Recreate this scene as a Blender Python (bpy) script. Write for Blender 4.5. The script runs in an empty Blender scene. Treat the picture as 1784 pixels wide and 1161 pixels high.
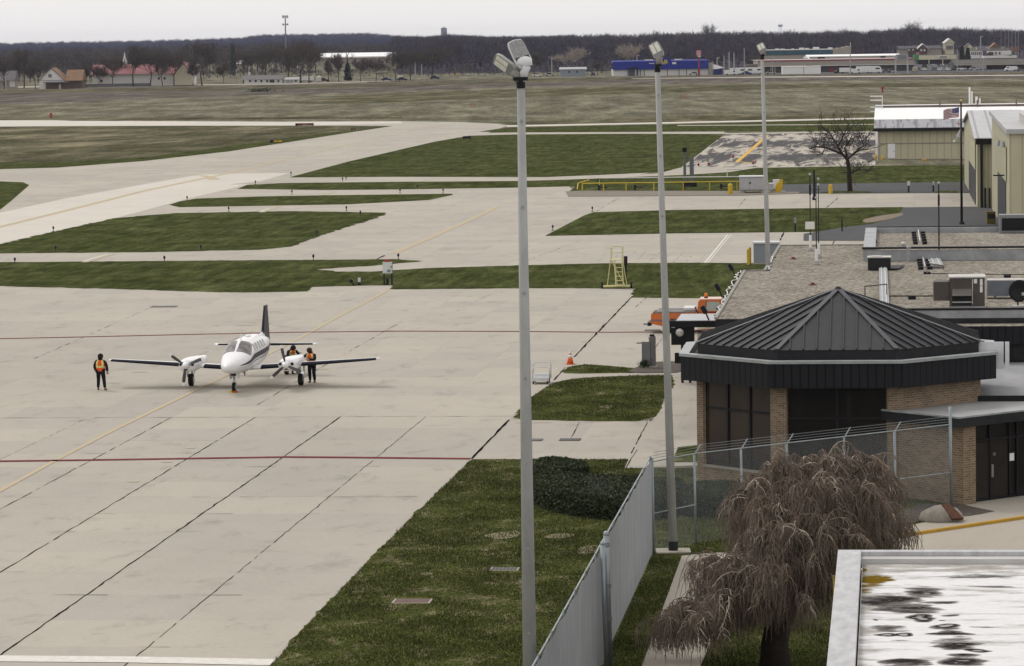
import bpy, math, random
import numpy as np
from mathutils import Vector, Matrix
from mathutils.geometry import tessellate_polygon
PI = math.pi
sc = bpy.context.scene
COL = sc.collection
# ------------------------------------------------------------------ camera
F, H, PITCH, ROLL = 6180.0, 16.59, math.radians(4.740), math.radians(0.85)
W0, H0 = 1784.0, 1161.0
cam = bpy.data.cameras.new('camera'); camo = bpy.data.objects.new('camera', cam); COL.objects.link(camo)
cam.sensor_fit = 'HORIZONTAL'; cam.sensor_width = 36.0; cam.lens = F / W0 * 36.0
cam.clip_start = 1.0; cam.clip_end = 30000
camo.matrix_world = (Matrix.Translation((0, 0, H)) @ Matrix.Rotation(PI/2 - PITCH, 4, 'X') @ Matrix.Rotation(-ROLL, 4, 'Z'))
sc.camera = camo
# ------------------------------------------------------------------ sky, sun, exposure (flat overcast daylight)
SUN_EL, SUN_AZ = math.radians(48), math.radians(-35)
w = bpy.data.worlds.new("World"); sc.world = w; w.use_nodes = True
nt = w.node_tree; nt.nodes.clear()
wo = nt.nodes.new('ShaderNodeOutputWorld'); bg = nt.nodes.new('ShaderNodeBackground')
sky = nt.nodes.new('ShaderNodeTexSky'); sky.sky_type = 'NISHITA'; sky.sun_disc = False
sky.sun_elevation = SUN_EL; sky.sun_rotation = SUN_AZ; sky.dust_density = 3.0; sky.air_density = 1.0; sky.ozone_density = 1.0
hs = nt.nodes.new('ShaderNodeHueSaturation'); hs.inputs['Saturation'].default_value = 0.05
tc = nt.nodes.new('ShaderNodeTexCoord'); cn = nt.nodes.new('ShaderNodeTexNoise')
cn.inputs['Scale'].default_value = 1.6; cn.inputs['Detail'].default_value = 5
mpw = nt.nodes.new('ShaderNodeMapping'); mpw.inputs['Scale'].default_value = (1, 1, 4)
cr_ = nt.nodes.new('ShaderNodeValToRGB')
cr_.color_ramp.elements[0].position = .3; cr_.color_ramp.elements[0].color = (.93, .91, .92, 1)
cr_.color_ramp.elements[1].position = .7; cr_.color_ramp.elements[1].color = (1.0, .985, .965, 1)
mxw = nt.nodes.new('ShaderNodeMixRGB'); mxw.blend_type = 'MULTIPLY'; mxw.inputs[0].default_value = 1
nt.links.new(tc.outputs['Generated'], mpw.inputs[0]); nt.links.new(mpw.outputs[0], cn.inputs['Vector'])
cl = nt.nodes.new('ShaderNodeMixRGB'); cl.inputs[0].default_value = .82; cl.inputs[2].default_value = (7.0, 6.95, 6.9, 1)   # closed cloud deck over the clear sky
nt.links.new(cn.outputs['Fac'], cr_.inputs[0]); nt.links.new(sky.outputs[0], hs.inputs['Color'])
nt.links.new(hs.outputs[0], cl.inputs[1]); nt.links.new(cl.outputs[0], mxw.inputs[1]); nt.links.new(cr_.outputs[0], mxw.inputs[2])
nt.links.new(mxw.outputs[0], bg.inputs[0]); nt.links.new(bg.outputs[0], wo.inputs[0])
bg.inputs[1].default_value = 0.125
sun = bpy.data.lights.new('sun', 'SUN'); suno = bpy.data.objects.new('sun', sun); COL.objects.link(suno)
sun.energy = 1.1; sun.angle = math.radians(16); sun.color = (1.0, .96, .9)
sdir = Vector((math.sin(SUN_AZ)*math.cos(SUN_EL), math.cos(SUN_AZ)*math.cos(SUN_EL), math.sin(SUN_EL)))
suno.rotation_euler = sdir.to_track_quat('Z', 'Y').to_euler(); suno.location = (0, 0, 60)
sc.view_settings.view_transform = 'Standard'; sc.view_settings.look = 'None'
sc.view_settings.gamma = 1; sc.view_settings.exposure = 0.24; sc.view_settings.use_curve_mapping = False
# ------------------------------------------------------------------ geometry of the place
CXp, CYp = W0/2, H0/2
_c, _s, _cr, _sr = math.cos(PITCH), math.sin(PITCH), math.cos(ROLL), math.sin(ROLL)
def ray(px, py):
    x, y = px-CXp, py-CYp
    u = (x*_cr - y*_sr)/F; v = (x*_sr + y*_cr)/F
    return Vector((u, _c - v*_s, -_s - v*_c))
def G(px, py, z=0.0):                      # surveyed point of the photograph on the level z
    d = ray(px, py); k = (z-H)/d.z
    return Vector((d.x*k, d.y*k, z))
def D(px, py, Y):                          # surveyed point at the forward distance Y
    d = ray(px, py); k = Y/d.y
    return Vector((d.x*k, Y, H + d.z*k))
def ZAT(py, px, Y): return D(px, py, Y).z
GR = 0.1067                                # heading of the airfield's grid
EX = Vector((math.cos(GR), -math.sin(GR), 0)); EY = Vector((math.sin(GR), math.cos(GR), 0))
class Frame:                               # a local frame on the ground
    def __init__(s, o, rz=-GR):
        s.o = Vector((o[0], o[1], 0)); s.rz = rz
        s.ex = Vector((math.cos(rz), math.sin(rz), 0)); s.ey = Vector((-math.sin(rz), math.cos(rz), 0))
    def loc(s, p):
        q = Vector(p) - s.o
        return Vector((q.dot(s.ex), q.dot(s.ey), q.z))
    def g(s, px, py, z=0): return s.loc(G(px, py, z))
    def w(s, x, y, z=0): return s.o + s.ex*x + s.ey*y + Vector((0, 0, z))
# ------------------------------------------------------------------ materials
MATS = {}
def newmat(name):
    m = bpy.data.materials.new(name); m.use_nodes = True; MATS[name] = m
    return m, m.node_tree, m.node_tree.nodes['Principled BSDF']
def c4(c): return (c[0], c[1], c[2], 1)
def noise(nt, scale, detail=4, rough=.55, coord='Object', stretch=None, dist=0):
    t = nt.nodes.new('ShaderNodeTexCoord'); n = nt.nodes.new('ShaderNodeTexNoise')
    n.inputs['Scale'].default_value = scale; n.inputs['Detail'].default_value = detail
    n.inputs['Roughness'].default_value = rough; n.inputs['Distortion'].default_value = dist
    if stretch:
        mp = nt.nodes.new('ShaderNodeMapping'); mp.inputs['Scale'].default_value = stretch
        nt.links.new(t.outputs[coord], mp.inputs[0]); nt.links.new(mp.outputs[0], n.inputs['Vector'])
    else: nt.links.new(t.outputs[coord], n.inputs['Vector'])
    return n.outputs['Fac']
def ramp(nt, src, stops):
    r = nt.nodes.new('ShaderNodeValToRGB'); e = r.color_ramp.elements
    while len(e) < len(stops): e.new(.5)
    for i, (p, c) in enumerate(stops):
        e[i].position = p; e[i].color = c4(c) if hasattr(c, '__len__') else (c, c, c, 1)
    nt.links.new(src, r.inputs[0]); return r.outputs[0]
def mixc(nt, fac, a, b, mode='MIX'):
    m = nt.nodes.new('ShaderNodeMixRGB'); m.blend_type = mode
    for i, v in ((0, fac), (1, a), (2, b)):
        if isinstance(v, (int, float)): m.inputs[i].default_value = v if i == 0 else (v, v, v, 1)
        elif isinstance(v, tuple): m.inputs[i].default_value = c4(v)
        else: nt.links.new(v, m.inputs[i])
    return m.outputs[0]
def bump(nt, b, h, strength=.3, dist=.02):
    n = nt.nodes.new('ShaderNodeBump'); n.inputs['Strength'].default_value = strength; n.inputs['Distance'].default_value = dist
    nt.links.new(h, n.inputs['Height']); nt.links.new(n.outputs[0], b.inputs['Normal'])
def M(name, col, rough=.6, metal=0., var=.12, vs=2., bmp=0., bs=30., col2=None, spec=.2, stretch=None, alpha=1, emit=None):
    if name in MATS: return MATS[name]
    m, nt, b = newmat(name)
    b.inputs['Roughness'].default_value = rough; b.inputs['Metallic'].default_value = metal
    b.inputs['Specular IOR Level'].default_value = spec
    c2 = col2 or tuple(x*(1-var*1.6) for x in col)
    f = noise(nt, vs, 5, .6, stretch=stretch)
    nt.links.new(ramp(nt, f, [(.3, col), (.72, c2)]), b.inputs['Base Color'])
    if bmp: bump(nt, b, noise(nt, bs, 4), bmp)
    if emit:
        b.inputs['Emission Color'].default_value = c4(col); b.inputs['Emission Strength'].default_value = emit
    return m
def stripes(nt, period, duty=.12, coord='UV', axis=0, off=0.):
    t = nt.nodes.new('ShaderNodeTexCoord'); s = nt.nodes.new('ShaderNodeSeparateXYZ'); nt.links.new(t.outputs[coord], s.inputs[0])
    a = nt.nodes.new('ShaderNodeMath'); a.operation = 'MULTIPLY_ADD'; a.inputs[1].default_value = 1/period; a.inputs[2].default_value = off
    nt.links.new(s.outputs[axis], a.inputs[0])
    fr = nt.nodes.new('ShaderNodeMath'); fr.operation = 'FRACT'; nt.links.new(a.outputs[0], fr.inputs[0])
    return fr.outputs[0]
def M_ribbed(name, col, dark, period, rough=.45, metal=0, streak=None, bs=.5):
    m, nt, b = newmat(name); b.inputs['Roughness'].default_value = rough; b.inputs['Metallic'].default_value = metal; b.inputs['Specular IOR Level'].default_value = .12
    f = stripes(nt, period)
    line = ramp(nt, f, [(0, 1.), (.1, 1.), (.2, 0.), (1, 0.)])
    base = ramp(nt, noise(nt, .8, 5, stretch=(1, 1, .25)), [(.3, col), (.75, tuple(x*.84 for x in col))])
    if streak:
        s = ramp(nt, noise(nt, 1.1, 6, .7, coord='UV', stretch=(1.6, .25, 1)), [(.52, 0.), (.62, 1.)])
        base = mixc(nt, s, base, streak)
    nt.links.new(mixc(nt, line, base, dark), b.inputs['Base Color'])
    bump(nt, b, f, bs, .03); return m
def M_brick(name):
    m, nt, b = newmat(name); b.inputs['Roughness'].default_value = .85; b.inputs['Specular IOR Level'].default_value = .05
    t = nt.nodes.new('ShaderNodeTexCoord'); k = nt.nodes.new('ShaderNodeTexBrick')
    k.inputs['Scale'].default_value = 1; k.inputs['Brick Width'].default_value = .23; k.inputs['Row Height'].default_value = .082
    k.inputs['Mortar Size'].default_value = .011; k.inputs['Mortar Smooth'].default_value = .2
    k.inputs['Color1'].default_value = (.27, .195, .130, 1); k.inputs['Color2'].default_value = (.15, .103, .068, 1)
    k.inputs['Mortar'].default_value = (.33, .28, .21, 1); k.inputs['Bias'].default_value = -.1
    nt.links.new(t.outputs['UV'], k.inputs['Vector'])
    g = ramp(nt, noise(nt, 1.2, 5), [(.3, .8), (.7, 1.05)])
    nt.links.new(mixc(nt, 1., k.outputs['Color'], g, 'MULTIPLY'), b.inputs['Base Color'])
    bump(nt, b, k.outputs['Fac'], -.4, .01); return m
# ------------------------------------------------------------------ mesh builder
class MB:
    def __init__(s): s.v = []; s.f = []; s.m = []; s.X = None
    def at(s, mat): s.X = mat; return s
    def add(s, vs, fs, mi=0):
        n = len(s.v)
        for p in vs:
            p = Vector(p)
            if s.X is not None: p = s.X @ p
            s.v.append(p)
        for f in fs: s.f.append([n+i for i in f]); s.m.append(mi)
        return s
    def box(s, x0, x1, y0, y1, z0, z1, mi=0):
        if x0 > x1: x0, x1 = x1, x0
        if y0 > y1: y0, y1 = y1, y0
        if z0 > z1: z0, z1 = z1, z0
        return s.add([(x0,y0,z0),(x1,y0,z0),(x1,y1,z0),(x0,y1,z0),(x0,y0,z1),(x1,y0,z1),(x1,y1,z1),(x0,y1,z1)],
                     [(0,3,2,1),(4,5,6,7),(0,1,5,4),(1,2,6,5),(2,3,7,6),(3,0,4,7)], mi)
    def bar(s, a, b, wd, ht, mi=0):         # rectangular bar a->b
        a, b = Vector(a), Vector(b); d = (b-a).normalized()
        u = Vector((0, 0, 1)) if abs(d.z) < .95 else Vector((0, 1, 0))
        r = d.cross(u).normalized(); u = r.cross(d)
        r *= wd/2; u *= ht/2
        return s.add([a-r-u, a+r-u, a+r+u, a-r+u, b-r-u, b+r-u, b+r+u, b-r+u],
                     [(0,1,2,3),(7,6,5,4),(1,0,4,5),(2,1,5,6),(3,2,6,7),(0,3,7,4)], mi)
    def cyl(s, a, b, r0, r1=None, n=10, mi=0, caps=True):
        return s.tube([a, b], [r0, r0 if r1 is None else r1], n, mi, caps)
    def tube(s, pts, r, n=8, mi=0, caps=True):
        pts = [Vector(p) for p in pts]
        if not hasattr(r, '__len__'): r = [r]*len(pts)
        vs = []; fs = []; pr = None
        for i, p in enumerate(pts):
            d = (pts[min(i+1, len(pts)-1)] - pts[max(i-1, 0)]).normalized()
            if pr is None:
                u = Vector((0, 0, 1)) if abs(d.z) < .9 else Vector((1, 0, 0))
                pr = d.cross(u).normalized()
            pr = (pr - d*pr.dot(d)).normalized(); q = d.cross(pr)
            for k in range(n):
                a = 2*PI*k/n; vs.append(p + (pr*math.cos(a) + q*math.sin(a))*r[i])
        for i in range(len(pts)-1):
            for k in range(n):
                a, b = i*n+k, i*n+(k+1) % n
                fs.append((a, b, b+n, a+n))
        if caps: fs.append(tuple(range(n))[::-1]); fs.append(tuple((len(pts)-1)*n+k for k in range(n)))
        return s.add(vs, fs, mi)
    def prism(s, poly, z0, z1, mi=0, top=None, cap=True):
        n = len(poly); ar = sum(poly[i][0]*poly[(i+1) % n][1]-poly[(i+1) % n][0]*poly[i][1] for i in range(n))
        if ar < 0: poly = list(poly)[::-1]
        zz = z1 if hasattr(z1, '__len__') else [z1]*n
        if ar < 0 and hasattr(z1, '__len__'): zz = list(z1)[::-1]
        vs = [(p[0], p[1], z0) for p in poly] + [(p[0], p[1], zz[i]) for i, p in enumerate(poly)]
        s.add(vs, [(i, (i+1) % n, n+(i+1) % n, n+i) for i in range(n)], mi)
        if cap:
            tri = tessellate_polygon([[Vector((p[0], p[1], 0)) for p in poly]])
            t2 = [t if _ccw(poly, t) else (t[0], t[2], t[1]) for t in tri]
            s.add([(p[0], p[1], zz[i]) for i, p in enumerate(poly)], t2, mi if top is None else top)
            s.add([(p[0], p[1], z0) for p in poly], [t[::-1] for t in t2], mi)
        return s
    def loft(s, rings, mi=0, caps=True, close=True):
        n = len(rings[0]); vs = [p for r in rings for p in r]; fs = []
        for i in range(len(rings)-1):
            for k in range(n if close else n-1):
                a, b = i*n+k, i*n+(k+1) % n; fs.append((a, b, b+n, a+n))
        if caps: fs.append(tuple(range(n))[::-1]); fs.append(tuple((len(rings)-1)*n+k for k in range(n)))
        return s.add(vs, fs, mi)
    def lathe(s, prof, n=16, mi=0, axis='z', c=(0, 0, 0)):
        rings = []
        for r, z in prof:
            ring = []
            for k in range(n):
                a = 2*PI*k/n; x, y = r*math.cos(a), r*math.sin(a)
                p = (x, y, z) if axis == 'z' else ((z, x, y) if axis == 'x' else (y, z, x))
                ring.append((p[0]+c[0], p[1]+c[1], p[2]+c[2]))
            rings.append(ring)
        return s.loft(rings, mi)
    def ball(s, c, rx, ry=None, rz=None, n=12, mi=0):
        ry = rx if ry is None else ry; rz = rx if rz is None else rz
        rings = []
        for i in range(1, n//2+1):
            t = PI*(i-.5)/(n//2); rings.append([(c[0]+rx*math.sin(t)*math.cos(2*PI*k/n), c[1]+ry*math.sin(t)*math.sin(2*PI*k/n), c[2]-rz*math.cos(t)) for k in range(n)])
        return s.loft(rings, mi)
    def build(s, name, mats, parent=None, smooth=False, uv=False, loc=None, rz=0., bevel=0.):
        me = bpy.data.meshes.new(name); me.from_pydata([tuple(v) for v in s.v], [], s.f)
        if not isinstance(mats, (list, tuple)): mats = [mats]
        for m in mats: me.materials.append(m)
        if len(mats) > 1: me.polygons.foreach_set('material_index', s.m)
        if smooth: me.polygons.foreach_set('use_smooth', [True]*len(me.polygons))
        if uv:
            ul = me.uv_layers.new(name='UVMap'); me.update()
            for p in me.polygons:
                n = p.normal
                if abs(n.z) > .75: t = Vector((1, 0, 0)); up = Vector((0, 1, 0))
                else:
                    t = Vector((-n.y, n.x, 0)).normalized(); up = n.cross(t)
                    if up.z < 0: up = -up
                for li in p.loop_indices:
                    co = me.vertices[me.loops[li].vertex_index].co; ul.data[li].uv = (co.dot(t), co.dot(up))
        me.update(); o = bpy.data.objects.new(name, me); COL.objects.link(o)
        if parent: o.parent = parent
        if loc is not None: o.location = loc
        o.rotation_euler.z = rz
        if bevel:
            b = o.modifiers.new('bevel', 'BEVEL'); b.width = bevel; b.segments = 2; b.limit_method = 'ANGLE'
        return o
def _ccw(poly, t):
    a, b, c = (poly[i] for i in t)
    return (b[0]-a[0])*(c[1]-a[1])-(b[1]-a[1])*(c[0]-a[0]) > 0
def tag(o, label, cat, group=None, kind=None):
    o['label'] = label
    if cat: o['category'] = cat
    if group: o['group'] = group
    if kind: o['kind'] = kind
    return o
def thing(name, label, cat, loc=(0, 0, 0), rz=0., group=None):
    o = bpy.data.objects.new(name, None); COL.objects.link(o); o.location = loc; o.rotation_euler.z = rz
    o.empty_display_size = .2
    return tag(o, label, cat, group)
def fthing(name, label, cat, fr, group=None): return thing(name, label, cat, fr.o, fr.rz, group)
def dup(root, loc=None, rz=None, label=None, group=None, scale=None):
    def cp(o, parent):
        c = o.copy(); COL.objects.link(c)
        if parent: c.parent = parent
        for ch in kids(o): cp(ch, c)
        return c
    r = cp(root, None)
    if loc is not None: r.location = loc
    if rz is not None: r.rotation_euler.z = rz
    if label: r['label'] = label
    if group: r['group'] = group
    if scale: r.scale = scale
    return r
KIDS = {}
def kids(o): return [x for x in bpy.data.objects if x.parent == o]
def struct(name, mb, mat, z=0, **k):
    o = mb.build(name, mat, **k); o['kind'] = 'structure'; return o
def np_mesh(name, V, Q, mats, parent=None, mi=None, smooth=False, loc=None):
    me = bpy.data.meshes.new(name); nv, nf, k = len(V), len(Q), Q.shape[1]
    me.vertices.add(nv); me.vertices.foreach_set('co', V.astype(np.float32).ravel())
    me.loops.add(nf*k); me.loops.foreach_set('vertex_index', Q.astype(np.int32).ravel())
    me.polygons.add(nf); me.polygons.foreach_set('loop_start', np.arange(nf, dtype=np.int32)*k)
    me.polygons.foreach_set('loop_total', np.full(nf, k, np.int32))
    if not isinstance(mats, (list, tuple)): mats = [mats]
    for m in mats: me.materials.append(m)
    if mi is not None: me.polygons.foreach_set('material_index', mi.astype(np.int32))
    if smooth: me.polygons.foreach_set('use_smooth', np.ones(nf, bool))
    me.update(calc_edges=True); me.validate()
    o = bpy.data.objects.new(name, me); COL.objects.link(o)
    if parent: o.parent = parent
    if loc is not None: o.location = loc
    return o
def seg_tubes(S, n=3):                     # S: (N,8) p0 p1 r0 r1 -> verts, quads
    S = np.asarray(S, float); p0, p1 = S[:, :3], S[:, 3:6]; d = p1-p0
    d /= np.linalg.norm(d, axis=1)[:, None]+1e-9
    u = np.where(np.abs(d[:, 2:3]) < .9, np.array([[0, 0, 1.]]), np.array([[1., 0, 0]]))
    r = np.cross(d, u); r /= np.linalg.norm(r, axis=1)[:, None]; q = np.cross(d, r)
    a = 2*np.pi*np.arange(n)/n
    ring = r[:, None]*np.cos(a)[None, :, None] + q[:, None]*np.sin(a)[None, :, None]
    V = np.concatenate([p0[:, None]+ring*S[:, 6][:, None, None], p1[:, None]+ring*S[:, 7][:, None, None]], 1).reshape(-1, 3)
    b = np.arange(len(S))[:, None]*2*n; k = np.arange(n)[None]; k2 = (k+1) % n
    Q = np.stack([b+k, b+k2, b+n+k2, b+n+k], 2).reshape(-1, 4)
    return V, Q
# ================================================================== GROUND
RG = random.Random(5)
def m_grass(name, lo, mid, hi, dry, drypos=.62, big=.05, far=False):
    m, nt, b = newmat(name); b.inputs['Roughness'].default_value = .95; b.inputs['Specular IOR Level'].default_value = 0
    n1 = noise(nt, big*8, 6, .65); n2 = noise(nt, 9 if not far else 1.2, 8, .8); n3 = noise(nt, big, 6, .7, dist=.6)
    base = ramp(nt, n1, [(.33, lo), (.5, mid), (.7, hi)])
    fine = ramp(nt, n2, [(.36, .35), (.5, .95), (.64, 1.75)])
    n5 = noise(nt, .9 if not far else .12, 8, .82, stretch=(1, .55 if 'near' in name else .13, 1)); strk = ramp(nt, n5, [(.34, .55), (.5, .95), (.66, 1.4)] if 'near' in name else [(.33, .42), (.5, .95), (.66, 1.7)])
    c = mixc(nt, 1., mixc(nt, 1., base, fine, 'MULTIPLY'), strk, 'MULTIPLY')
    # dry straw blotches, gathered where the turf is thin
    n4 = noise(nt, 1.1 if not far else .05, 7, .75, dist=.4, stretch=(1, .6, 1))
    ad = nt.nodes.new('ShaderNodeMath'); ad.operation = 'MULTIPLY_ADD'; ad.inputs[1].default_value = .5
    nt.links.new(n3, ad.inputs[0]); nt.links.new(n4, ad.inputs[2])
    f = ramp(nt, ad.outputs[0], [(drypos+.14, 0.), (drypos+.28, .85)])
    drc = mixc(nt, 1., dry, strk, 'MULTIPLY')
    nt.links.new(mixc(nt, f, c, drc), b.inputs['Base Color'])
    bump(nt, b, n2, .6, .05); return m
mg_near = m_grass('near_lawn_turf', (.040, .050, .012), (.062, .074, .019), (.094, .104, .032), (.23, .20, .12), .63)
mg_mid = m_grass('mown_turf', (.040, .049, .016), (.058, .067, .024), (.086, .092, .038), (.13, .115, .06), .70, .02)
mg_far = m_grass('far_turf', (.060, .062, .032), (.092, .088, .052), (.125, .112, .076), (.19, .165, .11), .60, .006, True)
mg_tan = m_grass('dormant_grass', (.115, .112, .075), (.160, .150, .108), (.205, .190, .145), (.10, .10, .055), .66, .004, True)
mg_brown = m_grass('fallow_field', (.088, .078, .070), (.125, .108, .096), (.155, .135, .115), (.10, .10, .055), .66, .004, True)
def m_conc(name, c1, c2, grid=True, tint=.06, stain=.86):
    m, nt, b = newmat(name); b.inputs['Roughness'].default_value = .88; b.inputs['Specular IOR Level'].default_value = .05
    n1 = noise(nt, .05, 6, .65, stretch=(1, .45, 1)); n2 = noise(nt, 6, 8, .8); n3 = noise(nt, .7, 7, .7, dist=.3, stretch=(1, .5, 1))
    c = ramp(nt, n1, [(.32, c1), (.7, c2)])
    c = mixc(nt, 1., c, ramp(nt, n3, [(.26, stain), (.44, .985), (.7, 1.03)]), 'MULTIPLY')
    c = mixc(nt, 1., c, ramp(nt, n2, [(.3, .9), (.7, 1.07)]), 'MULTIPLY')
    if grid:
        t = nt.nodes.new('ShaderNodeTexCoord'); k = nt.nodes.new('ShaderNodeTexBrick'); k.offset = 0
        k.inputs['Scale'].default_value = 1; k.inputs['Brick Width'].default_value = 3.81; k.inputs['Row Height'].default_value = 4.572
        k.inputs['Mortar Size'].default_value = .014; k.inputs['Mortar Smooth'].default_value = .5
        k.inputs['Color1'].default_value = (1, 1, 1, 1); k.inputs['Color2'].default_value = (1-tint, 1-tint, 1-tint*.7, 1)
        k.inputs['Mortar'].default_value = (.8, .79, .77, 1)
        nt.links.new(t.outputs['Object'], k.inputs['Vector']); c = mixc(nt, 1., c, k.outputs['Color'], 'MULTIPLY')
    nt.links.new(c, b.inputs['Base Color']); bump(nt, b, n2, .15, .01); return m
mc_apron = m_conc('apron_concrete', (.460, .424, .360), (.392, .362, .308), True, .10, .72)
mc_new = m_conc('new_concrete', (.60, .565, .50), (.535, .50, .44), True, .03, .93)
mc_walk = m_conc('walkway_concrete', (.44, .40, .34), (.36, .33, .28), False, .05, .8)
m_asph = m_conc('asphalt', (.075, .077, .083), (.10, .10, .104), False, .04, .85)
m_gravel = M('pea_gravel', (.25, .22, .18), .95, col2=(.14, .12, .10), vs=14, bmp=.5, bs=40)
m_joint = M('joint_sealant', (.014, .012, .012), .9, var=.3, spec=0)
m_yel = M('yellow_line_paint', (.58, .36, .07), .75, col2=(.46, .36, .20), vs=3)
m_yelfaint = M('worn_yellow_paint', (.52, .42, .22), .8, col2=(.42, .38, .30), vs=3)
def fadepaint(name, c, under=(.43, .395, .335), lo=.30, hi=.56, sc_=3.5):
    m, nt, b = newmat(name); b.inputs['Roughness'].default_value = .8; b.inputs['Specular IOR Level'].default_value = 0
    nt.links.new(mixc(nt, ramp(nt, noise(nt, sc_, 7, .8), [(lo, 0.), (hi, 1.)]), c, under), b.inputs['Base Color']); return m
m_yel = fadepaint('faded_yellow_paint', (.60, .42, .14)); m_yelfaint = fadepaint('very_faded_paint', (.56, .43, .22), lo=.35, hi=.5); m_yel2 = m_yel
m_red = M('maroon_line_paint', (.14, .030, .036), .75, col2=(.20, .07, .07), vs=2, spec=0)
m_white = M('white_line_paint', (.72, .69, .64), .75, col2=(.56, .53, .48), vs=4)
# terrain: ground sheet reaching the horizon
g = MB(); g.add([(-6400, -300, 0), (6400, -300, 0), (6400, 9200, 0), (-6400, 9200, 0)], [(0, 1, 2, 3)])
o = struct('terrain', g, mg_tan); o['label'] = 'dormant tan grass of the airfield reaching to the horizon'
GX0 = Vector((-7.648, 156.38, 0)); GRD = Frame(GX0)
def smooth_poly(P, n=2):
    return P
def rag(P, step, amp, rnd=RG):             # ragged turf edge
    out = []
    for i in range(len(P)):
        a, b = P[i], P[(i+1) % len(P)]; L = math.hypot(b[0]-a[0], b[1]-a[1])
        k = max(1, min(200, int(L/step))); nx, ny = (-(b[1]-a[1])/(L+1e-9), (b[0]-a[0])/(L+1e-9)); e = 0
        for j in range(k):
            t = j/k
            if j: e = e*.4 + rnd.gauss(0, amp)
            else: e = 0
            out.append((a[0]+(b[0]-a[0])*t+nx*e, a[1]+(b[1]-a[1])*t+ny*e))
    return out
def sheet(name, pts, mat, z, label=None, kind='structure', ragged=0, cat=None, smooth=0):
    P = [GRD.g(x, y) for x, y in pts]; P = [(p.x, p.y) for p in P]
    for _ in range(smooth):
        Q = []
        for i in range(len(P)):
            a, b = P[i], P[(i+1) % len(P)]
            Q += [(a[0]*.8+b[0]*.2, a[1]*.8+b[1]*.2), (a[0]*.2+b[0]*.8, a[1]*.2+b[1]*.8)]
        P = Q
    if ragged: P = rag(P, .35, ragged)
    mb = MB(); tri = tessellate_polygon([[Vector((p[0], p[1], 0)) for p in P]])
    mb.add([(p[0], p[1], z) for p in P], [t if _ccw(P, t) else (t[0], t[2], t[1]) for t in tri])
    o = mb.build(name, mat, loc=GX0, rz=-GR); o['kind'] = kind
    if label: o['label'] = label
    if cat: o['category'] = cat
    return o
# far fields (bands seen low across the picture)
sheet('field', [(-400, 160), (0, 156), (300, 151), (600, 147), (892, 138), (1200, 132), (1500, 128), (2200, 121), (2200, 134), (1500, 139), (1200, 146), (892, 152), (700, 160), (500, 165), (300, 171), (150, 177), (0, 183), (-400, 190)], mg_brown, .004, 'grey brown fallow field beyond the runway')
sheet('grass_verge', [(-400, 162), (0, 158), (300, 153), (600, 149), (900, 140), (1200, 134), (1400, 131), (1400, 133.2), (1200, 137), (900, 144), (600, 153.5), (300, 159), (0, 163), (-400, 168)], mg_far, .03, 'green verge strip across the fallow field')
sheet('far_grass_band', [(500, 183), (560, 171), (640, 163), (800, 159), (1100, 151), (1400, 147), (2200, 139), (2200, 152), (1500, 151), (1180, 160), (900, 170), (700, 178)], mg_far, .02, 'darker green swale in the far grass', smooth=1)
sheet('far_grass_band', [(-300, 206), (100, 207), (400, 205), (700, 204), (700, 207), (200, 210), (-300, 210)], mg_far, .02, 'dull green strip beyond the far taxiway edge')
sheet('far_grass_band', [(870, 214), (1180, 203), (1525, 197), (2100, 190), (2100, 206), (1525, 206), (1180, 213), (890, 219)], mg_far, .02, 'green strip bordering the thin far access road')
# concrete: apron + taxiways in one pour, turf islands on top
CONC = [(-500, 1500), (372, 1275), (420, 1215), (470, 1161), (645, 975), (740, 880), (822, 800.5), (1095, 801), (1088, 816.5), (1124, 815), (1215, 811), (1215, 560), (1330, 560), (1330, 455), (1760, 452), (1760, 330),
        (1419, 337), (1290, 338), (1005, 326), (1000, 333), (990, 324), (1183, 293), (1260, 290), (1262, 229), (1100, 229.5), (900, 231), (850, 232), (884, 219), (868, 216), (800, 213), (700, 211.5), (500, 212.5), (126, 211), (0, 207), (-400, 201), (-700, 600)]
sheet('apron', CONC, mc_apron, .004, 'pale concrete apron and taxiways with sealed joints')
sheet('taxiway', [(-400, 470), (0, 371), (120, 345), (300, 313), (345, 305), (420, 302.5), (504, 302), (440, 320), (330, 346), (200, 381), (101, 402), (0, 425), (-400, 540)], mc_new, .012, 'brighter concrete strip of the diagonal taxiway')
sheet('taxiway', [(-400, 196), (0, 207.5), (60, 208.5), (126, 211), (500, 212.5), (700, 212), (700, 215), (560, 219), (100, 220), (0, 221), (-400, 222)], mc_new, .012, 'bright far taxiway along the dormant grass')
sheet('service_road', [(-200, 152), (0, 151.5), (300, 148.2), (500, 146), (680, 141), (680, 142.5), (500, 147.5), (300, 149.8), (0, 153.5), (-200, 155)], mc_walk, .05, 'pale perimeter road in front of the white houses')
sheet('service_road', [(1100, 136.5), (1300, 134.4), (1500, 133), (2100, 128.5), (2100, 129.6), (1500, 134.4), (1300, 135.6), (1100, 137.6)], mc_new, .05, 'pale road line crossing the fallow field at right')
sheet('service_road', [(878, 219), (1180, 213), (1525, 205.5), (2100, 198), (2100, 200.5), (1525, 207.8), (1180, 215.5), (884, 221.5)], mc_new, .03, 'thin pale access road across the far grass')
sheet('service_road', [(1180, 218.5), (1530, 216.6), (1530, 217.8), (1180, 219.8)], mc_walk, .03, 'faint narrow path just before the far access road')
sheet('pavement', [(1262, 232.5), (1400, 230), (1525, 229), (1900, 226), (1900, 277), (1525, 277.5), (1525, 290), (1315, 293), (1187, 293.5)], mc_walk, .008, 'concrete pad beneath the worn dark asphalt bands')
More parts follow.
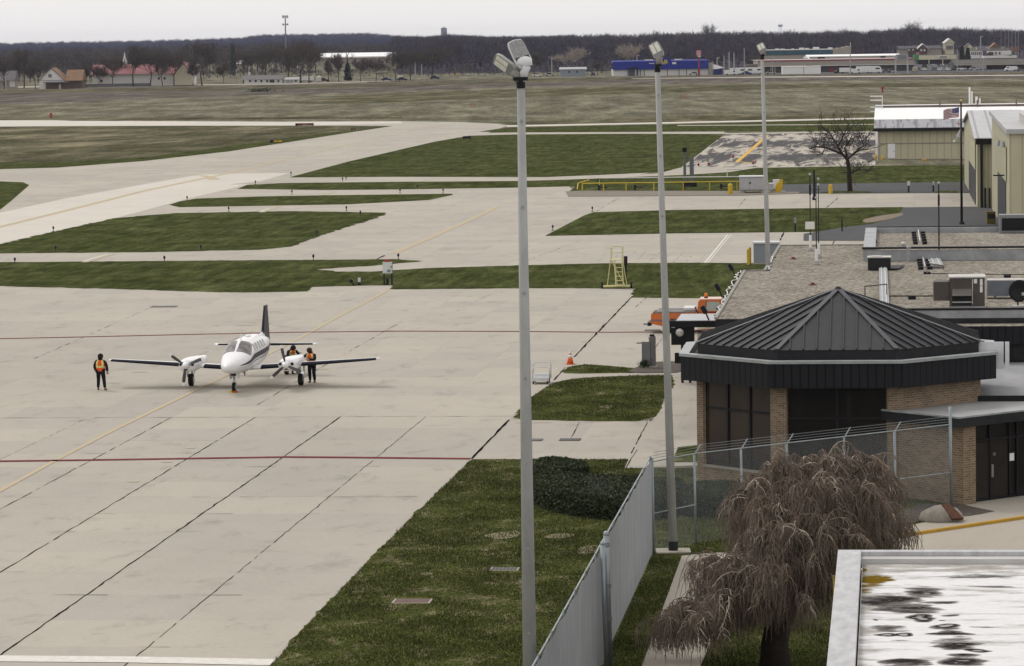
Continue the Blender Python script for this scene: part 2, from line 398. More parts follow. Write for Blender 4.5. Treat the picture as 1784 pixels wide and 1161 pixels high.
# worn asphalt bands over the old pad
m_worn, nt_, b_ = newmat('worn_asphalt_overlay'); b_.inputs['Roughness'].default_value = .9; b_.inputs['Specular IOR Level'].default_value = 0
n1 = noise(nt_, .45, 8, .78, stretch=(1, .10, 1), dist=.5); s_ = stripes(nt_, 62.0, coord='Object', axis=1, off=.05)
sr = ramp(nt_, s_, [(0., .30), (.28, .62), (.5, .62), (.62, .30), (1., .30)])
mm = nt_.nodes.new('ShaderNodeMath'); mm.operation = 'MULTIPLY_ADD'; mm.inputs[1].default_value = 1.35; nt_.links.new(n1, mm.inputs[0]); sh_ = nt_.nodes.new('ShaderNodeMath'); sh_.operation = 'MULTIPLY'; sh_.inputs[1].default_value = .42; nt_.links.new(sr, sh_.inputs[0]); nt_.links.new(sh_.outputs[0], mm.inputs[2])
fk = ramp(nt_, mm.outputs[0], [(.77, 0.), (.89, .96)])
tone = ramp(nt_, noise(nt_, 2, 7, .75), [(.3, (.40, .365, .31)), (.7, (.50, .46, .40))])
nt_.links.new(mixc(nt_, fk, tone, (.085, .083, .088)), b_.inputs['Base Color'])
sheet('worn_pavement', [(1262, 234.5), (1400, 232.5), (1525, 231.5), (1525, 289), (1320, 291.5), (1192, 292)], m_worn, .016, 'old concrete pad streaked with dark worn asphalt bands')
sheet('access_path', [(505, 310.5), (900, 312), (980, 311), (1100, 305), (1148, 303), (1183, 293), (1318, 293), (1270, 300.5), (1200, 305), (1100, 309), (980, 314), (900, 316), (500, 319.5), (400, 322)], mc_apron, .026, 'narrow concrete path between the turf strips')
sheet('parking_lot', [(1355, 322), (1689, 317.5), (1760, 317), (1760, 337), (1589, 337), (1419, 338), (1358, 338)], m_asph, .03, 'dark asphalt strip beside the leafless tree')
sheet('parking_lot', [(1574, 362), (1760, 360), (1760, 420), (1400, 420), (1400, 408), (1426, 404.5), (1462, 398), (1520, 391), (1556, 380)], m_asph, .03, 'dark asphalt drive by the flag pole')
sheet('gravel_bed', [(985, 334.5), (1010, 333), (1280, 333.5), (1392, 335), (1392, 338), (1290, 341.5), (990, 343)], m_gravel, .04, 'pebble bed beneath the yellow pipework', cat='gravel', kind='stuff')
# turf
def turf(pts, mat=mg_mid, label='', z=.02, rg=.0, sm=0): return sheet('grass', pts, mat, z, label, 'stuff', rg, 'grass', sm)
turf([(-300, 222), (100, 220.5), (300, 219.5), (560, 219.2), (684, 220), (620, 229), (500, 248), (400, 263.5), (250, 280.5), (100, 292), (0, 295), (-300, 300)], mg_far, 'dull turf wedge between the far taxiway and the diagonal one')
turf([(260, 294-20), (400, 255), (560, 234), (684, 220), (620, 229.5), (500, 248.5), (400, 264), (250, 281), (100, 292.4), (0, 295.3), (-300, 300.3), (-300, 292), (0, 285), (120, 283)], mg_mid, 'greener turf edge along the diagonal taxiway', .03)
turf([(-300, 320), (0, 316.5), (40, 318), (51, 323), (20, 350), (0, 366), (-300, 420)], mg_mid, 'small turf corner at the left edge of the taxiways')
turf([(504, 309.5), (605, 282.5), (757, 247.5), (817, 237), (900, 234.7), (1100, 233.5), (1263, 234), (1187, 292), (1170, 298), (1145, 300.5), (1050, 305), (950, 309), (700, 308.5)], mg_mid, 'broad turf field left of the worn asphalt pad', .024)
turf([(835, 229.8), (870, 224.5), (900, 222.7), (1220, 215.8), (1525, 208.2), (1800, 206), (1800, 227), (1525, 229), (1260, 229.5), (900, 231.2)], mg_mid, 'long narrow turf strip along the thin access road', .022)
turf([(414, 329.5), (430, 323), (505, 319.3), (700, 317.5), (900, 316), (980, 314), (1100, 309), (1200, 305), (1270, 300.5), (1318, 293.2), (1525, 289.5), (1760, 288), (1760, 317.5), (1365, 321.5), (1355, 334), (1008, 334), (990, 335), (1002, 327), (1000, 325), (900, 327.3), (690, 330.5), (560, 331.5)], mg_mid, 'turf strip running from the taxiway to the leafless tree', .028)
turf([(1419, 337), (1455, 333.5), (1512, 334), (1520, 337)], mg_mid, 'small turf patch at the foot of the leafless tree', .036)
turf([(1628, 336.5), (1638, 333), (1668, 333), (1668, 336.5)], mg_mid, 'tiny turf patch at the end of the asphalt strip', .036)
turf([(295, 357.5), (313, 351.5), (343, 346.5), (450, 343), (555, 341), (787, 338), (789, 340), (747, 349), (605, 356.5), (313, 361.5)], mg_mid, 'slim turf island between two taxiway arms', .024)
turf([(-300, 470), (0, 426), (101, 402.5), (197, 381), (303, 372), (504, 368.5), (671, 371), (672, 374), (656, 380), (555, 412), (510, 430), (454, 435.5), (252, 440), (0, 442), (-300, 443)], mg_mid, 'large turf island left of the taxiway centreline', .024, .12)
turf([(1018, 376), (1034, 370.5), (1184, 366.5), (1574, 361.5), (1570, 368), (1556, 380), (1520, 391), (1462, 398), (1426, 404.5), (1184, 407), (950, 411.5)], mg_mid, 'turf island in front of the pipework', .034)
sheet('bare_soil', [(1500, 385), (1530, 377), (1572, 372), (1574, 376), (1550, 383), (1510, 390)], M('bare_soil', (.24, .19, .14), .95, var=.2, vs=3), .044, 'bare tan soil where the turf island meets the drive', smooth=1)
turf([(-300, 458), (0, 457.5), (454, 454), (691, 452.3), (737, 455.5), (656, 463), (600, 466.5), (549, 470), (590, 474), (656, 473.5), (740, 468), (900, 463), (1060, 459.5), (1184, 458.5), (1420, 460), (1420, 520), (1240, 520.5), (1098, 519), (1107, 503.5), (1000, 502.5), (900, 503), (690, 504.8), (678, 504), (690, 497.5), (640, 498), (541, 500.5), (537, 508), (454, 510), (383, 510), (202, 504), (0, 499), (-300, 494)], mg_mid, 'long turf belt between the apron and the taxiway', .024, .10)
turf([(890, 731.5), (907, 711), (930, 690), (962, 668.5), (1000, 660), (1100, 655), (1172, 655), (1175, 668), (1160, 695), (1136, 735), (1000, 734)], mg_near, 'turf plot between the luggage cart and the terminal', .02, .05, 1)
turf([(975, 650.5), (990, 640), (1020, 635.5), (1060, 638), (1090, 641), (1125, 643), (1130, 650), (1010, 651.5)], mg_near, 'small turf sliver beside the traffic cone', .02, .05, 1)
sheet('mulch_bed', [(1090, 650.5), (1108, 641), (1130, 632), (1190, 630), (1200, 650)], M('mulch', (.055, .043, .036), .95, col2=(.13, .11, .095), vs=5, bmp=.6), .03, 'dark mulch at the foot of the grey pylon', 'stuff', .05, 'mulch', 1)
# lawn right of the apron
turf([(360, 1290), (420, 1216), (470, 1161), (645, 974), (740, 880), (822, 801), (1094, 801.5), (1088, 817), (1210, 817), (1210, 860), (1600, 870), (1680, 882), (1740, 885), (1740, 910), (1575, 932), (1560, 960), (1700, 1500), (360, 1700)], mg_near, 'foreground lawn with thin straw patches beside the apron', .02, .045)
m_strw = M('straw_patch', (.27, .235, .15), .95, col2=(.13, .125, .06), vs=5)
for L_ in ([(838, 935), (870, 928), (905, 925), (905, 936), (870, 942)], [(945, 937), (970, 930), (1008, 932), (990, 938), (960, 940)], [(1003, 960), (1030, 950), (1050, 955), (1035, 965), (1010, 968)], [(728, 1001), (745, 998), (756, 1001), (740, 1005)], [(833, 960), (850, 958), (852, 962)], [(1040, 710), (1070, 706), (1060, 714)]):
    turf(L_, m_strw, 'thin straw coloured bare patch in the lawn', .026, .06, 1)
turf([(1180, 781), (1220, 776), (1220, 806), (1172, 806)], mg_near, 'small turf patch at the corner of the brick pavilion', .03, .03)
sheet('walkway', [(1188, 970), (1225, 966), (1330, 960), (1330, 975), (1290, 1000), (1221, 1161), (1190, 1290), (1080, 1290), (1119, 1161), (1161, 1044)], mc_walk, .03, 'pale sidewalk passing under the weeping tree')
sheet('forecourt', [(1420, 966), (1560, 922), (1680, 898), (1660, 878), (1710, 855), (1900, 820), (1900, 1010), (1420, 1010)], mc_walk, .03, 'pale concrete forecourt before the entrance doors')
sheet('mulch_bed', [(1528, 922), (1560, 899), (1600, 880), (1672, 880), (1690, 884), (1733, 893), (1700, 899), (1640, 905)], MATS['mulch'], .042, 'dark mulch around the memorial boulder', 'stuff', .04, 'mulch')
# raised kerb painted yellow
kerb = MB(); A, B = G(1440, 957), G(1900, 888); kerb.bar(A+Vector((0, 0, .06)), B+Vector((0, 0, .06)), .16, .14)
struct('kerb', kerb, M('kerb_yellow', (.50, .28, .03), .7, col2=(.36, .22, .04), vs=2), bevel=.02)['label'] = 'yellow painted kerb by the entrance forecourt'
# joints of the apron slabs
J = MB()
def jstrip(mb, a, b, w0, w1, z=.016, step=.6, rnd=RG, gap=0., jit=.012, mi=0):
    a, b = Vector(a), Vector(b); L = (b-a).length; n = max(1, int(L/step)); d = (b-a)/L; q = Vector((-d.y, d.x, 0)); pw = w0; pe = 0
    for i in range(n):
        w2 = max(.006, w0+(w1-w0)*rnd.random()**2.2); e = rnd.gauss(0, jit)
        if rnd.random() < gap: pw, pe = w2, e; continue
        p, r = a+d*(L*i/n)+q*pe, a+d*(L*(i+1)/n)+q*e
        mb.add([(p-q*pw/2).to_3d(), (r-q*w2/2), (r+q*w2/2), (p+q*pw/2)], [(0, 1, 2, 3)], mi); pw, pe = w2, e
def gl(i, r, z=.016): return Vector((i*3.81, -r*4.572, z))
spec = {-8: (.006, .02, .5), -7: (.006, .02, .5), -6: (.006, .02, .5), -5: (.006, .02, .5), -4: (.006, .03, .4), -3: (.008, .03, .3), -2: (.014, .055, .12), -1: (.020, .055, .03), 0: (.032, .075, .0), 1: (.014, .038, .05)}
for i, (a, b, gp) in spec.items(): jstrip(J, gl(i, 0), gl(i, 24), a, b, gap=gp)
jstrip(J, gl(-8, 0), gl(2, 0), .02, .09, gap=.15)
for r in range(1, 24):
    for i in range(-8, 2):
        k = RG.random()
        full = (r == 6 and i in (0, 1, -1))
        if full: jstrip(J, gl(i-.05, r), gl(i+.85, r), .012, .06, gap=.1)
        else:
            l1, l2 = RG.uniform(.02, .3), RG.uniform(.02, .35)
            if k < .8: jstrip(J, gl(i-l1, r), gl(i+l2, r), .010, .055, gap=.12)
# edge joint running from the cone to the lawn, and far faint joints
def jp(x0, y0, x1, y1, a=.02, b=.06, gp=.1, step=1.):
    jstrip(J, GRD.g(x0, y0, .016), GRD.g(x1, y1, .016), a, b, gap=gp, step=step)
jp(1102, 516, 1000, 622, .06, .16, .0); jp(985, 640, 965, 663, .03, .1); jp(887, 731.5, 822, 799, .07, .17, 0)
jp(688, 500, 610, 540, .01, .05, .3); jp(700, 560, 560, 640, .01, .05, .3); jp(480, 560, 300, 640, .006, .04, .5)
jp(560, 640, 420, 722, .01, .05, .3); jp(140, 590, 60, 625, .01, .05, .4); jp(265, 535, 140, 590, .01, .05, .3)
jp(670, 445, 648, 456, .1, .25, .1); jp(1115, 640, 1165, 575, .01, .05, .3); jp(1130, 515, 1108, 535, .01, .06, .3)
jp(760, 560, 900, 490, .006, .03, .6); jp(900, 460, 1010, 420, .01, .05, .4); jp(1460, 345, 1440, 362, .05, .15, .1)
jp(1300, 345, 1285, 362, .03, .1, .3); jp(1078, 345, 1040, 368, .02, .08, .3); jp(1366, 405, 1356, 424, .06, .2, .1); jp(1460, 404, 1450, 428, .05, .14, .1)
jp(1100, 735, 1000, 735.5, .01, .04, .4); jp(1010, 735, 995, 762, .01, .05, .2); jp(1128, 735, 1100, 790, .02, .06, .1); jp(1110, 783, 1090, 815, .02, .07, .1)
for k_ in range(9): jp(1060+k_*22+RG.uniform(-6, 6), 440+RG.uniform(-3, 3), 1040+k_*22, 458, .005, .03, .5)
for y_ in (747, 762, 778, 790): jp(1140, y_, 1200, y_-.5, .01, .04, .2)
for (a_, b_2) in (((1710, 905+20), (1717, 955)), ((1770, 915), (1778, 950)), ((1630, 935), (1633, 958))): jp(*a_, *b_2, .015, .03, .05, .5)
jp(1215, 966.5, 1215, 966, .01, .02)
struct('pavement_joints', J, m_joint, loc=GX0, rz=-GR)['label'] = 'dark sealed joints between the apron slabs'
# paint
def paint(name, label, mat, strips, z=.018):
    mb = MB()
    for pts, wd in strips:
        P = [GRD.g(x, y, z) for x, y in pts]; wd = wd if hasattr(wd, '__len__') else [wd]*len(P)
        for i in range(len(P)-1):
            d = (P[i+1]-P[i]).normalized()
            d0 = (P[i+1]-P[max(i-1, 0)]).normalized(); d1 = (P[min(i+2, len(P)-1)]-P[i]).normalized()
            q0 = Vector((-d0.y, d0.x, 0)); q1 = Vector((-d1.y, d1.x, 0))
            mb.add([P[i]-q0*wd[i]/2, P[i+1]-q1*wd[i+1]/2, P[i+1]+q1*wd[i+1]/2, P[i]+q0*wd[i]/2], [(0, 1, 2, 3)])
    o = mb.build(name, mat, loc=GX0, rz=-GR); o['kind'] = 'structure'; o['label'] = label; return o
paint('road_marking', 'maroon security line across the near apron', m_red, [([(-60, 804.5), (200, 801), (390, 798), (500, 796.3), (600, 797), (820, 799.3)], .50)])
paint('road_marking', 'maroon security line across the apron behind the aircraft', m_red, [([(-60, 591.5), (150, 587), (300, 583.5), (500, 579), (700, 577), (900, 577.5), (1060, 579), (1180, 578), (1260, 572)], .42)])
paint('road_marking', 'yellow lead-in line running under the aircraft', m_yel, [([(-60, 885), (0, 855), (100, 800), (200, 748), (300, 699.5), (398, 652), (520, 590), (600, 546), (650, 520), (684, 501)], .24)])
paint('road_marking', 'yellow centreline on the middle taxiway', m_yel, [([(688, 441), (760, 410), (820, 383), (868, 359.5)], .5)], .02)
paint('road_marking', 'long yellow centreline of the diagonal taxiway', m_yel, [([(-60, 409), (0, 395.5), (120, 366), (250, 333), (345, 313), (400, 302), (470, 285), (560, 263), (660, 240), (740, 224), (790, 215)], [.75, .75, .8, .8, .8, .7, .6, .45, .4, .4, .4])], .02)
paint('road_marking', 'curved yellow turn-off mark on the diagonal taxiway', m_yel, [([(335, 305), (352, 306), (364, 308), (374, 313)], [.25, .7, 1.2, 1.5])], .024)
paint('road_marking', 'broad white line across the bottom of the apron', m_white, [([(-60, 1146.5), (0, 1147.3), (220, 1149), (460, 1153.5), (475, 1153.5)], .92)])
paint('road_marking', 'worn yellow dashes around the parking spot', m_yelfaint, [([(a, b), (a+c, b)], .3) for a, b, c in
      ((412, 567, 28), (446, 557, 18), (384, 582, 22), (230, 648, 26), (188, 667, 20), (548, 643, 22), (672, 577-1, 14), (262, 637, 14), (282, 805.5-.5, 18), (222, 839, 20), (325, 781, 14), (560, 642, 12), (900, 736, 60))])
paint('road_marking', 'pale worn stripes across the near taxiway', m_white, [([(1228, 458), (1268, 409)], .14), ([(1233, 458), (1273, 409)], .08), ([(150, 455), (170, 449), (192, 443)], .5), ([(455, 369), (470, 364), (485, 360)], .5)], .02)
paint('road_marking', 'faint orange crossing marks on the taxiway arms', m_yelfaint, [([(147, 457), (196, 442.5)], .55), ([(456, 370), (486, 359)], .55), ([(565, 340), (580, 334)], .6)], .026)
paint('road_marking', 'orange yellow arrow line on the worn pad', M('arrow_paint', (.62, .38, .07), .8, var=.12), [([(1337, 236), (1310, 260), (1284, 282)], .6), ([(1284, 282), (1312, 284)], .8)], .03)
# ================================================================== TERMINAL
brick = M_brick('tan_brick')
m_seam = M_ribbed('charcoal_standing_seam', (.030, .031, .035), (.008, .008, .01), .42, .42, .2, bs=.6)
m_fascia = M_ribbed('charcoal_fascia_panel', (.019, .020, .023), (.004, .004, .006), .30, .5, .1, bs=.7)
m_dark = M('charcoal_metal', (.028, .029, .033), .5, .1, var=.25)
m_black = M('black_metal', (.012, .012, .014), .5, 0, var=.2)
m_galv = M('galvanised_flashing', (.42, .45, .45), .45, .4, var=.25, vs=2.5, stretch=(1, 1, 4))
m_galvd = M('weathered_flashing', (.25, .26, .28), .6, .2, col2=(.40, .41, .41), vs=1.2)
m_glassd, nt_, b_ = newmat('dark_tinted_glass'); b_.inputs['Base Color'].default_value = (.014, .012, .012, 1); b_.inputs['Roughness'].default_value = .05; b_.inputs['Specular IOR Level'].default_value = .3
m_brownglass = M('brown_tinted_glass', (.045, .032, .024), .12, 0, var=.3, vs=.7, spec=.3)
# roof gravel
m_roof, nt_, b_ = newmat('roof_gravel'); b_.inputs['Roughness'].default_value = .95; b_.inputs['Specular IOR Level'].default_value = 0
n_ = noise(nt_, 5.5, 6, .8); big_ = noise(nt_, .35, 6, .7, stretch=(1, .45, 1), dist=.4)
c_ = ramp(nt_, big_, [(.3, (.21, .188, .155)), (.6, (.285, .26, .222))])
nt_.links.new(mixc(nt_, 1., c_, ramp(nt_, n_, [(.38, .30), (.5, .95), (.60, 1.6)]), 'MULTIPLY'), b_.inputs['Base Color'])
bump(nt_, b_, n_, .8, .04)
AT = thing('airport_terminal', 'low brick terminal with a gravel roof and an octagonal pavilion under a charcoal seamed roof', 'terminal building', G(1247, 556, 5.0)-Vector((0, 0, 5.0)), -GR)
TF = Frame(AT.location)
R5 = 5.0
def t5(px, py, z=R5): p = TF.g(px, py, z); return (p.x, p.y)
# main roof slab (upper level) with its notch
a0 = (0, 0); a1 = (0, t5(1281.5, 473)[1]); a2 = (t5(1332, 473)[0], a1[1]); a3 = (a2[0]+.1, t5(1359, 429)[1]); RX = 62.0
mb = MB(); mb.prism([a0, (RX, 0), (RX, a3[1]), a3, a2, a1], R5-.02, R5); mb.build('roof', m_roof, AT)
mb = MB()
mb.prism([(-.02, -.03), (RX, -.03), (RX, a3[1]), (a3[0], a3[1]), (a2[0], a2[1]-.0), (-.02, a1[1])], R5-.75, R5-.03); mb.build('fascia', m_dark, AT, uv=True)
mb = MB()
mb.prism([(.8, .9), (RX-1, .9), (RX-1, a3[1]-.8), (a3[0]+.8, a3[1]-.8), (a2[0]+.8, a2[1]-.8), (.8, a1[1]-.8)], 0, R5-.76); mb.build('wall', brick, AT, uv=True)
# gravel-stop edge, roof edge metal
mb = MB()
for p, q in ((a0, a1), (a1, a2), (a2, a3), (a3, (RX, a3[1]))):
    mb.bar((p[0], p[1], R5+.03), (q[0], q[1], R5+.03), .13, .08)
mb.build('roof_edge', M('stone_edge', (.34, .32, .285), .8, col2=(.20, .19, .175), vs=3), AT)
# front parapet to the right of the pavilion and the lower strip before it
px0 = t5(1440, 545)[0]
mb = MB(); mb.box(px0, RX, -.02, .22, R5-.75, R5+.30); mb.build('parapet', m_galvd, AT)
mb = MB(); mb.box(px0, RX, -.05, .30, R5+.30, R5+.38); mb.build('parapet_coping', m_black, AT)
yf = t5(1760, 570, 4.75)[1]
mb = MB(); mb.box(px0, RX, yf, -.04, 4.70, 4.75); mb.build('lower_roof', m_roof, AT)
mb = MB(); mb.box(px0, RX, yf-.06, yf-.01, 4.05, 4.79); mb.build('lower_fascia', m_fascia, AT, uv=True)
mb = MB(); mb.box(px0, RX, yf+.3, yf+.5, 0, 4.6); mb.build('window_wall', m_glassd, AT)
mb = MB()
for k in range(24): mb.box(px0+k*1.5, px0+k*1.5+.07, yf+.24, yf+.3, 3.2, 4.1)
mb.box(px0, RX, yf+.22, yf+.3, 3.95, 4.05); mb.build('window_frame', m_black, AT)
# low flat roof right of the pavilion
lx0 = TF.g(1722, 700, 3.3).x; ly0 = TF.g(1760, 692, 3.3).y
mb = MB(); mb.box(lx0-.6, RX, ly0, yf+.25, 3.25, 3.3); mb.build('low_roof', M('low_roof_membrane', (.20, .205, .22), .7, .0, col2=(.32, .32, .33), vs=.8, stretch=(1, .3, 1)), AT)
mb = MB(); mb.box(lx0-.65, RX, ly0-.08, ly0-.01, 2.95, 3.36); mb.build('low_roof_fascia', m_black, AT)
mb = MB(); mb.box(lx0, RX, ly0+1.2, ly0+1.4, 0, 3.2); mb.build('entrance_wall', brick, AT, uv=True)
# higher roof block at the back
hx0 = t5(1504, 432, 5.6)[0]; hy0 = t5(1600, 434.5, 5.6)[1]; hy1 = t5(1700, 396, 5.6)[1]
mb = MB(); mb.box(hx0+.5, RX, hy0+.3, hy1-.3, R5+.02, R5+.32); mb.build('upper_roof', m_roof, AT)
mb = MB(); mb.box(hx0, hx0+.62, hy0, hy1, R5+.01, 5.62); mb.box(hx0+.62, RX, hy1-.45, hy1, R5+.01, 5.62); mb.box(hx0+.62, RX, hy0, hy0+.3, R5+.01, 5.55)
mb.build('upper_parapet', m_galvd, AT)
mb = MB(); mb.box(hx0-.05, RX, hy0-.08, hy0+.34, 5.625, 5.72); mb.box(hx0+.62, RX, hy1-.1, hy1+.08, 5.625, 5.68); mb.build('upper_coping', m_black, AT)
mb = MB(); mb.box(-6, RX, a3[1]-.2, a3[1]+.0, 0, .01)
# ---- octagonal pavilion (in the terminal's frame)
KO = 1.0225; zo = lambda z: H-(H-z)*KO      # set back so that the entrance porch stands clear of it
cw = G(1457, 631.5, zo(5.19)); ocw = Vector((cw.x, cw.y, 0)) + EY*5.62*KO ; OC = TF.loc(ocw)
def octv(ap, z, k):
    a = math.radians(-90-22.5+45*k); Rr = ap/math.cos(PI/8); return Vector((OC.x+Rr*math.cos(a), OC.y+Rr*math.sin(a), z))
AP = 5.62*KO
def ring(ap, z): return [octv(ap, z, k) for k in range(8)]
mb = MB(); r0, r1, r2, r3 = ring(AP, zo(4.28)), ring(AP, zo(5.14)), ring(AP-.12, zo(5.14)), ring(AP-.12, zo(4.28))
mb.loft([r0, r1], caps=False); mb.loft([r2, r3], caps=False); mb.loft([r3, r0], caps=False); mb.build('pavilion_fascia', m_fascia, AT, uv=True)
mb = MB(); mb.loft([ring(AP+.06, zo(5.14)), ring(AP+.06, zo(5.24)), ring(AP-.30, zo(5.24)), ring(AP-.30, zo(4.95))], caps=False); mb.build('gutter', m_galv, AT)
mb = MB(); mb.loft([ring(AP-.02, zo(4.30)), ring(2, zo(4.30))], caps=False); mb.build('soffit', m_dark, AT)
mb = MB(); mb.prism([(p.x, p.y) for p in ring(AP-.31, 0)], zo(4.9), zo(4.97)); mb.build('gutter_floor', m_roof, AT)
apex = Vector((OC.x, OC.y, zo(7.34))); ea = AP-.62
mb = MB(); mb.loft([ring(ea, zo(5.0)), ring(ea, zo(5.56))], caps=False); mb.build('roof_curb', m_dark, AT, uv=True)
rb = ring(ea+.05, zo(5.57))
mb = MB(); mb.add(rb+[apex], [(k, (k+1) % 8, 8) for k in range(8)]); mb.build('pavilion_roof', m_dark, AT)
mb = MB()                                   # raised seams and hip caps
for k in range(8):
    a, b = rb[k], rb[(k+1) % 8]; L = (b-a).length; n = 9; t = (b-a)/L; mid = (a+b)/2; up = (apex-mid)
    nrm = t.cross(up.normalized()).normalized(); nrm = nrm if nrm.z > 0 else -nrm
    for j in range(1, n):
        s = L*j/n; d = min(s, L-s)/(L/2)*.985; p = a+t*s; q = p+up*d
        mb.bar(p+nrm*.02, q+nrm*.02, .045, .075)
mb.build('standing_seam', M('seam_metal', (.030, .031, .035), .45, .2, var=.2), AT)
mb = MB()
for k in range(8): mb.bar(rb[k]+Vector((0, 0, .03)), apex+Vector((0, 0, .03)), .19, .06)
mb.build('hip_cap', M('hip_cap_metal', (.070, .072, .08), .4, .3, var=.15), AT)
mb = MB(); mb.cyl(apex-Vector((0, 0, .1)), apex+Vector((0, 0, .10)), .22, .08, 8); mb.build('finial_cap', m_dark, AT)
# pavilion walls: corner piers, dwarf walls, dark glazing
wa = AP-.56; pier = .36
wr = ring(wa, 0); wi = ring(wa-.35, 0)
for k in range(8):
    mp = MB(); p = wr[k]; t0 = (wr[k-1]-p).normalized(); t1 = (wr[(k+1) % 8]-p).normalized(); inn = (wi[k]-p)
    a = p+t0*pier*.95; b = p+t1*pier*.95
    mp.prism([(p.x, p.y), (b.x, b.y), (b.x+inn.x, b.y+inn.y), (a.x+inn.x, a.y+inn.y), (a.x, a.y)], 0, zo(4.3))
    mp.build('brick_pier', brick, AT, uv=True)
def face(k, z0, z1, out, th, m0=0., m1=0.):
    a, b = wr[k], wr[(k+1) % 8]; t = (b-a).normalized(); nn = Vector((t.y, -t.x, 0)); a = a+t*m0; b = b-t*m1
    p = [a+nn*out, b+nn*out, b+nn*(out-th), a+nn*(out-th)]
    return [(q.x, q.y) for q in p], z0, z1
for k in (0, 6, 7, 5, 2):
    mb = MB(); mb.prism(*face(k, 0, .80, -.04, .25, pier, pier)); mb.build('dwarf_wall', brick, AT, uv=True)
    mb = MB(); mb.prism(*face(k, 0.802, .88, .05, .38, pier, pier)); mb.build('sill', M('stone_sill', (.34, .31, .26), .8, var=.2), AT)
    gl_ = MB().prism(*face(k, 0.89, zo(4.28), -.16, .03, pier, pier)).build('window', m_glassd if k in (0,) else m_brownglass, AT)
    mb = MB(); a, b = wr[k], wr[(k+1) % 8]; L = (b-a).length
    nmul = 3 if k != 0 else 2
    for j in range(nmul+1):
        s = pier+(L-2*pier)*j/nmul; mb.prism(*face(k, 0.89, zo(4.28), -.10, .09, s-.045, L-s-.045))
    for z in (.89, zo(3.25) if k != 0 else zo(3.1), zo(4.2)): mb.prism(*face(k, z, z+.08, -.115, .06, pier+.05, pier+.05))
    mb.build('window_frame', m_black, gl_)
for k in (1,):
    mb = MB(); mb.prism(*face(k, 0, zo(4.29), .0, .3, pier, pier)); mb.build('brick_wall', brick, AT, uv=True)
for k in (3, 4):
    mb = MB(); mb.prism(*face(k, 0, zo(4.29), -.05, .3, pier, pier)); mb.build('brick_wall', brick, AT, uv=True)
mb = MB(); mb.prism([(p.x, p.y) for p in ring(wa-.5, 0)], .02, .05); mb.build('floor', m_dark, AT)
# ---- entrance vestibule turned 45 degrees
vc = TF.g(1679, 881.5); vn = Vector((.7071, -.7071, 0)); vt = Vector((.7071, .7071, 0))
Vp = lambda n, t, z=0: (vc + vn*n + vt*t + Vector((0, 0, z)))
def vbox(mb, n0, n1, t0, t1, z0, z1, mi=0): return mb.prism([tuple(Vp(a, b))[:2] for a, b in ((n0, t0), (n1, t0), (n1, t1), (n0, t1))], z0, z1, mi)
mb = MB(); vbox(mb, -3.4, 0, .0, .28, 0, 2.78); vbox(mb, -.28, -.003, .29, .62, 0, 2.78); mb.build('vestibule_wall', brick, AT, uv=True)
mb = MB(); vbox(mb, -3.6, .22, -.45, 7, 2.80, 3.13); mb.build('canopy_fascia', m_dark, AT)
mb = MB(); vbox(mb, -3.5, .12, -.35, 7, 3.132, 3.15); mb.build('canopy_roof', M('canopy_membrane', (.38, .38, .38), .6, 0, col2=(.26, .26, .26), vs=.9, stretch=(1, .5, 1)), AT)
mb = MB(); vbox(mb, -3.6, .24, -.47, -.36, 3.131, 3.19); vbox(mb, .13, .24, -.36, 7, 3.131, 3.19); mb.build('canopy_edge', m_galv, AT)
mb = MB(); vbox(mb, -.34, -.30, .62, 7, 0.02, 2.79); mb.build('entrance_glazing', m_glassd, AT)
mb = MB()
for s in (.62, 1.55, 2.55, 2.95, 4.2, 5.2): vbox(mb, -.295, -.22, s, s+.07, 0.02, 2.79)
vbox(mb, -.295, -.235, .7, 7, 2.15, 2.24); vbox(mb, -.295, -.235, .7, 7, .021, .12); mb.build('entrance_frame', m_black, AT)
dr = MB(); vbox(dr, -.29, -.25, .75, 2.5, .13, 2.12); dr = dr.build('door', M('door_dark', (.028, .022, .020), .35, var=.3), AT)
mb = MB(); vbox(mb, -.24, -.18, 1.62, 1.72, .85, 1.30); mb.build('handle', M('steel_plate', (.35, .34, .32), .4, .6), dr)
mb = MB(); vbox(mb, -.21, -.19, 2.56, 2.78, 1.35, 1.62); mb.build('notice', M('paper_notice', (.8, .8, .78), .7, var=.05), dr)
mb = MB()
for x in (1.75, 1.8, 1.85):
    vbox(mb, -.245, -.235, x, x+.03, 1.6, 1.72)
mb.build('sticker', M('grey_sticker', (.2, .2, .2), .6), dr)
# white flashing piece beside the pavilion
q = TF.g(1722, 596, 5.3)
mb = MB(); mb.box(q.x-.35, q.x+.55, q.y-.02, q.y+.05, 4.3, 5.3); mb.box(q.x+.6, q.x+.75, q.y-.1, q.y+.02, 4.3, 5.3); mb.build('downpipe', M('white_flashing', (.72, .73, .75), .5, var=.1), AT)
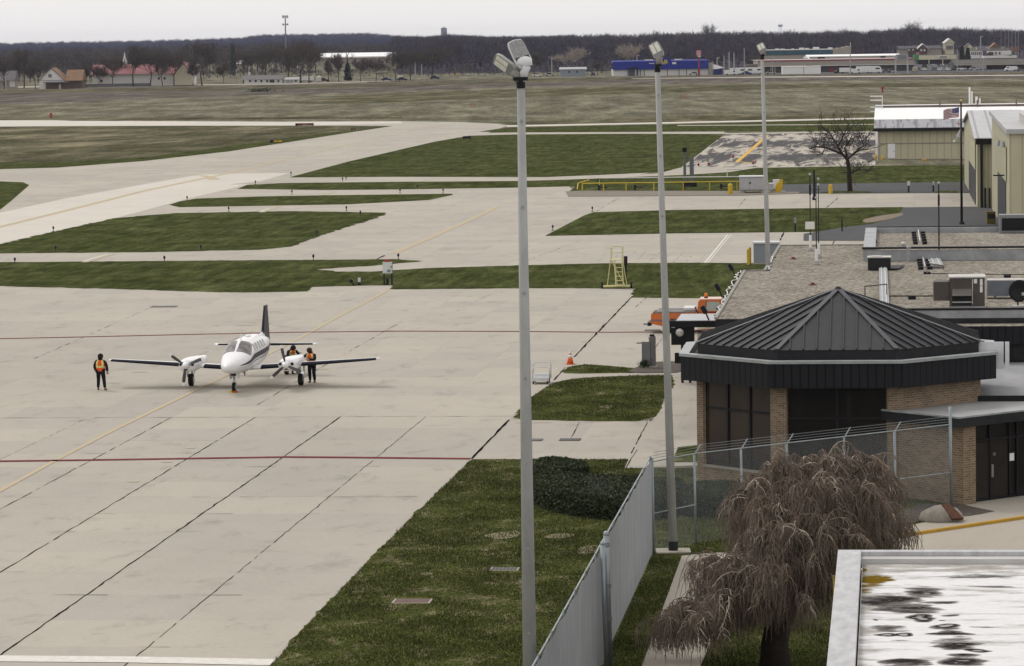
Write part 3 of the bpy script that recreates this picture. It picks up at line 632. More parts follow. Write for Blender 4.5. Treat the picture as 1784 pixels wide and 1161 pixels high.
# service canopy left of the pavilion (posts, lamp)
CN = thing('covered_post_canopy', 'small dark canopy with a pale flat top and a round lamp beside the brick terminal', 'canopy', G(1205, 640), -GR)
CF = Frame(CN.location)
zc = 3.0; c0 = CF.g(1176, 560, zc); c1 = CF.g(1234, 560, zc); c2 = CF.g(1232, 549, zc)
y0, y1 = c0.y, c0.y+4.2
mb = MB(); mb.box(c0.x, c1.x+1.6, y0, y1, zc-.3, zc); mb.build('canopy_frame', m_black, CN)
mb = MB(); mb.box(c0.x+.06, c1.x+1.5, y0+.06, y1-.06, zc+.003, zc+.03); mb.build('canopy_top', M('canopy_top_sheet', (.50, .50, .52), .5, .2, var=.15), CN)
for s in (c0.x+.25, c0.x+.62):
    mb = MB(); mb.box(s, s+.12, y0+.3, y0+.42, 0, zc-.3); mb.build('post', m_black, CN)
mb = MB(); mb.box(c0.x-.2, c0.x+.9, y0+.1, y0+.5, zc-1.15, zc-.32); lb = mb.build('lamp_housing', m_black, CN)
mb = MB(); mb.ball((c0.x+.22, y0+.05, zc-.55), .20, .09, .20, 12); mb.build('lamp_lens', M('lens_glass', (.75, .75, .74), .2, .3, var=.3, vs=9), lb)
mb = MB(); mb.box(c0.x-.05, c0.x+.42, y0+.25, y0+.45, .95, 1.45); mb.build('control_box', m_black, CN)
# ------------------------------------------------------------------ things on the gravel roof
m_ac = M('brown_grey_sheet_metal', (.095, .083, .075), .55, .2, var=.15); m_acd = M('dark_grille', (.018, .018, .02), .6, 0)
m_ltop = M('pale_sheet_metal', (.55, .53, .50), .5, .2, var=.15)
def on(px, py, z=R5): return G(px, py, z)
# big air handler
A0 = on(1655, 539, R5+.02); AH = thing('rooftop_air_handler', 'large brown grey air handler with a side hood and grille near the front parapet', 'air conditioner', A0, -GR)
sA = F/ (A0.y)
def hgt(py, px, Y): return D(px, py, Y).z-A0.z
mb = MB(); mb.box(0, 1.45, 0, 1.7, .12, 1.30); mb.build('cabinet', m_ac, AH, bevel=.02)
mb = MB(); mb.box(-.04, 1.50, -.04, 1.75, 1.303, 1.36); mb.build('lid', m_ltop, AH)
mb = MB(); mb.box(-.68, -.003, .1, 1.2, .35, 1.15); mb.build('side_hood', m_ac, AH, bevel=.02)
mb = MB(); mb.prism([(0, .5), (-.35, .0), (-.35, -.02), (0, -.02)], .12, .98)
mb = MB(); mb.add([(.1, -.003, .85), (.9, -.003, .85), (.9, -.34, .58), (.1, -.34, .58), (.1, -.003, .58), (.9, -.003, .58)], [(0, 3, 2, 1), (0, 4, 3), (1, 2, 5), (3, 4, 5, 2)]); mb.build('intake_hood', M('hood_metal', (.17, .155, .14), .5, .2), AH)
mb = MB(); mb.box(.1, .9, -.012, -.003, .16, .57); mb.build('grille', m_acd, AH)
mb = MB(); mb.box(.1, .9, -.03, -.013, .27, .32); mb.build('grille_bar', m_ltop, AH)
mb = MB(); mb.box(.93, .95, -.014, -.003, .2, 1.25); mb.box(1.25, 1.36, -.014, -.003, .98, 1.26); mb.box(1.25, 1.36, -.014, -.003, .70, .96); mb.box(1.0, 1.13, -.014, -.003, 1.08, 1.26); mb.build('data_plate', M('white_plate', (.75, .75, .74), .5, var=.05), AH)
mb = MB(); mb.box(-.02, 1.47, .02, 1.68, 0, .118); mb.build('curb', m_galvd, AH)
# condenser with a slanted dark sheet beside it
A1 = on(1512, 472); CD = thing('rooftop_condenser', 'black square condenser unit with a flat dark sheet lying to its right on the gravel', 'air conditioner', A1, -GR)
mb = MB(); mb.box(0, 1.12, 0, 1.1, .04, .62); mb.build('casing', m_acd, CD, bevel=.015)
mb = MB(); mb.box(-.02, 1.14, -.02, 1.12, .622, .67); mb.cyl((.4, .55, .67), (.4, .55, .70), .33, .33, 20); mb.build('top_panel', m_ltop, CD)
mb = MB(); mb.add([(1.13, -.02, .05), (1.50, .25, .05), (1.80, 2.7, .05), (1.13, 2.7, .05), (1.13, -.02, .09), (1.50, .25, .09), (1.80, 2.7, .09), (1.13, 2.7, .09)], [(0, 3, 2, 1), (4, 5, 6, 7), (0, 1, 5, 4), (1, 2, 6, 5), (2, 3, 7, 6), (3, 0, 4, 7)]); mb.build('dark_sheet', m_acd, CD)
# louvered box on back roof
A2 = on(1741, 406, 5.35); LB = thing('louvred_roof_unit', 'dark louvred box with a pale frame at the far right of the back roof', 'air conditioner', A2, -GR)
mb = MB(); mb.box(0, 3.2, 0, 1.2, 0, 1.0); mb.build('casing', M('grey_casing', (.24, .24, .25), .5, .2), LB)
mb = MB(); mb.box(.14, 3.0, -.02, -.003, .12, .82); lo = mb.build('louvre', m_acd, LB)
mb = MB()
for k in range(9): mb.box(.14, 3.0, -.04, -.022, .15+k*.075, .17+k*.075)
mb.build('blade', m_black, lo)
# satellite dish
A3 = on(1772, 536); SD = thing('satellite_dish', 'black round satellite dish on a short mast by the right edge of the roof', 'satellite dish', A3, -GR+.3)
mb = MB(); rings = []
for r, d in ((.02, .0), (.18, .02), (.34, .07), (.46, .14)):
    rings.append([(r*math.cos(2*PI*k/24), -.25+d*-1+.1, .72+r*math.sin(2*PI*k/24)) for k in range(24)])
for r, d in ((.46, .12), (.34, .05), (.18, .0), (.02, -.02)):
    rings.append([(r*math.cos(2*PI*k/24), -.25-d+.13, .72+r*math.sin(2*PI*k/24)) for k in range(24)])
mb.loft(rings); mb.build('dish', m_acd, SD, smooth=True)
mb = MB(); mb.cyl((0, -.1, 0), (0, -.1, .75), .035); mb.bar((0, -.32, .4), (0, -.75, .62), .03, .03); mb.build('mast', m_black, SD)
mb = MB(); mb.box(-.05, .05, -.82, -.72, .56, .68); mb.build('feed_horn', m_ltop, SD)
mb = MB(); mb.box(-.25, .35, -.35, .15, 0, .1); mb.build('ballast', m_ltop, SD)
# grey duct behind the dish
A4 = on(1720, 521); DU = thing('roof_duct', 'long blue grey duct running right from the air handler', 'duct', A4, -GR)
mb = MB(); mb.box(0, 6, 0, .8, .12, .78); mb.build('duct_body', M('blue_grey_metal', (.17, .19, .22), .5, .2, var=.2), DU)
mb = MB(); mb.box(0, 6, -.02, .82, .782, .83); mb.build('duct_cap', m_ltop, DU)
for x in (.3, 2.3, 4.6): MB().box(x, x+.1, .1, .7, 0, .118).build('support', m_galvd, DU)
# flat wooden/metal ducts lying on roof
for i, (p, q, wd, lab) in enumerate((((1541, 536), (1538, 462), .40, 'long pale plank duct running back from the pavilion roof to the black condenser'), ((1633, 468), (1618, 436), .62, 'wide pale plank duct climbing to the back parapet'))):
    a, b = on(*p), on(*q); o = thing('cable_tray', lab, 'cable tray', a); d = b-a
    mb = MB(); mb.bar((0, 0, .10), d+Vector((0, 0, .10)), wd, .1); mb.build('tray', m_galvd, o)
    mb = MB(); nn = Vector((d.y, -d.x, 0)).normalized()*wd*.22; mb.bar(nn+Vector((0, 0, .17)), d+nn+Vector((0, 0, .17)), .05, .03); mb.bar(-nn+Vector((0, 0, .17)), d-nn+Vector((0, 0, .17)), .04, .03); mb.build('conduit', M('pale_conduit', (.6, .6, .6), .5, .2), o)
# pipe run on blocks
def piperun(label, pts, r, blk=True, zt=.16, name='roof_pipe', mat=None, step=1.3, z0=R5, bm=None):
    P = [on(x, y, z0) for x, y in pts]; o = thing(name, label, 'pipe', P[0]); P = [p-P[0] for p in P]
    mb = MB(); mb.tube([p+Vector((0, 0, zt)) for p in P], r, 6); mb.build('pipe', mat or m_black, o)
    if blk:
        for i in range(len(P)-1):
            L = (P[i+1]-P[i]).length; n = max(1, int(L/step))
            for k in range(n):
                c = P[i]+(P[i+1]-P[i])*((k+.5)/n)
                mb = MB(); mb.prism([(c.x-.16, c.y-.1), (c.x+.16, c.y-.1), (c.x+.16, c.y+.1), (c.x-.16, c.y+.1)], 0, zt-.03); mb.build('support_block', bm or m_black, o)
    return o
o = piperun('pale pipe on paired black blocks running back across the middle of the gravel roof', [(1612, 472), (1609, 460), (1604, 436)], .03, False, .2, mat=M('pale_conduit', (.6, .6, .6)), name='roof_pipe')
base = o.location
for k in range(9):
    y = 470-k*4.4; x = 1612-k*.9
    for s in (-.22, .22):
        c = on(x, y)-base; mb = MB(); mb.box(c.x+s-.12, c.x+s+.12, c.y-.12, c.y+.12, 0, .16); mb.build('support_block', m_black, o)
o = piperun('short pale pipe on paired black blocks crossing the raised back roof', [(1603, 427), (1599, 402)], .03, False, .2, mat=MATS['pale_conduit'], z0=5.32)
base = o.location
for k in range(6):
    y = 426-k*4.4; x = 1603-k*.8
    for s in (-.25, .25):
        c = on(x, y, 5.32)-base; mb = MB(); mb.box(c.x+s-.12, c.x+s+.12, c.y-.12, c.y+.12, 0, .16); mb.build('support_block', m_black, o)
piperun('thin black pipe bending right toward the air handler', [(1614, 474), (1616, 482), (1700, 483.5), (1810, 484)], .022, True, .15, step=4)
piperun('thin black pipe left of the air handler on low blocks', [(1550, 522), (1628, 522)], .03, True, .15, step=3)
piperun('thin black pipe right of the air handler on low blocks', [(1720, 526), (1830, 526)], .03, True, .15, step=3)
def hoop(label, p, q, h):
    a, b = on(*p), on(*q); o = thing('pipe_hoop', label, 'pipe', a); d = b-a
    MB().tube([Vector((0, 0, 0)), Vector((0, 0, h)), d+Vector((0, 0, h)), d], .028, 6).build('pipe', M('rusty_brown_pipe', (.09, .06, .05), .7, var=.3), o)
hoop('brown pipe hoop over the long plank duct', (1507, 524), (1545, 520), .62); hoop('small brown pipe hoop over the wide plank duct', (1613, 466), (1643, 470), .2)
# vents
def vent(label, px, py, r, h, cap, mat, z=R5, cat='roof vent'):
    o = thing('roof_vent', label, cat, on(px, py, z)); MB().cyl((0, 0, 0), (0, 0, h), r, r, 12).build('stack', mat, o)
    MB().cyl((0, 0, 0), (0, 0, .12), r*1.6, r*1.3, 12).build('flashing', M('lead_flashing', (.30, .30, .31), .6), o)
    if cap: MB().lathe([(r*1.6, h-.02), (r*1.7, h+.06), (r*.4, h+.16)], 12).build('cap', mat, o)
m_wp = M('white_pipe', (.78, .78, .76), .5, var=.06)
vent('tall grey vent stack with a white foot near the back parapet', 1583, 457, .07, .72, True, m_galvd)
vent('small pale vent cap on the raised back roof', 1574, 430, .08, .12, True, m_ltop, 5.32)
vent('small white gooseneck vent beside the pipe run', 1592, 447, .05, .2, True, m_wp)
vent('small dark vent at the left end of the raised back roof', 1525, 428, .06, .15, True, m_black, 5.32)
# drains
for lab, px, py in (('rusty round drain on the gravel ahead of the pavilion peak', 1416, 497), ('rusty round drain in the patch of gravel near the white masts', 1382, 452), ('rusty round drain on the lower gravel strip at right', 1689, 563)):
    z = 4.75 if py > 560 else R5
    o = thing('roof_drain', lab, 'roof drain', on(px, py, z)); MB().lathe([(.2, 0), (.2, .02), (.1, .05)], 14).build('ring', M('rusty_iron', (.16, .05, .035), .8, var=.3), o)
    MB().lathe([(.10, .05), (.09, .10), (.02, .13)], 12).build('dome_strainer', MATS['rusty_iron'], o)
# cable zigzag along the left edge
def cable(label, pts, r, amp=0.):
    P = [on(x, y) for x, y in pts]; o = thing('loose_cable', label, 'cable', P[0]); Q = []
    rr = random.Random(3)
    for i in range(len(P)-1):
        for k in range(4): Q.append(P[i]+(P[i+1]-P[i])*k/4-P[0]+Vector((rr.uniform(-amp, amp), 0, .07+rr.uniform(-.02, .02))))
    Q.append(P[-1]-P[0]+Vector((0, 0, .05)))
    MB().tube(Q, r, 5).build('cable', M('white_cable', (.7, .7, .68), .6, var=.1), o)
    for q in Q[::3]: MB().box(q.x-.07, q.x+.07, q.y-.07, q.y+.07, 0, .06).build('cable_clip', m_black, o)
cable('white zigzag heating cable along the left edge of the front roof', [(1250, 551), (1257, 535), (1256, 530), (1264, 518), (1266, 510), (1274, 500), (1276, 492), (1282, 490), (1281, 485), (1288, 478), (1290, 473.6)], .024, .12)
cable('short white zigzag cable along the left edge of the rear roof', [(1340, 472), (1341, 466), (1340, 463), (1344, 455), (1345, 450), (1349, 449)], .026, .08)
# floodlights tilted at the roof's left edge
for lab, px, py, qx, qy in (('farthest black floodlight leaning out from the corner of the gravel roof', 1281, 477, 1270, 461), ('middle black floodlight leaning out from the left edge of the gravel roof', 1258, 514, 1247, 495), ('nearest black floodlight leaning over the orange pickup', 1235, 554, 1223, 534)):
    a = on(px, py, 4.9); b = D(qx, qy, a.y+.1); o = thing('roof_floodlight', lab, 'floodlight', a); d = b-a
    MB().cyl((0, 0, -.1), d*.45, .035).build('arm', m_black, o)
    MB().bar(d*.4, d, .13, .2).build('lamp_head', m_black, o, bevel=.02)
    MB().bar(d*.55+Vector((-.07, -.02, 0)), d*.9+Vector((-.07, -.02, 0)), .02, .12).build('lens', M('lens_grey', (.25, .25, .27), .2), o)
# antenna masts
def antenna(label, bx, by, ty, parts, wh=None, mastr=.028, z=R5):
    a = on(bx, by, z); o = thing('antenna_mast', label, 'antenna', a)
    top = D(bx, ty, a.y).z-a.z
    MB().cyl((0, 0, 0), (0, 0, top), mastr, mastr*.8, 8).build('mast', m_black, o)
    if wh:
        h = D(bx, wh, a.y).z-a.z
        MB().cyl((0, 0, .16), (0, 0, h), .075, .07, 12).build('white_sleeve', m_wp, o); MB().lathe([(.17, 0), (.17, .05), (.12, .18), (.12, .2)], 14).build('mast_foot', MATS['steel_plate'], o)
    for k, (yy, kind) in enumerate(parts):
        h = D(bx, yy, a.y).z-a.z
        if kind == 'whip': MB().cyl((0, 0, h), (0, 0, top+.5), .012, .006, 6).build('whip', m_black, o)
        if kind == 'box': MB().box(-.27, .22, -.15, -.05, h-.2, h+.2).build('panel_antenna', M('cream_panel', (.75, .73, .66), .5, var=.05), o)
        if kind == 'ball': MB().ball((0, 0, h), .07).build('beacon', M('grey_beacon', (.4, .45, .45), .3), o)
        if kind == 'col': MB().cyl((0, 0, h-.55), (0, 0, h), .055, .055, 8).build('radio_sleeve', m_black, o)
        if kind == 'cross': MB().bar((-.25, 0, h), (.25, 0, h), .02, .02).build('crossarm', m_black, o)
    return o
antenna('left antenna mast with a cream panel and white sleeve on the gravel roof', 1412, 438, 302, ((393, 'box'), (322, 'col'), (304, 'ball')), 410)
antenna('front antenna mast with a white sleeve among the three on the gravel roof', 1422.5, 462, 315, ((330, 'cross'), (345, 'ball')), 434)
antenna('rear antenna mast with a white sleeve among the three on the gravel roof', 1426.5, 450, 318, ((322, 'ball'), (312, 'ball')), 424)
antenna('thin black lightning mast standing by the back parapet', 1636, 446, 318, ((319, 'ball'), (340, 'col')), None, .04)
o = thing('pole_lamp', 'short black pole behind the antenna masts', 'pole', G(1418.5, 349)); MB().cyl((0, 0, 0), (0, 0, D(1418.5, 297, o.location.y).z), .12, .10, 8).build('pole', m_black, o)
MB().cyl((0, 0, 0), (0, 0, .3), .2, .2, 8).build('base', m_black, o)
# ================================================================== FOREGROUND
# ---- building with the white membrane roof (bottom right)
ZW = 5.0
WB = thing('flat_roofed_building', 'building corner with a stained white membrane roof and rain puddles in the lower right corner', 'building', G(1460, 958, ZW)-Vector((0, 0, ZW)), -GR)
WF = Frame(WB.location)
m_memb, nt_, b_ = newmat('white_membrane'); b_.inputs['Roughness'].default_value = .42; b_.inputs['Specular IOR Level'].default_value = .5
n_ = noise(nt_, .9, 8, .75, stretch=(.45, 1.3, 1), dist=.6); f_ = noise(nt_, 7, 6, .75, stretch=(.4, 1.4, 1))
c_ = ramp(nt_, n_, [(.30, (.28, .265, .25)), (.42, (.52, .51, .50)), (.55, (.74, .74, .755)), (.8, (.62, .61, .61))])
nt_.links.new(mixc(nt_, 1., c_, ramp(nt_, f_, [(.3, .82), (.6, 1.04)]), 'MULTIPLY'), b_.inputs['Base Color'])
nt_.links.new(ramp(nt_, n_, [(.35, .5), (.6, .2)]), b_.inputs['Roughness'])
m_cope = M('aluminium_coping', (.54, .54, .55), .5, .25, col2=(.36, .36, .37), vs=1.6, stretch=(3, .8, 1), bmp=.1)
mb = MB(); mb.box(.55, 16, -26, -.75, ZW-.42, ZW-.22); mb.build('roof', m_memb, WB)
mb = MB(); mb.box(0, .52, -26, 0, ZW-.2, ZW); mb.box(.52, 16, -.30, 0, ZW-.2, ZW); mb.build('parapet_coping', m_cope, WB, bevel=.01)
mb = MB(); mb.box(.50, 16, -.74, -.31, ZW-.3, ZW-.10); mb.build('inner_ledge', M('pale_ledge', (.60, .59, .58), .5, col2=(.36, .35, .33), vs=1.5, stretch=(.3, 3, 1)), WB)
mb = MB(); mb.box(.08, 16, -26, -.08, 0, ZW-.45); mb.build('wall', M('shaded_navy_wall', (.020, .024, .040), .6, var=.2), WB)  # shade of the side wall put into the dark navy colour
mb = MB(); mb.prism([(.02, -26), (.07, -26), (.07, -.1), (.02, -.1)], 3.7, ZW-.21); mb.build('fascia', M('shaded_navy_fascia', (.022, .027, .045), .5), WB)  # fascia coloured dark as part of the shaded side face
import mathutils.noise as MN
def z5(x, y): return G(1400+x/4.6458, 940+y/4.6458, ZW-.215)
WET = [(720, 500, 260, 66, 1.), (960, 420, 160, 46, .8), (840, 565, 260, 42, 1.), (960, 636, 120, 40, 1.2), (1100, 515, 190, 18, .8), (660, 772, 70, 20, .9), (800, 768, 95, 22, 1.1), (690, 720, 150, 28, .55), (1150, 715, 140, 22, 1.), (1210, 766, 190, 22, 1.1), (1260, 848, 210, 46, .9), (1400, 900, 110, 18, 1.3), (1310, 940, 130, 14, .8), (1290, 990, 200, 34, .95), (820, 998, 210, 34, .95), (1165, 658, 50, 9, .8), (578, 652, 26, 10, 1.), (1190, 606, 90, 9, .7), (760, 815, 120, 14, .35), (1500, 300, 500, 14, .4), (1450, 380, 330, 8, .5), (1500, 705, 160, 8, .45)]
WETL = []
for cx, cy, rx, ry, k in WET:
    c = WF.loc(z5(cx, cy)); e = WF.loc(z5(cx+rx, cy)); f1 = WF.loc(z5(cx, cy-ry)); f2 = WF.loc(z5(cx, cy+ry)); WETL.append((c.x, c.y, abs(e.x-c.x), abs(f1.y-f2.y)/2, k))
ALG = [(450, 280, 60, 80, 1), (560, 335, 150, 55, 1), (650, 318, 110, 30, 1), (500, 400, 70, 50, .5)]; ALGL = []
for cx, cy, rx, ry, k in ALG:
    c = WF.loc(z5(cx, cy)); e = WF.loc(z5(cx+rx, cy)); f1 = WF.loc(z5(cx, cy-ry)); f2 = WF.loc(z5(cx, cy+ry)); ALGL.append((c.x, c.y, abs(e.x-c.x), abs(f1.y-f2.y)/2, k))
gx, gy = np.linspace(.56, 7.5, 190), np.linspace(-17, -.76, 230); vs = []; wet = []; alg = []; dirt = []
for y in gy:
    for x in gx:
        wx = x+.22*MN.noise(Vector((x*1.3, y*2.2, 3))); wy = y+.30*MN.noise(Vector((x*1.1, y*1.8, 9)))
        n_ = MN.fractal(Vector((x*1.1, y*3.0, 5)), .55, 2.1, 5)
        v = max(k*(1-((wx-cx)/rx)**2-((wy-cy)/ry)**2) for cx, cy, rx, ry, k in WETL); w_ = max(k*(1-((wx-cx)/rx)**2-((wy-cy)/ry)**2) for cx, cy, rx, ry, k in ALGL)
        vs.append((x, y, ZW-.214)); wet.append(max(-1, v)+n_*.55); alg.append(max(-1, w_)+n_*.5)
        dirt.append(max(0, 1-abs(y+.8)/2.2)*.5+max(0, 1-(x-.56)/.5)*.4+.5*MN.fractal(Vector((x*.5, y*1.6, 1)), .6, 2, 5))
nx_ = len(gx); mb = MB(); mb.add(vs, [(j*nx_+i, j*nx_+i+1, (j+1)*nx_+i+1, (j+1)*nx_+i) for j in range(len(gy)-1) for i in range(nx_-1)])
m_rs, nt_, b_ = newmat('stained_white_membrane'); b_.inputs['Specular IOR Level'].default_value = .16
def attr(nt, name, a, b_):
    t = nt.nodes.new('ShaderNodeAttribute'); t.attribute_name = name; r = nt.nodes.new('ShaderNodeMapRange'); r.interpolation_type = 'SMOOTHSTEP'; r.inputs['From Min'].default_value = a; r.inputs['From Max'].default_value = b_; nt.links.new(t.outputs['Fac'], r.inputs['Value']); return r.outputs[0]
f_ = noise(nt_, 9, 7, .8, stretch=(.35, 1.4, 1)); base_ = ramp(nt_, f_, [(.3, (.58, .575, .57)), (.6, (.74, .74, .75))])
c_ = mixc(nt_, attr(nt_, 'dirt', .02, .62), base_, mixc(nt_, 1., (.38, .36, .33), ramp(nt_, f_, [(.3, .5), (.65, 1.25)]), 'MULTIPLY'))
c_ = mixc(nt_, attr(nt_, 'algae', .0, .75), c_, (.15, .095, .012)); c_ = mixc(nt_, attr(nt_, 'wet', -.15, .40), c_, mixc(nt_, 1., (.150, .138, .132), ramp(nt_, f_, [(.3, .35), (.65, 1.6)]), 'MULTIPLY'))
deep = attr(nt_, 'wet', .40, .85); c_ = mixc(nt_, deep, c_, (.030, .027, .026)); nt_.links.new(c_, b_.inputs['Base Color'])
nt_.links.new(ramp(nt_, attr(nt_, 'wet', .98, 1.2), [(0, .7), (1, .04)]), b_.inputs['Roughness']); nt_.links.new(ramp(nt_, attr(nt_, 'wet', .98, 1.2), [(0, 0.), (1, .5)]), b_.inputs['Specular IOR Level'])
o = mb.build('roof_surface', m_rs, WB)
for nm_, vals in (('wet', wet), ('algae', alg), ('dirt', dirt)): at = o.data.attributes.new(nm_, 'FLOAT', 'POINT'); at.data.foreach_set('value', vals)
for yy_ in (-4.2, -7.6, -11): MB().box(.56, 7.5, yy_, yy_+.05, ZW-.213, ZW-.209).build('membrane_seam', M('seam_strip', (.60, .60, .60), .5, col2=(.45, .44, .43), vs=4), WB)
# yellow gas riser beside the roof corner
o = thing('gas_riser', 'thin yellow gas riser pipe at the left wall of the white roofed building', 'pipe', WF.w(-.045, -2.9), -GR)
MB().tube([(0, 0, 0), (0, 0, 4.85)], .025, 8).build('pipe', M('gas_yellow', (.55, .36, .03), .6, col2=(.30, .2, .03), vs=6, var=.3), o)
MB().box(-.12, .12, -.08, .08, 2.6, 2.85).build('valve_box', m_black, o)
# ---- light poles
m_pole = M('spun_concrete_pole', (.42, .42, .405), .8, col2=(.31, .31, .30), vs=3, bmp=.25, bs=25, stretch=(1, 1, .35))
m_house = M('white_lamp_housing', (.72, .73, .74), .45, .1, var=.08); m_lens = M('lamp_diffuser', (.80, .78, .68), .3, 0, var=.12, vs=5)
m_mesh, nt_, b_ = newmat('smoked_lamp_glass'); b_.inputs['Base Color'].default_value = (.30, .31, .31, 1); b_.inputs['Roughness'].default_value = .25; b_.inputs['Alpha'].default_value = .55
def lampshape(top=False):
    pass
def head(parent, origin, aim, length, width, look, under):
    # origin: knuckle; aim: direction in which the head stretches; look: which side of the head faces the viewer
    aim = Vector(aim).normalized(); side = Vector(look).cross(aim).normalized(); nrm = aim.cross(side).normalized()
    if nrm.dot(Vector(look)) < 0: nrm = -nrm
    X = Matrix((side, aim, nrm)).transposed().to_4x4(); X.translation = Vector(origin)
    w2 = width/2
    out = [(-w2*.75, 0), (w2*.75, 0), (w2, length*.18), (w2*.97, length*.8), (w2*.80, length*.96), (0, length), (-w2*.80, length*.96), (-w2*.97, length*.8), (-w2, length*.18)]
    th = .11
    mb = MB().at(X); ins = [(x*.9, y*.93+length*.035) for x, y in out]
    n = len(out)
    mb.loft([[(x, y, -th) for x, y in ins], [(x, y, -th*.6) for x, y in out], [(x, y, 0) for x, y in out], [(x, y, .0) for x, y in ins]], caps=False)
    mb.prism(ins, -th, -th+.01)
    body = mb.build('lamp_housing', m_house if not under else M('grey_lamp_housing', (.40, .40, .38), .5, var=.1), parent)
    if under:
        mb = MB().at(X); mb.box(-w2*.78, -w2*.08, length*.32, length*.9, -.02, .012); mb.box(w2*.08, w2*.78, length*.32, length*.9, -.02, .012); mb.build('diffuser', m_lens, body)
        mb = MB().at(X); mb.prism([(x*.93, y*.97+.01) for x, y in out], -.03, .003); mb.build('frame', M('pale_lamp_frame', (.26, .26, .25), .5, var=.1), body)
    else:
        mb = MB().at(X); mb.prism([(-w2*.92, length*.36), (w2*.92, length*.36), (w2*.90, length*.8), (w2*.74, length*.92), (0, length*.96), (-w2*.74, length*.92), (-w2*.90, length*.8)], -.04, .02); mb.build('visor', M('smoked_visor', (.22, .225, .225), .3, 0, col2=(.36, .36, .35), vs=14), body)
        mb = MB().at(X); mb.ball((0, length*.17, .0), w2*.93, length*.19, .09, 14); mb.build('driver_cover', m_house, body, smooth=True)
    return body
def pole(label, base, top_px, top_py, rbot, rtop, heads, plate=True):
    o = thing('light_pole', label, 'light pole', base, 0, 'apron floodlight poles'); top = D(top_px, top_py, base.y)-base
    MB().tube([(0, 0, 0), top*.5, top], [rbot, (rbot+rtop)/2, rtop], 20).build('shaft', m_pole, o, smooth=True)
    MB().cyl(top-Vector((0, 0, .05)), top+Vector((0, 0, .12)), rtop*1.15, rtop*1.15, 16).build('collar', m_black, o)
    n = int(top.z/1.75)
    for k in range(n):
        p = top*((k+.6)/n); r = rbot+(rtop-rbot)*((k+.6)/n)
        MB().cyl(p+Vector((0, -r-.02, 0)), p+Vector((0, -r+.05, 0)), .035, .035, 8).build('step_bolt', m_galvd, o)
    if plate: MB().box(-.55, .55, -.5, .5, -.02, .06).build('base_pad', mc_walk, o); MB().cyl((0, 0, .06), (0, 0, .35), rbot*1.1, rbot*1.1, 16).build('base_cap', m_dark, o)
    for hd in heads:
        kn = top+Vector(hd['knee']); mb = MB(); mb.tube([top+Vector((hd['knee'][0]*.35, 0, .1)), top+Vector((hd['knee'][0]*.6, 0, .1+hd['knee'][2]*.45)), kn], [.085, .09, .10], 12); arm = mb.build('bracket', m_house if not hd['under'] else M('grey_bracket', (.32, .31, .28), .6, var=.2), o, smooth=True)
        MB().cyl(top+Vector((hd['knee'][0]*.35, 0, .12)), top+Vector((hd['knee'][0]*.36, 0, .2)), .12, .12, 12).build('strap', m_black, o)
        head(o, kn, hd['aim'], hd['len'], hd['wid'], hd['look'], hd['under'])
    return o
b1 = Vector((.47, 80.0, 0)); b1.x = D(923, 1161, 80).x
pole('nearest and thickest concrete light pole, with two tilted lamp heads above the forest', b1, 907.5, 150, .172, .088,
     [dict(knee=(.13, -.05, .44), aim=(-.28, .25, .62), len=.70, wid=.40, look=(.30, -1, .50), under=False), dict(knee=(-.17, .05, .30), aim=(-.62, .35, .48), len=.60, wid=.32, look=(.1, -1, -.75), under=True)], False)
b2 = G(1173, 962)
pole('middle concrete light pole rising beside the chain link fence', b2, 1145.5, 123, .142, .083,
     [dict(knee=(.08, -.05, .42), aim=(-.30, .25, .62), len=.56, wid=.37, look=(.1, -1, -.45), under=True)])
b3 = D(1343, 620, 178.0); b3.z = 0
pole('farthest concrete light pole, rising behind the corner of the gravel roof', b3, 1328, 102, .142, .088,
     [dict(knee=(.06, -.05, .32), aim=(-.28, .25, .62), len=.50, wid=.40, look=(.1, -1, -.45), under=True)])
# ---- slatted fence running toward the viewer
FA = G(1137, 966); FO = thing('slatted_fence', 'tall grey privacy slat fence running toward the viewer across the lawn', 'fence', FA, -GR)
FF = Frame(FA); m_slat = M('grey_vinyl_slat', (.42, .435, .46), .6, var=.16, vs=1.4, stretch=(1, 1, .3)); m_gpost = M('galvanised_post', (.34, .38, .40), .45, .5, var=.2)
HF = D(1137, 797, FA.y).z; mb = MB(); mbe = MB()
rf = random.Random(9); y = -.05
while y > -48:
    x = rf.gauss(0, .0012); ht = HF-.05+.035*math.sin(y*2.1)+rf.uniform(-.012, .012); tw = .091
    if abs((y % 3.05)-1.5) < .05: tw = .08
    mb.box(x-.002, x+.002, y-tw, y, .06, ht)
    y -= .094+(.014 if rf.random() < .04 else 0)
mb.build('slat', m_slat, FO)['kind'] = 'stuff'
MB().tube([(-.045, .0, HF), (-.045, -16, HF+.02), (-.045, -32, HF-.01), (-.045, -48, HF)], .024, 8).build('top_rail', m_gpost, FO)
k = 0
for y in np.arange(0, -48, -3.05):
    MB().cyl((-.045, y, 0), (-.045, y, HF+.03), .03, .03, 8).build('post', m_gpost, FO)
    mb = MB(); mb.bar((.0, y, HF-.0), (-.03, y-.35, HF+.06), .02, .02); mb.build('tie_clip', m_gpost, FO)
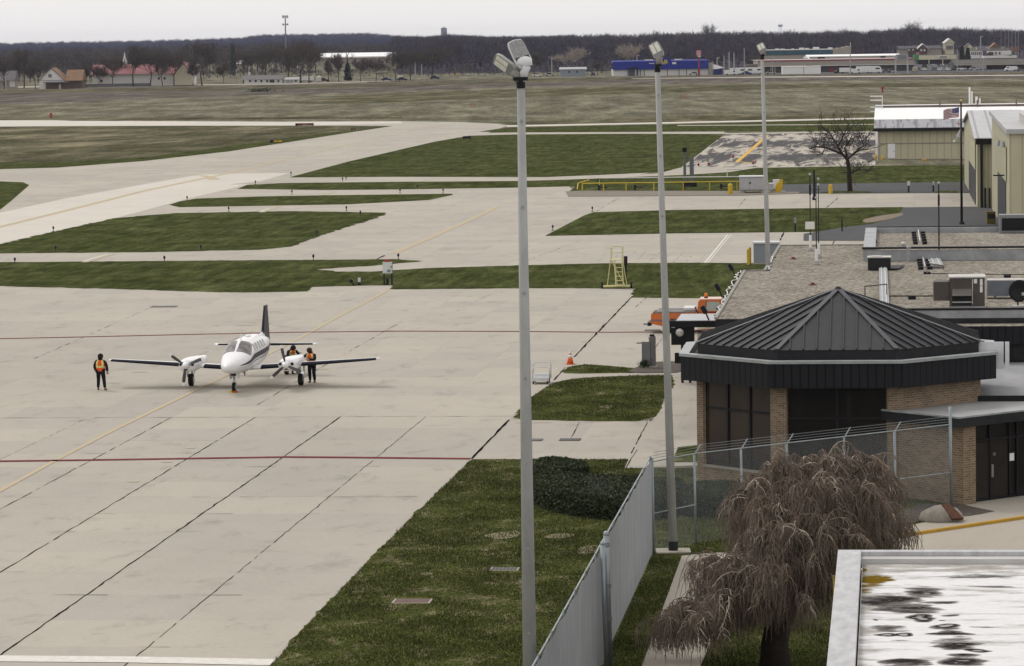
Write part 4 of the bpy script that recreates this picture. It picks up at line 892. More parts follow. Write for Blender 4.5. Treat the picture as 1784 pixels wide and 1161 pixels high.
for lab, px, ty, Y, r in (('tall round topped gate post standing against the slat fence', 1056, 931, 93.0, .075), ('shorter round topped post just left of the tall gate post', 1049.5, 948, 92.0, .06)):
    b = D(px+7, 1161, Y); b.z = 0; t = D(px, ty, Y); o = thing('gate_post', lab, 'post', b); t = Vector((t.x-b.x, 0, t.z))
    MB().cyl((0, 0, 0), t, r, r, 14).build('tube', m_gpost, o, smooth=True); MB().ball(t, r*1.1, None, r*1.2, 12).build('dome_cap', m_gpost, o, smooth=True)
    if r > .07:
        for z in (1.2, 2.1, 3.2): MB().cyl((t.x*z/t.z, 0, z), (t.x*z/t.z, 0, z+.09), r*1.25, r*1.25, 12).build('clamp', m_gpost, o)
# ---- chain link fence with barbed wire towards the entrance
posts = [(1137.5, 779, 966, .05), (1211.5, 787, 949, .038), (1291.5, 769, 0, .038), (1371, 757, 0, .038), (1471, 745, 0, .038), (1558.5, 736, 885, .045), (1655, 706, 862, .055)]
p0 = G(1137.5, 966); p6 = G(1657.5, 889)
# straight run: solve each base on the line p0..pN through its pixel column
CF_ = thing('chain_link_fence', 'see-through chain link fence topped with barbed wire in front of the brick pavilion', 'fence', p0); bases = []
pm = G(1212, 949); dirn = (p6-pm); 
for i, (px, ty, by, r) in enumerate(posts):
    if by: b = G(px+(1.2 if i else 1.5), by)
    if i == 6: b = p6
    if not by:
        # intersection of the pixel column with the fence line
        best = min(np.linspace(0, 1, 800), key=lambda t: abs(_proj(pm+dirn*t)[0]-px-2)) if False else None
    bases.append((px, ty, b if by else None, r))
def _proj(P):
    d = P-Vector((0, 0, H)); z = d.y*_c-d.z*_s; u = d.x; v = -(d.y*_s+d.z*_c); x, y = F*u/z, F*v/z
    return (CXp+x*_cr+y*_sr, CYp-x*_sr+y*_cr)
pts3 = []
for px, ty, b, r in bases:
    if b is None or px == 1558.5:
        t = min(np.linspace(0, 1, 900), key=lambda t: abs(_proj(pm+dirn*float(t))[0]-px-2.2)); b = pm+dirn*float(t)
    h = D(px, ty, b.y).z; pts3.append((b, h, r))
m_wire = M('galvanised_wire', (.27, .29, .30), .45, .6, var=.1)
HC = 3.0
for i, (b, h, r) in enumerate(pts3):
    hh = HC if 0 < i < 6 else (3.12 if i == 0 else 3.62); q = b-p0
    MB().cyl(q, q+Vector((-.03 if i else -.02, 0, hh)), r, r, 10).build('post', m_gpost, CF_, smooth=True)
    if 0 < i < 6:
        MB().bar(q+Vector((0, 0, hh)), q+Vector((.20, .10, hh+.30)), .03, .03).build('barb_arm', m_gpost, CF_)
mbr = MB()
for i in range(len(pts3)-1):
    a, b = pts3[i][0]-p0, pts3[i+1][0]-p0
    MB().cyl(a+Vector((0, 0, HC)), b+Vector((0, 0, HC)), .022, .022, 8).build('top_rail', m_gpost, CF_)
    if i in (0, 5): MB().cyl(a+Vector((0, 0, 1.32)), b+Vector((0, 0, 1.32)), .02, .02, 8).build('brace_rail', m_gpost, CF_)
for z, ox in ((.10, .06), (.19, .13), (.28, .19)):
    mb = MB(); P = [pts3[i][0]-p0+Vector((ox*(1 if 0 < i < 6 else .1), ox*.5, HC+z)) for i in range(len(pts3))]
    mb.tube(P, .007, 4)
    for i in range(len(P)-1):
        for k in range(1, 16):
            c = P[i]+(P[i+1]-P[i])*k/16; mb.bar(c+Vector((-.02, 0, -.02)), c+Vector((.02, 0, .025)), .006, .006)
    mb.build('barbed_wire', m_wire, CF_)
segs = []
for i in range(len(pts3)-1):
    a, b = pts3[i][0]-p0, pts3[i+1][0]-p0; L = (b-a).length; d = (b-a)/L; h = HC-.04; st = .085; zmin = .05; hh = h-zmin
    s = -hh
    while s < L:
        for sgn in (1, -1):
            s0, s1 = s, s+hh; z0_, z1_ = (zmin, h)
            c0, c1 = max(0, s0), min(L, s1); za, zb = z0_+(c0-s0), z0_+(c1-s0)
            if sgn < 0: za, zb = h-(za-zmin), h-(zb-zmin)
            if c1 > c0+.01:
                A_, B_ = a+d*c0, a+d*c1; segs.append((A_.x, A_.y, za, B_.x, B_.y, zb, 0.0027, 0.0027))
        s += st
V, Q = seg_tubes(segs, 3); np_mesh('wire_mesh', V, Q, m_wire, CF_)
# ---- hedges
def leaf_mat(name, a, b, c):
    m, nt, bs = newmat(name); bs.inputs['Roughness'].default_value = .7; bs.inputs['Specular IOR Level'].default_value = .25
    oi = noise(nt, 9, 3, .6); nt.links.new(ramp(nt, oi, [(.3, a), (.5, b), (.7, c)]), bs.inputs['Base Color']); return m
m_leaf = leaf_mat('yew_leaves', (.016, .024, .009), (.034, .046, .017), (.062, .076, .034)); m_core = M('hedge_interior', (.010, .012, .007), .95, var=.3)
def leafcloud(P, N, size, rng):
    n = len(P); a = rng.normal(size=(n, 3)); a /= np.linalg.norm(a, axis=1)[:, None]; b = np.cross(a, rng.normal(size=(n, 3))); b /= np.linalg.norm(b, axis=1)[:, None]
    s = size*rng.uniform(.6, 1.3, (n, 1)); V = np.stack([P-a*s*.5, P+a*s*.5-b*s*.35, P+a*s*.9+b*0, P+a*s*.3+b*s*.45], 1).reshape(-1, 3)
    return V, np.arange(n*4).reshape(-1, 4)
def hedge(label, poly_px, h, n, z0h=None, seed=1):
    P = [G(x, y) for x, y in poly_px]; o = thing('clipped_hedge', label, 'hedge', P[0]); c = sum(P, Vector())/len(P)
    Q = [((p-P[0]).x, (p-P[0]).y) for p in P]; cc = Vector(((c-P[0]).x, (c-P[0]).y, 0))
    for _ in range(2):
        R_ = []
        for i in range(len(Q)):
            a, b = Q[i], Q[(i+1) % len(Q)]; R_ += [(a[0]*.75+b[0]*.25, a[1]*.75+b[1]*.25), (a[0]*.25+b[0]*.75, a[1]*.25+b[1]*.75)]
        Q = R_
    def sc_(k): return [(cc.x+(x-cc.x)*k, cc.y+(y-cc.y)*k) for x, y in Q]
    mb = MB(); rings = [[(x, y, z) for x, y in sc_(k)] for k, z in ((.93, .02), (.97, h*.4), (.95, h*.8), (.86, h*.93))]
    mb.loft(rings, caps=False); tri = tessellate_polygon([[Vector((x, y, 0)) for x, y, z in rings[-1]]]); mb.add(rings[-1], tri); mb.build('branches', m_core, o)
    rng = np.random.default_rng(seed); pts = []
    Qa = np.array(Q); xmin, ymin = Qa.min(0); xmax, ymax = Qa.max(0)
    nn = len(Qa); L = np.linalg.norm(np.roll(Qa, -1, 0)-Qa, axis=1); cum = np.cumsum(L)/L.sum()
    ns = int(n*.55); u = rng.random(ns); idx = np.searchsorted(cum, u); t = rng.random((ns, 1)); e = Qa[idx % nn]*(1-t)+Qa[(idx+1) % nn]*t
    z = rng.random(ns)**.8*h; shrink = 1-.09*(z/h)**4+rng.normal(0, .012, ns); ee = np.array([cc.x, cc.y])+(e-np.array([cc.x, cc.y]))*shrink[:, None]
    pts.append(np.c_[ee, z])
    tp = []
    while len(tp) < n-ns:
        x, y = rng.uniform(xmin, xmax), rng.uniform(ymin, ymax); ins = False; j = nn-1
        for i in range(nn):
            if ((Qa[i][1] > y) != (Qa[j][1] > y)) and (x < (Qa[j][0]-Qa[i][0])*(y-Qa[i][1])/(Qa[j][1]-Qa[i][1]+1e-12)+Qa[i][0]): ins = not ins
            j = i
        if ins: tp.append((cc.x+(x-cc.x)*.92, cc.y+(y-cc.y)*.92, h*(.93+.05*math.sin(x*2)+rng.normal(0, .03))))
    pts.append(np.array(tp)); P_ = np.concatenate(pts); V, Qd = leafcloud(P_, None, .085, rng); np_mesh('foliage', V, Qd, m_leaf, o); return o
hedge('broad dark evergreen hedge left of the slat fence', [(926, 878), (960, 893), (1030, 906), (1100, 909), (1180, 905), (1200, 880), (1190, 870), (1120, 868), (1000, 862), (935, 852)], .82, 26000, seed=2)
hedge('small rounded evergreen shrub behind the broad hedge', [(928, 838), (990, 840), (1025, 834), (1024, 826), (990, 818), (935, 816)], .48, 7000, seed=3)
hedge('low dark hedge behind the chain link fence under the pavilion windows', [(1186, 904), (1300, 904), (1400, 899), (1470, 890), (1500, 880), (1490, 866), (1400, 872), (1300, 878), (1186, 879)], .85, 20000, seed=4)
# ---- memorial boulder
bo = G(1640, 909); BO = thing('memorial_boulder', 'pale rounded boulder with a sloping brown plaque beside the entrance', 'boulder', bo)
mb = MB(); rings = []; rr = random.Random(4)
for z, kx, ky in ((0, .74, .5), (.12, .78, .55), (.30, .70, .48), (.45, .50, .34), (.54, .26, .2), (.57, .05, .05)):
    rings.append([(kx*math.cos(2*PI*k/20)*(1+rr.uniform(-.04, .04))+.04*z, ky*math.sin(2*PI*k/20)*(1+rr.uniform(-.04, .04)), z+rr.uniform(-.01, .01)) for k in range(20)])
mb.loft(rings); mb.build('stone', M('granite_boulder', (.32, .29, .25), .9, col2=(.21, .19, .16), vs=5, bmp=.5, bs=14), BO, smooth=True)
mb = MB(); q = [(.0, -.18, .60), (.30, -.22, .60), (.68, -.50, .17), (.30, -.62, .17)]
mb.add([Vector(p)+Vector((0, -.03, .02)) for p in q]+[Vector(p)+Vector((0, .06, -.06)) for p in q], [(3, 2, 1, 0), (4, 5, 6, 7), (0, 1, 5, 4), (1, 2, 6, 5), (2, 3, 7, 6), (3, 0, 4, 7)]); mb.build('plaque', M('brown_plaque', (.14, .062, .035), .6, var=.25, vs=12), BO)
# white disc sign among the branches
o = thing('small_sign', 'small pale rounded sign showing through the top of the weeping tree', 'sign', D(1513, 905, 112)); o.location.z = 0
t = D(1513, 827, o.location.y).z; MB().cyl((0, 0, 0), (0, .02, t), .02).build('post', m_gpost, o)
MB().prism([(.17*math.cos(2*PI*k/16), .17*math.sin(2*PI*k/16)) for k in range(16)], 0, .02).at(None)
mb = MB().at(Matrix.Translation((0, -.03, t)) @ Matrix.Rotation(PI/2, 4, 'X')); mb.prism([(.16*math.cos(2*PI*k/18), .19*math.sin(2*PI*k/18)) for k in range(18)], 0, .02); mb.build('sign_plate', M('white_sign', (.8, .78, .78), .5, var=.05), o)
# ---- drains and grates
def grate(label, px, py, w_, d_, frame, body, slots=True, rz=-GR, frame_m=None):
    o = thing('storm_drain', label, 'drain', G(px, py), rz); z = .032
    MB().box(-w_/2-frame, w_/2+frame, -d_/2-frame, d_/2+frame, -.02, z).build('frame', frame_m or mc_walk, o)
    MB().box(-w_/2, w_/2, -d_/2, d_/2, -.01, z+.006).build('grate', body, o)
    if slots:
        mb = MB()
        for k in range(7): x = -w_/2+w_*(k+.5)/7; mb.box(x-w_*.028, x+w_*.028, -d_*.4, d_*.4, z+.0062, z+.012)
        mb.build('slot', m_black, o)
m_iron = M('rusty_grate', (.10, .055, .05), .8, col2=(.16, .10, .09), vs=6); m_irong = M('grey_iron', (.13, .125, .12), .7, var=.2, vs=5)
grate('rusty rectangular drain cover with a pale rim on the lawn', 718, 1049, 1.02, .68, .06, m_iron, False)
grate('slotted grey drain on the lawn just left of the nearest light pole', 879, 993, .80, .55, .05, m_irong)
grate('slotted grey drain in the concrete strip, right one of the pair', 993, 767, .86, .7, .0, m_irong)
grate('grey drain in the concrete strip, left one beside the light pole', 927, 767.5, .86, .7, .0, m_irong, False)
grate('dark slotted trench drain near the maroon line by the pickup', 1137, 576, .9, .4, .0, m_irong)
grate('dark slotted trench drain behind the grey pylon', 1122, 598.5, .8, .4, .0, m_irong)
grate('dark manhole cover on the apron left of the aircraft tail', 286, 535, 1.6, .9, .0, m_irong, False)

# ---- short turf blades standing on the near lawns
rngG = np.random.default_rng(31)
LAWN = [[(470, 1161), (645, 974), (740, 880), (822, 801), (1094, 801.5), (1088, 817), (1210, 817), (1210, 860), (1560, 885), (1540, 915), (1460, 950), (1460, 1200), (440, 1200)], [(890, 731.5), (907, 711), (930, 690), (962, 668.5), (1000, 660), (1100, 655), (1172, 655), (1160, 695), (1136, 735)], [(980, 650), (990, 640), (1020, 635.5), (1090, 641), (1100, 650)]]
HOLE = [[(1188, 970), (1330, 962), (1221, 1161), (1190, 1230), (1095, 1230), (1119, 1161)], [(684, 1055), (684, 1042), (752, 1042), (752, 1055)], [(856, 1000), (856, 986), (905, 986), (905, 1000)]]
def inpoly(P, X, Y):
    r = np.zeros(len(X), bool); n = len(P); j = n-1
    for i in range(n):
        xi, yi, xj, yj = *P[i], *P[j]
        r ^= ((yi > Y) != (yj > Y)) & (X < (xj-xi)*(Y-yi)/(yj-yi+1e-12)+xi); j = i
    return r
W2 = lambda L: [tuple(G(x, y))[:2] for x, y in L]
for ip, (pl_, dens) in enumerate(((LAWN[0], 330), (LAWN[1], 200), (LAWN[2], 200))):
    P = W2(pl_); A = np.array(P); lo, hi = A.min(0), A.max(0); n = int((hi-lo).prod()*dens); XY = rngG.uniform(lo, hi, (n, 2))
    m = inpoly(P, XY[:, 0], XY[:, 1])
    if ip == 0:
        for h_ in HOLE: m &= ~inpoly(W2(h_), XY[:, 0], XY[:, 1])
    XY = XY[m]; n = len(XY)
    cl_ = np.sin(XY[:, 0]*1.3+np.sin(XY[:, 1]*.9)*1.7)*np.sin(XY[:, 1]*.55+np.cos(XY[:, 0]*.8)*1.3); hh = (.055+.03*cl_)*rngG.uniform(.5, 1.4, n)+.012
    a = rngG.uniform(0, 2*np.pi, n); wd = rngG.uniform(.008, .020, n); dx, dy = np.cos(a)*wd, np.sin(a)*wd; ln = rngG.normal(0, .035, (n, 2))
    V = np.stack([np.c_[XY[:, 0]-dx, XY[:, 1]-dy, np.full(n, .018)], np.c_[XY[:, 0]+dx, XY[:, 1]+dy, np.full(n, .018)], np.c_[XY+ln, hh]], 1).reshape(-1, 3)
    k = (rngG.random(n) < (.08+.16*(cl_ < -.35))).astype(int)+2*(rngG.random(n) < .20).astype(int); k = np.minimum(k, 2)
    o = np_mesh('grass', V, np.arange(3*n).reshape(-1, 3), [M('green_blades', (.088, .102, .024), .8, var=.3, vs=.8, spec=.15), M('straw_blades', (.30, .26, .15), .85, var=.2, spec=.1), M('dark_blades', (.044, .055, .013), .8, var=.3, spec=.1)], None, k)
    tag(o, 'short uneven turf blades of the %s' % ('foreground lawn', 'turf plot beside the terminal', 'turf sliver beside the cone')[ip], 'grass', kind='stuff')
# ================================================================== NEAR TREES
m_bark = M('dark_bark', (.050, .038, .030), .95, col2=(.028, .022, .018), vs=8, bmp=.6, bs=20)
m_twig = M('brown_twigs', (.060, .044, .038), .9, col2=(.035, .026, .023), vs=3)
# ---- weeping tree: arching limbs with hanging whips
wt0 = D(1352, 1175, 92.0); wt0.z = 0
WT = thing('weeping_tree', 'leafless weeping tree with brown drooping whips behind the white roof corner', 'tree', wt0)
rng = np.random.default_rng(11); rw = random.Random(11)
def wloc(px, py, Y): return D(px, py, Y)-wt0
trunk = [(0, 0, -.1), wloc(1350, 1120, 92.1), wloc(1362, 1060, 92.3), wloc(1392, 1010, 92.6)]
MB().tube([Vector(p) for p in trunk], [.46, .36, .33, .24], 12).build('trunk', m_bark, WT, smooth=True)
fork = Vector(trunk[2]); fork2 = Vector(trunk[3])
# crown guide: points on top of the umbrella (pixel x, y, forward distance) spread over its plan
def limb(a, b, sag, r0, r1, n=9, jit=.06):
    a, b = Vector(a), Vector(b); P = []
    for i in range(n+1):
        t = i/n; p = a.lerp(b, t); p.z += sag*math.sin(PI*t)*(1-.3*t); p += Vector((rw.gauss(0, jit), rw.gauss(0, jit), rw.gauss(0, jit*.6)))*math.sin(PI*t)
        P.append(p)
    return P, [r0+(r1-r0)*(i/n)**.7 for i in range(n+1)]
tops = [(1172, 1078, 90.6), (1200, 1054, 92.5), (1190, 1090, 93.6), (1215, 1060, 91), (1232, 1078, 89.6), (1250, 975, 92.6), (1285, 975, 91.2), (1245, 1010, 94), (1300, 1000, 90.4),
        (1300, 855, 93), (1330, 835, 95), (1365, 812, 93.5), (1400, 803, 95.5), (1440, 802, 94), (1478, 806, 96), (1515, 800, 94), (1532, 832, 95.5), (1350, 880, 90.5), (1400, 868, 90), (1455, 850, 90.6), (1500, 850, 91), (1530, 880, 92), (1550, 905, 94), (1556, 925, 93), 
        (1330, 925, 90), (1390, 925, 89.4), (1440, 910, 89.4), (1480, 935, 89.8), (1420, 960, 89.2), (1360, 985, 89.2), (1300, 930, 95.5), (1380, 850, 97), (1450, 840, 97.5), (1520, 870, 97.5), (1330, 1030, 89.8), (1385, 1040, 89.4), (1270, 1040, 90), (1430, 1010, 89.6)]
limbs = MB(); S = []; hl = []      # whips
def whip(p, d, L, rr, col):
    p = Vector(p); d = Vector(d); n = 9; P = [p]; st = L/n
    sway = Vector((rw.gauss(0, .3), rw.gauss(0, .3), 0))
    for i in range(n):
        pull = .30+.26*i
        d = (d+Vector((rw.gauss(0, .26), rw.gauss(0, .26), -pull*.62))+sway*.35).normalized()
        p = p+d*st
        if p.z < .25+rr: break
        P.append(p)
    for i in range(len(P)-1):
        t = i/len(P); r = .0100*(1-t*.5)
        S.append((*P[i], *P[i+1], r, r*.85, col if t < .35 else 0))
    return P
def arch(p, d, L, r, col):               # mid branch that rises, arches and falls, shedding whips
    p = Vector(p); d = Vector(d).normalized(); n = 8; st = L/n; P = [p]
    for i in range(n):
        d = (d+Vector((rw.gauss(0, .26), rw.gauss(0, .26), -.05-.085*i+rw.gauss(0, .12)))).normalized(); p = p+d*st; P.append(p)
    for i in range(n):
        rr = r*(1-.7*i/n); S.append((*P[i], *P[i+1], rr, rr*.9, col))
        if i >= 1:
            for _ in range(4):
                q = P[i].lerp(P[i+1], rw.random()); h = Vector((rw.gauss(0, 1), rw.gauss(0, 1), .25)).normalized()
                whip(q, (d*.5+h*.9), rw.uniform(.3, 1.0)*rw.choice((.7, 1, 1.25)), .0, col if rw.random() < .3 else 0)
    return P
for i, tp in enumerate(tops):
    e = wloc(*tp); a = fork if (tp[0] < 1320 or i % 3 == 0) else fork2
    if tp[0] < 1260: a = fork.lerp(Vector(trunk[1]), .3)
    dist = (e-a).length; P, R_ = limb(a, e, .16*dist if tp[0] > 1260 else .22*dist, .085 if dist > 2 else .06, .022)
    limbs.tube(P, R_, 6)
    for j in range(3, len(P)):
        for _ in range(3 if j < len(P)-1 else 7):
            hd = Vector((e.x, e.y, 0)).normalized() if (e.x or e.y) else Vector((1, 0, 0)); aa = rw.uniform(0, 2*PI)
            dd = Vector((math.cos(aa), math.sin(aa), 0))*.8+hd*.35+Vector((0, 0, rw.uniform(.1, .75)))
            arch(P[j], dd+Vector((0, 0, .5 if rw.random() < .15 else 0)), rw.uniform(.45, 1.25)*(1.4 if rw.random() < .12 else 1), .017, 1 if rw.random() < .42 else 0)
P, R_ = limb(fork.lerp(Vector(trunk[1]), .6), wloc(1436, 1006, 91.5), .1, .24, .14, 6); limbs.tube(P, R_, 10)
limbs.build('limbs', m_bark, WT, smooth=True)
S = np.array(S); cols = S[:, 8]; V, Q = seg_tubes(S[:, :8], 3)
m_w1 = M('reddish_whips', (.265, .208, .162), .85, col2=(.11, .084, .065), vs=1.8); m_w2 = M('tan_highlight_whips', (.62, .54, .45), .8, col2=(.36, .29, .23), vs=3)  # tan twigs, with the highlights of the upper arcs put into the pale colour
np_mesh('branches', V, Q, [m_w1, m_w2], WT, np.repeat(cols, 3).astype(int), smooth=True)
# ---- generic leafless tree
def bare(rnd, h, spread, levels=5, trunk_h=.28, r0=.2, splits=(3, 3, 3, 3), up=.25, wig=.16, tl=.62, lean=0., aim=None):
    T = []; C = []
    def go(p, d, L, r, lev):
        n = 3 if lev < levels else 2; q = p
        for i in range(n):
            wg = wig*(.25 if lev == 0 else 1); d = (d+Vector((rnd.gauss(0, wg), rnd.gauss(0, wg), rnd.gauss(0, wg)+up*.12))).normalized(); q2 = q+d*(L/n); ra, rb = r*(1-.28*i/n), r*(1-.28*(i+1)/n)
            (T if lev == 0 else C).append((*q, *q2, ra, rb)); q = q2
            if 0 < lev < levels and i < n-1 and rnd.random() < .6:
                a = rnd.uniform(0, 2*PI); s = Vector((math.cos(a), math.sin(a), .3)); go(q, (d*.5+s*.7).normalized(), L*.6, r*.5, lev+1)
        if lev < levels:
            k = splits[min(lev, len(splits)-1)]; a0 = rnd.uniform(0, 2*PI)
            for j in range(k):
                a = a0+2*PI*j/k+rnd.gauss(0, .3); s = Vector((math.cos(a)*spread, math.sin(a)*spread, up+rnd.uniform(0, .5)))
                go(q, (d*.55+s*.8).normalized(), L*tl*rnd.uniform(.8, 1.25)*(1.6 if lev == 0 else 1), r*.62, lev+1)
    go(Vector((0, 0, 0)), Vector((lean, 0, 1)).normalized(), h*trunk_h, r0, 0)
    T, C = np.array(T), np.array(C)
    zmax = max(C[:, 5].max(), .1); k = h/zmax; kk = np.array([k]*6+[1, 1]); return T*kk, C*kk
def tree_obj(name, label, loc, TC, mt, mc, group=None, cat='tree', nt_=8, nc=3, rmin=.0, crown='branches'):
    T, C = TC; o = thing(name, label, cat, loc, 0, group); C = C.copy(); C[:, 6:8] = np.maximum(C[:, 6:8], rmin)
    V, Q = seg_tubes(T, nt_); np_mesh('trunk', V, Q, mt, o, smooth=True); V, Q = seg_tubes(C, nc); np_mesh(crown, V, Q, mc, o); return o
tb = G(1481, 334); sc1 = D(1463, 218, tb.y)
rt = random.Random(23); TT = []; CC = []
# trunk and main limbs placed as in the picture, twigs grown from them
tp_ = lambda px, py, dy=0.: D(px, py, tb.y+dy)-tb
tr = [Vector((0, 0, 0)), tp_(1479.5, 310), tp_(1478.5, 290), tp_(1476, 277)]
mains = [([(1476, 278, 0), (1466, 268, -.5), (1450, 262, -1.2), (1438, 257, -1.6), (1420, 256, -2.2), (1411, 259, -2.6)], .19),
         ([(1476, 278, 0), (1466, 266, .3), (1459, 254, .8), (1452, 242, 1.4), (1446, 232, 1.8), (1441, 224, 2)], .17), ([(1459, 256, .8), (1466, 244, .6), (1470, 234, .2), (1476, 224, -.2)], .12),
         ([(1476, 278, 0), (1474, 264, -.3), (1471, 258, -.8), (1478, 250, -1.4), (1482, 240, -1.8)], .12), ([(1477, 278, 0), (1486, 270, .6), (1494, 262, 1), (1504, 255, 1.2), (1511, 250, 1.5)], .15),
         ([(1484, 272, .5), (1492, 264, -.6), (1500, 261, -1.4), (1512, 261, -2)], .09), ([(1481, 303, 0), (1488, 299, -.4), (1495, 296, -.8), (1508, 296, -1), (1514, 299, -1.2)], .085), ([(1479, 302, 0), (1472, 300, .4), (1467, 301, .8)], .05),
         ([(1452, 243, 1.4), (1440, 240, 1.9), (1430, 244, 2.3)], .08), ([(1438, 257, -1.6), (1432, 268, -2), (1424, 272, -2.3)], .06), ([(1470, 234, .2), (1464, 226, .5), (1458, 218, .9)], .07), ([(1504, 255, 1.2), (1502, 244, 1.8), (1498, 236, 2.2)], .07)]
def twigs(p, d, L, r, lev):
    q = p
    for i in range(3):
        d = (d+Vector((rt.gauss(0, .2), rt.gauss(0, .2), rt.gauss(0, .15)+.04))).normalized(); q2 = q+d*(L/3); CC.append((*q, *q2, r*(1-.2*i), r*(1-.2*(i+1)))); q = q2
        if lev < 3 and rt.random() < .75:
            a = rt.uniform(0, 2*PI); twigs(q, (d+Vector((math.cos(a), math.sin(a), rt.uniform(-.2, .6)))*.9).normalized(), L*.68, r*.62, lev+1)
for i in range(3): TT.append((*tr[i], *tr[i+1], .28-.03*i, .25-.03*i))
for P, r in mains:
    P = [tp_(*p) for p in P]
    for i in range(len(P)-1):
        t = i/(len(P)-1); CC.append((*P[i], *P[i+1], r*(1-.6*t), r*(1-.6*(t+.25))))
        L = (P[i+1]-P[i]).length; k = max(3, int(L/.26)) if i or r < .14 else 1
        for j in range(k):
            q = P[i].lerp(P[i+1], rt.random()); a = rt.uniform(0, 2*PI); dd = (P[i+1]-P[i]).normalized()
            twigs(q, (dd*.6+Vector((math.cos(a), math.sin(a)*.9, rt.uniform(-.1, .8)))).normalized(), rt.uniform(.8, 1.9), max(.026, r*.26), 1)
tree_obj('bare_tree', 'solitary leafless spreading tree on the turf left of the cream hangar', tb, (np.array(TT), np.array(CC)), m_bark, M('brown_branches', (.050, .038, .036), .9, var=.2), rmin=.017)
# ================================================================== AIRCRAFT
m_wpaint = M('white_aircraft_paint', (.80, .80, .81), .25, 0, var=.04, vs=1.2, spec=.5)
m_navy = M('navy_aircraft_paint', (.009, .011, .030), .4, 0, var=.15, spec=.2)
m_boot = M('black_deice_boot', (.009, .010, .018), .8, 0, var=.15, spec=.08)
m_rub = M('tyre_rubber', (.016, .016, .017), .8, 0, var=.2)
m_prop = M('grey_propeller', (.10, .10, .10), .35, .2, var=.2)
m_strut = M('bare_steel', (.42, .42, .42), .3, .7, var=.2)
m_wshield, nt_, b_ = newmat('tinted_windshield'); b_.inputs['Base Color'].default_value = (.10, .10, .115, 1); b_.inputs['Roughness'].default_value = .05; b_.inputs['Specular IOR Level'].default_value = .6
nt_.links.new(ramp(nt_, noise(nt_, 3.5, 4, .6), [(.4, (.05, .05, .06)), (.62, (.20, .15, .14))]), b_.inputs['Base Color'])
nw = G(408, 683.5)
PO = nw + EY*3.15; PO.z = 0
PL = thing('propeller_aircraft', 'white twin engine propeller aircraft with navy tail fin and striped nose parked on the apron', 'airplane', PO, -GR)
# fuselage stations: y (nose negative), centre z, half width, half height, squareness
ST = [(-5.02, 1.30, .04, .04), (-4.96, 1.30, .13, .11), (-4.75, 1.31, .25, .21), (-4.3, 1.32, .39, .31), (-3.6, 1.34, .54, .42), (-2.95, 1.37, .65, .49), (-2.45, 1.41, .71, .56), (-1.95, 1.50, .735, .70), (-1.45, 1.57, .74, .775), (-.8, 1.57, .73, .755), (0, 1.58, .73, .76), (1.2, 1.58, .73, .76), (2.4, 1.60, .70, .72), (3.3, 1.62, .60, .60), (4.4, 1.64, .42, .43), (5.4, 1.64, .27, .30), (6.1, 1.62, .14, .20), (6.35, 1.60, .05, .10)]
def sup(y, cz, hw, hh, n=28, e=2.35, k=1.):
    R_ = []
    for i in range(n):
        a = 2*PI*i/n; c, s = math.cos(a), math.sin(a)
        R_.append((hw*k*math.copysign(abs(c)**(2/e), c), y, cz+hh*k*math.copysign(abs(s)**(2/e), s)))
    return R_
mb = MB(); mb.loft([sup(*s) for s in ST]); fus = mb.build('fuselage', m_wpaint, PL, smooth=True)
def fus_at(y):
    for i in range(len(ST)-1):
        if ST[i][0] <= y <= ST[i+1][0]:
            t = (y-ST[i][0])/(ST[i+1][0]-ST[i][0]); return tuple(ST[i][j]+(ST[i+1][j]-ST[i][j])*t for j in range(1, 4))
def skin(y, a, k=1.012, e=2.35):
    cz, hw, hh = fus_at(y); c, s = math.cos(a), math.sin(a); return Vector((hw*k*math.copysign(abs(c)**(2/e), c), y, cz+hh*k*math.copysign(abs(s)**(2/e), s)))
def patch(name, grid, mat, parent):
    vs = [p for r in grid for p in r]; n = len(grid[0]); fs = [(i*n+j, i*n+j+1, (i+1)*n+j+1, (i+1)*n+j) for i in range(len(grid)-1) for j in range(n-1)]
    return MB().add(vs, fs).build(name, mat, parent, smooth=True)
def dg(a): return math.radians(a)
# two windshield panes following the skin
for s in (0, 1):
    g_ = []
    for i in range(9):
        t = i/8; row = []
        for j in range(7):
            u = j/6; y = -2.72+u*1.16+.42*t**2*(1-u*.5); a0 = 87.5-2*u; a1 = 20+24*(u)+0; a = a0+(a1-a0)*t
            a = a if s == 0 else 180-a; row.append(skin(y, dg(a), 1.03-.01*u) + Vector((0, 0, .0)))
        g_.append(row)
    patch('windshield', g_, m_wshield, PL)
# raised brow so the glass reads steep
g_ = []
for (yc, ys, hh_) in ((-1.2, .5, 0),): pass
for s in (0, 1):
    for k, (ya, yb) in enumerate(((-1.36, -.92), (-.72, -.25), (-.02, .42), (.65, 1.08), (1.32, 1.7))):
        g_ = []
        for i in range(5):
            row = []
            for j in range(5):
                u, v = i/4, j/4; sh = (1-abs(2*v-1)**3*.25); a = 17+(44-17)*u; y = (ya+yb)/2+(yb-ya)/2*(2*v-1)*(1-.18*abs(2*u-1)**2)
                a = a if s == 0 else 180-a; row.append(skin(y, dg(a), 1.012))
            g_.append(row)
        patch('cabin_window', g_, m_wshield, PL)
for s in (0, 1):            # navy cheat line over a thin second line
    for a0, a1, y0, y1, m_ in ((-6, 7, -3.9, 6.0, m_navy), (-15, -11, -4.1, 5.6, M('grey_stripe', (.20, .20, .23), .3, var=.1))):
        g_ = []
        for i in range(3):
            row = []
            for j in range(40):
                y = y0+(y1-y0)*j/39; tt = min(1, j/8); a = (a0+a1)/2+((a1-a0)/2*(i-1))*(.25+.75*tt); a = a if s == 0 else 180-a; row.append(skin(y, dg(a), 1.008))
            g_.append(row)
        patch('stripe', g_, m_, fus)
MB().box(-.012, .012, -1.2, -1.05, 2.28, 2.62).build('antenna', m_wpaint, PL)
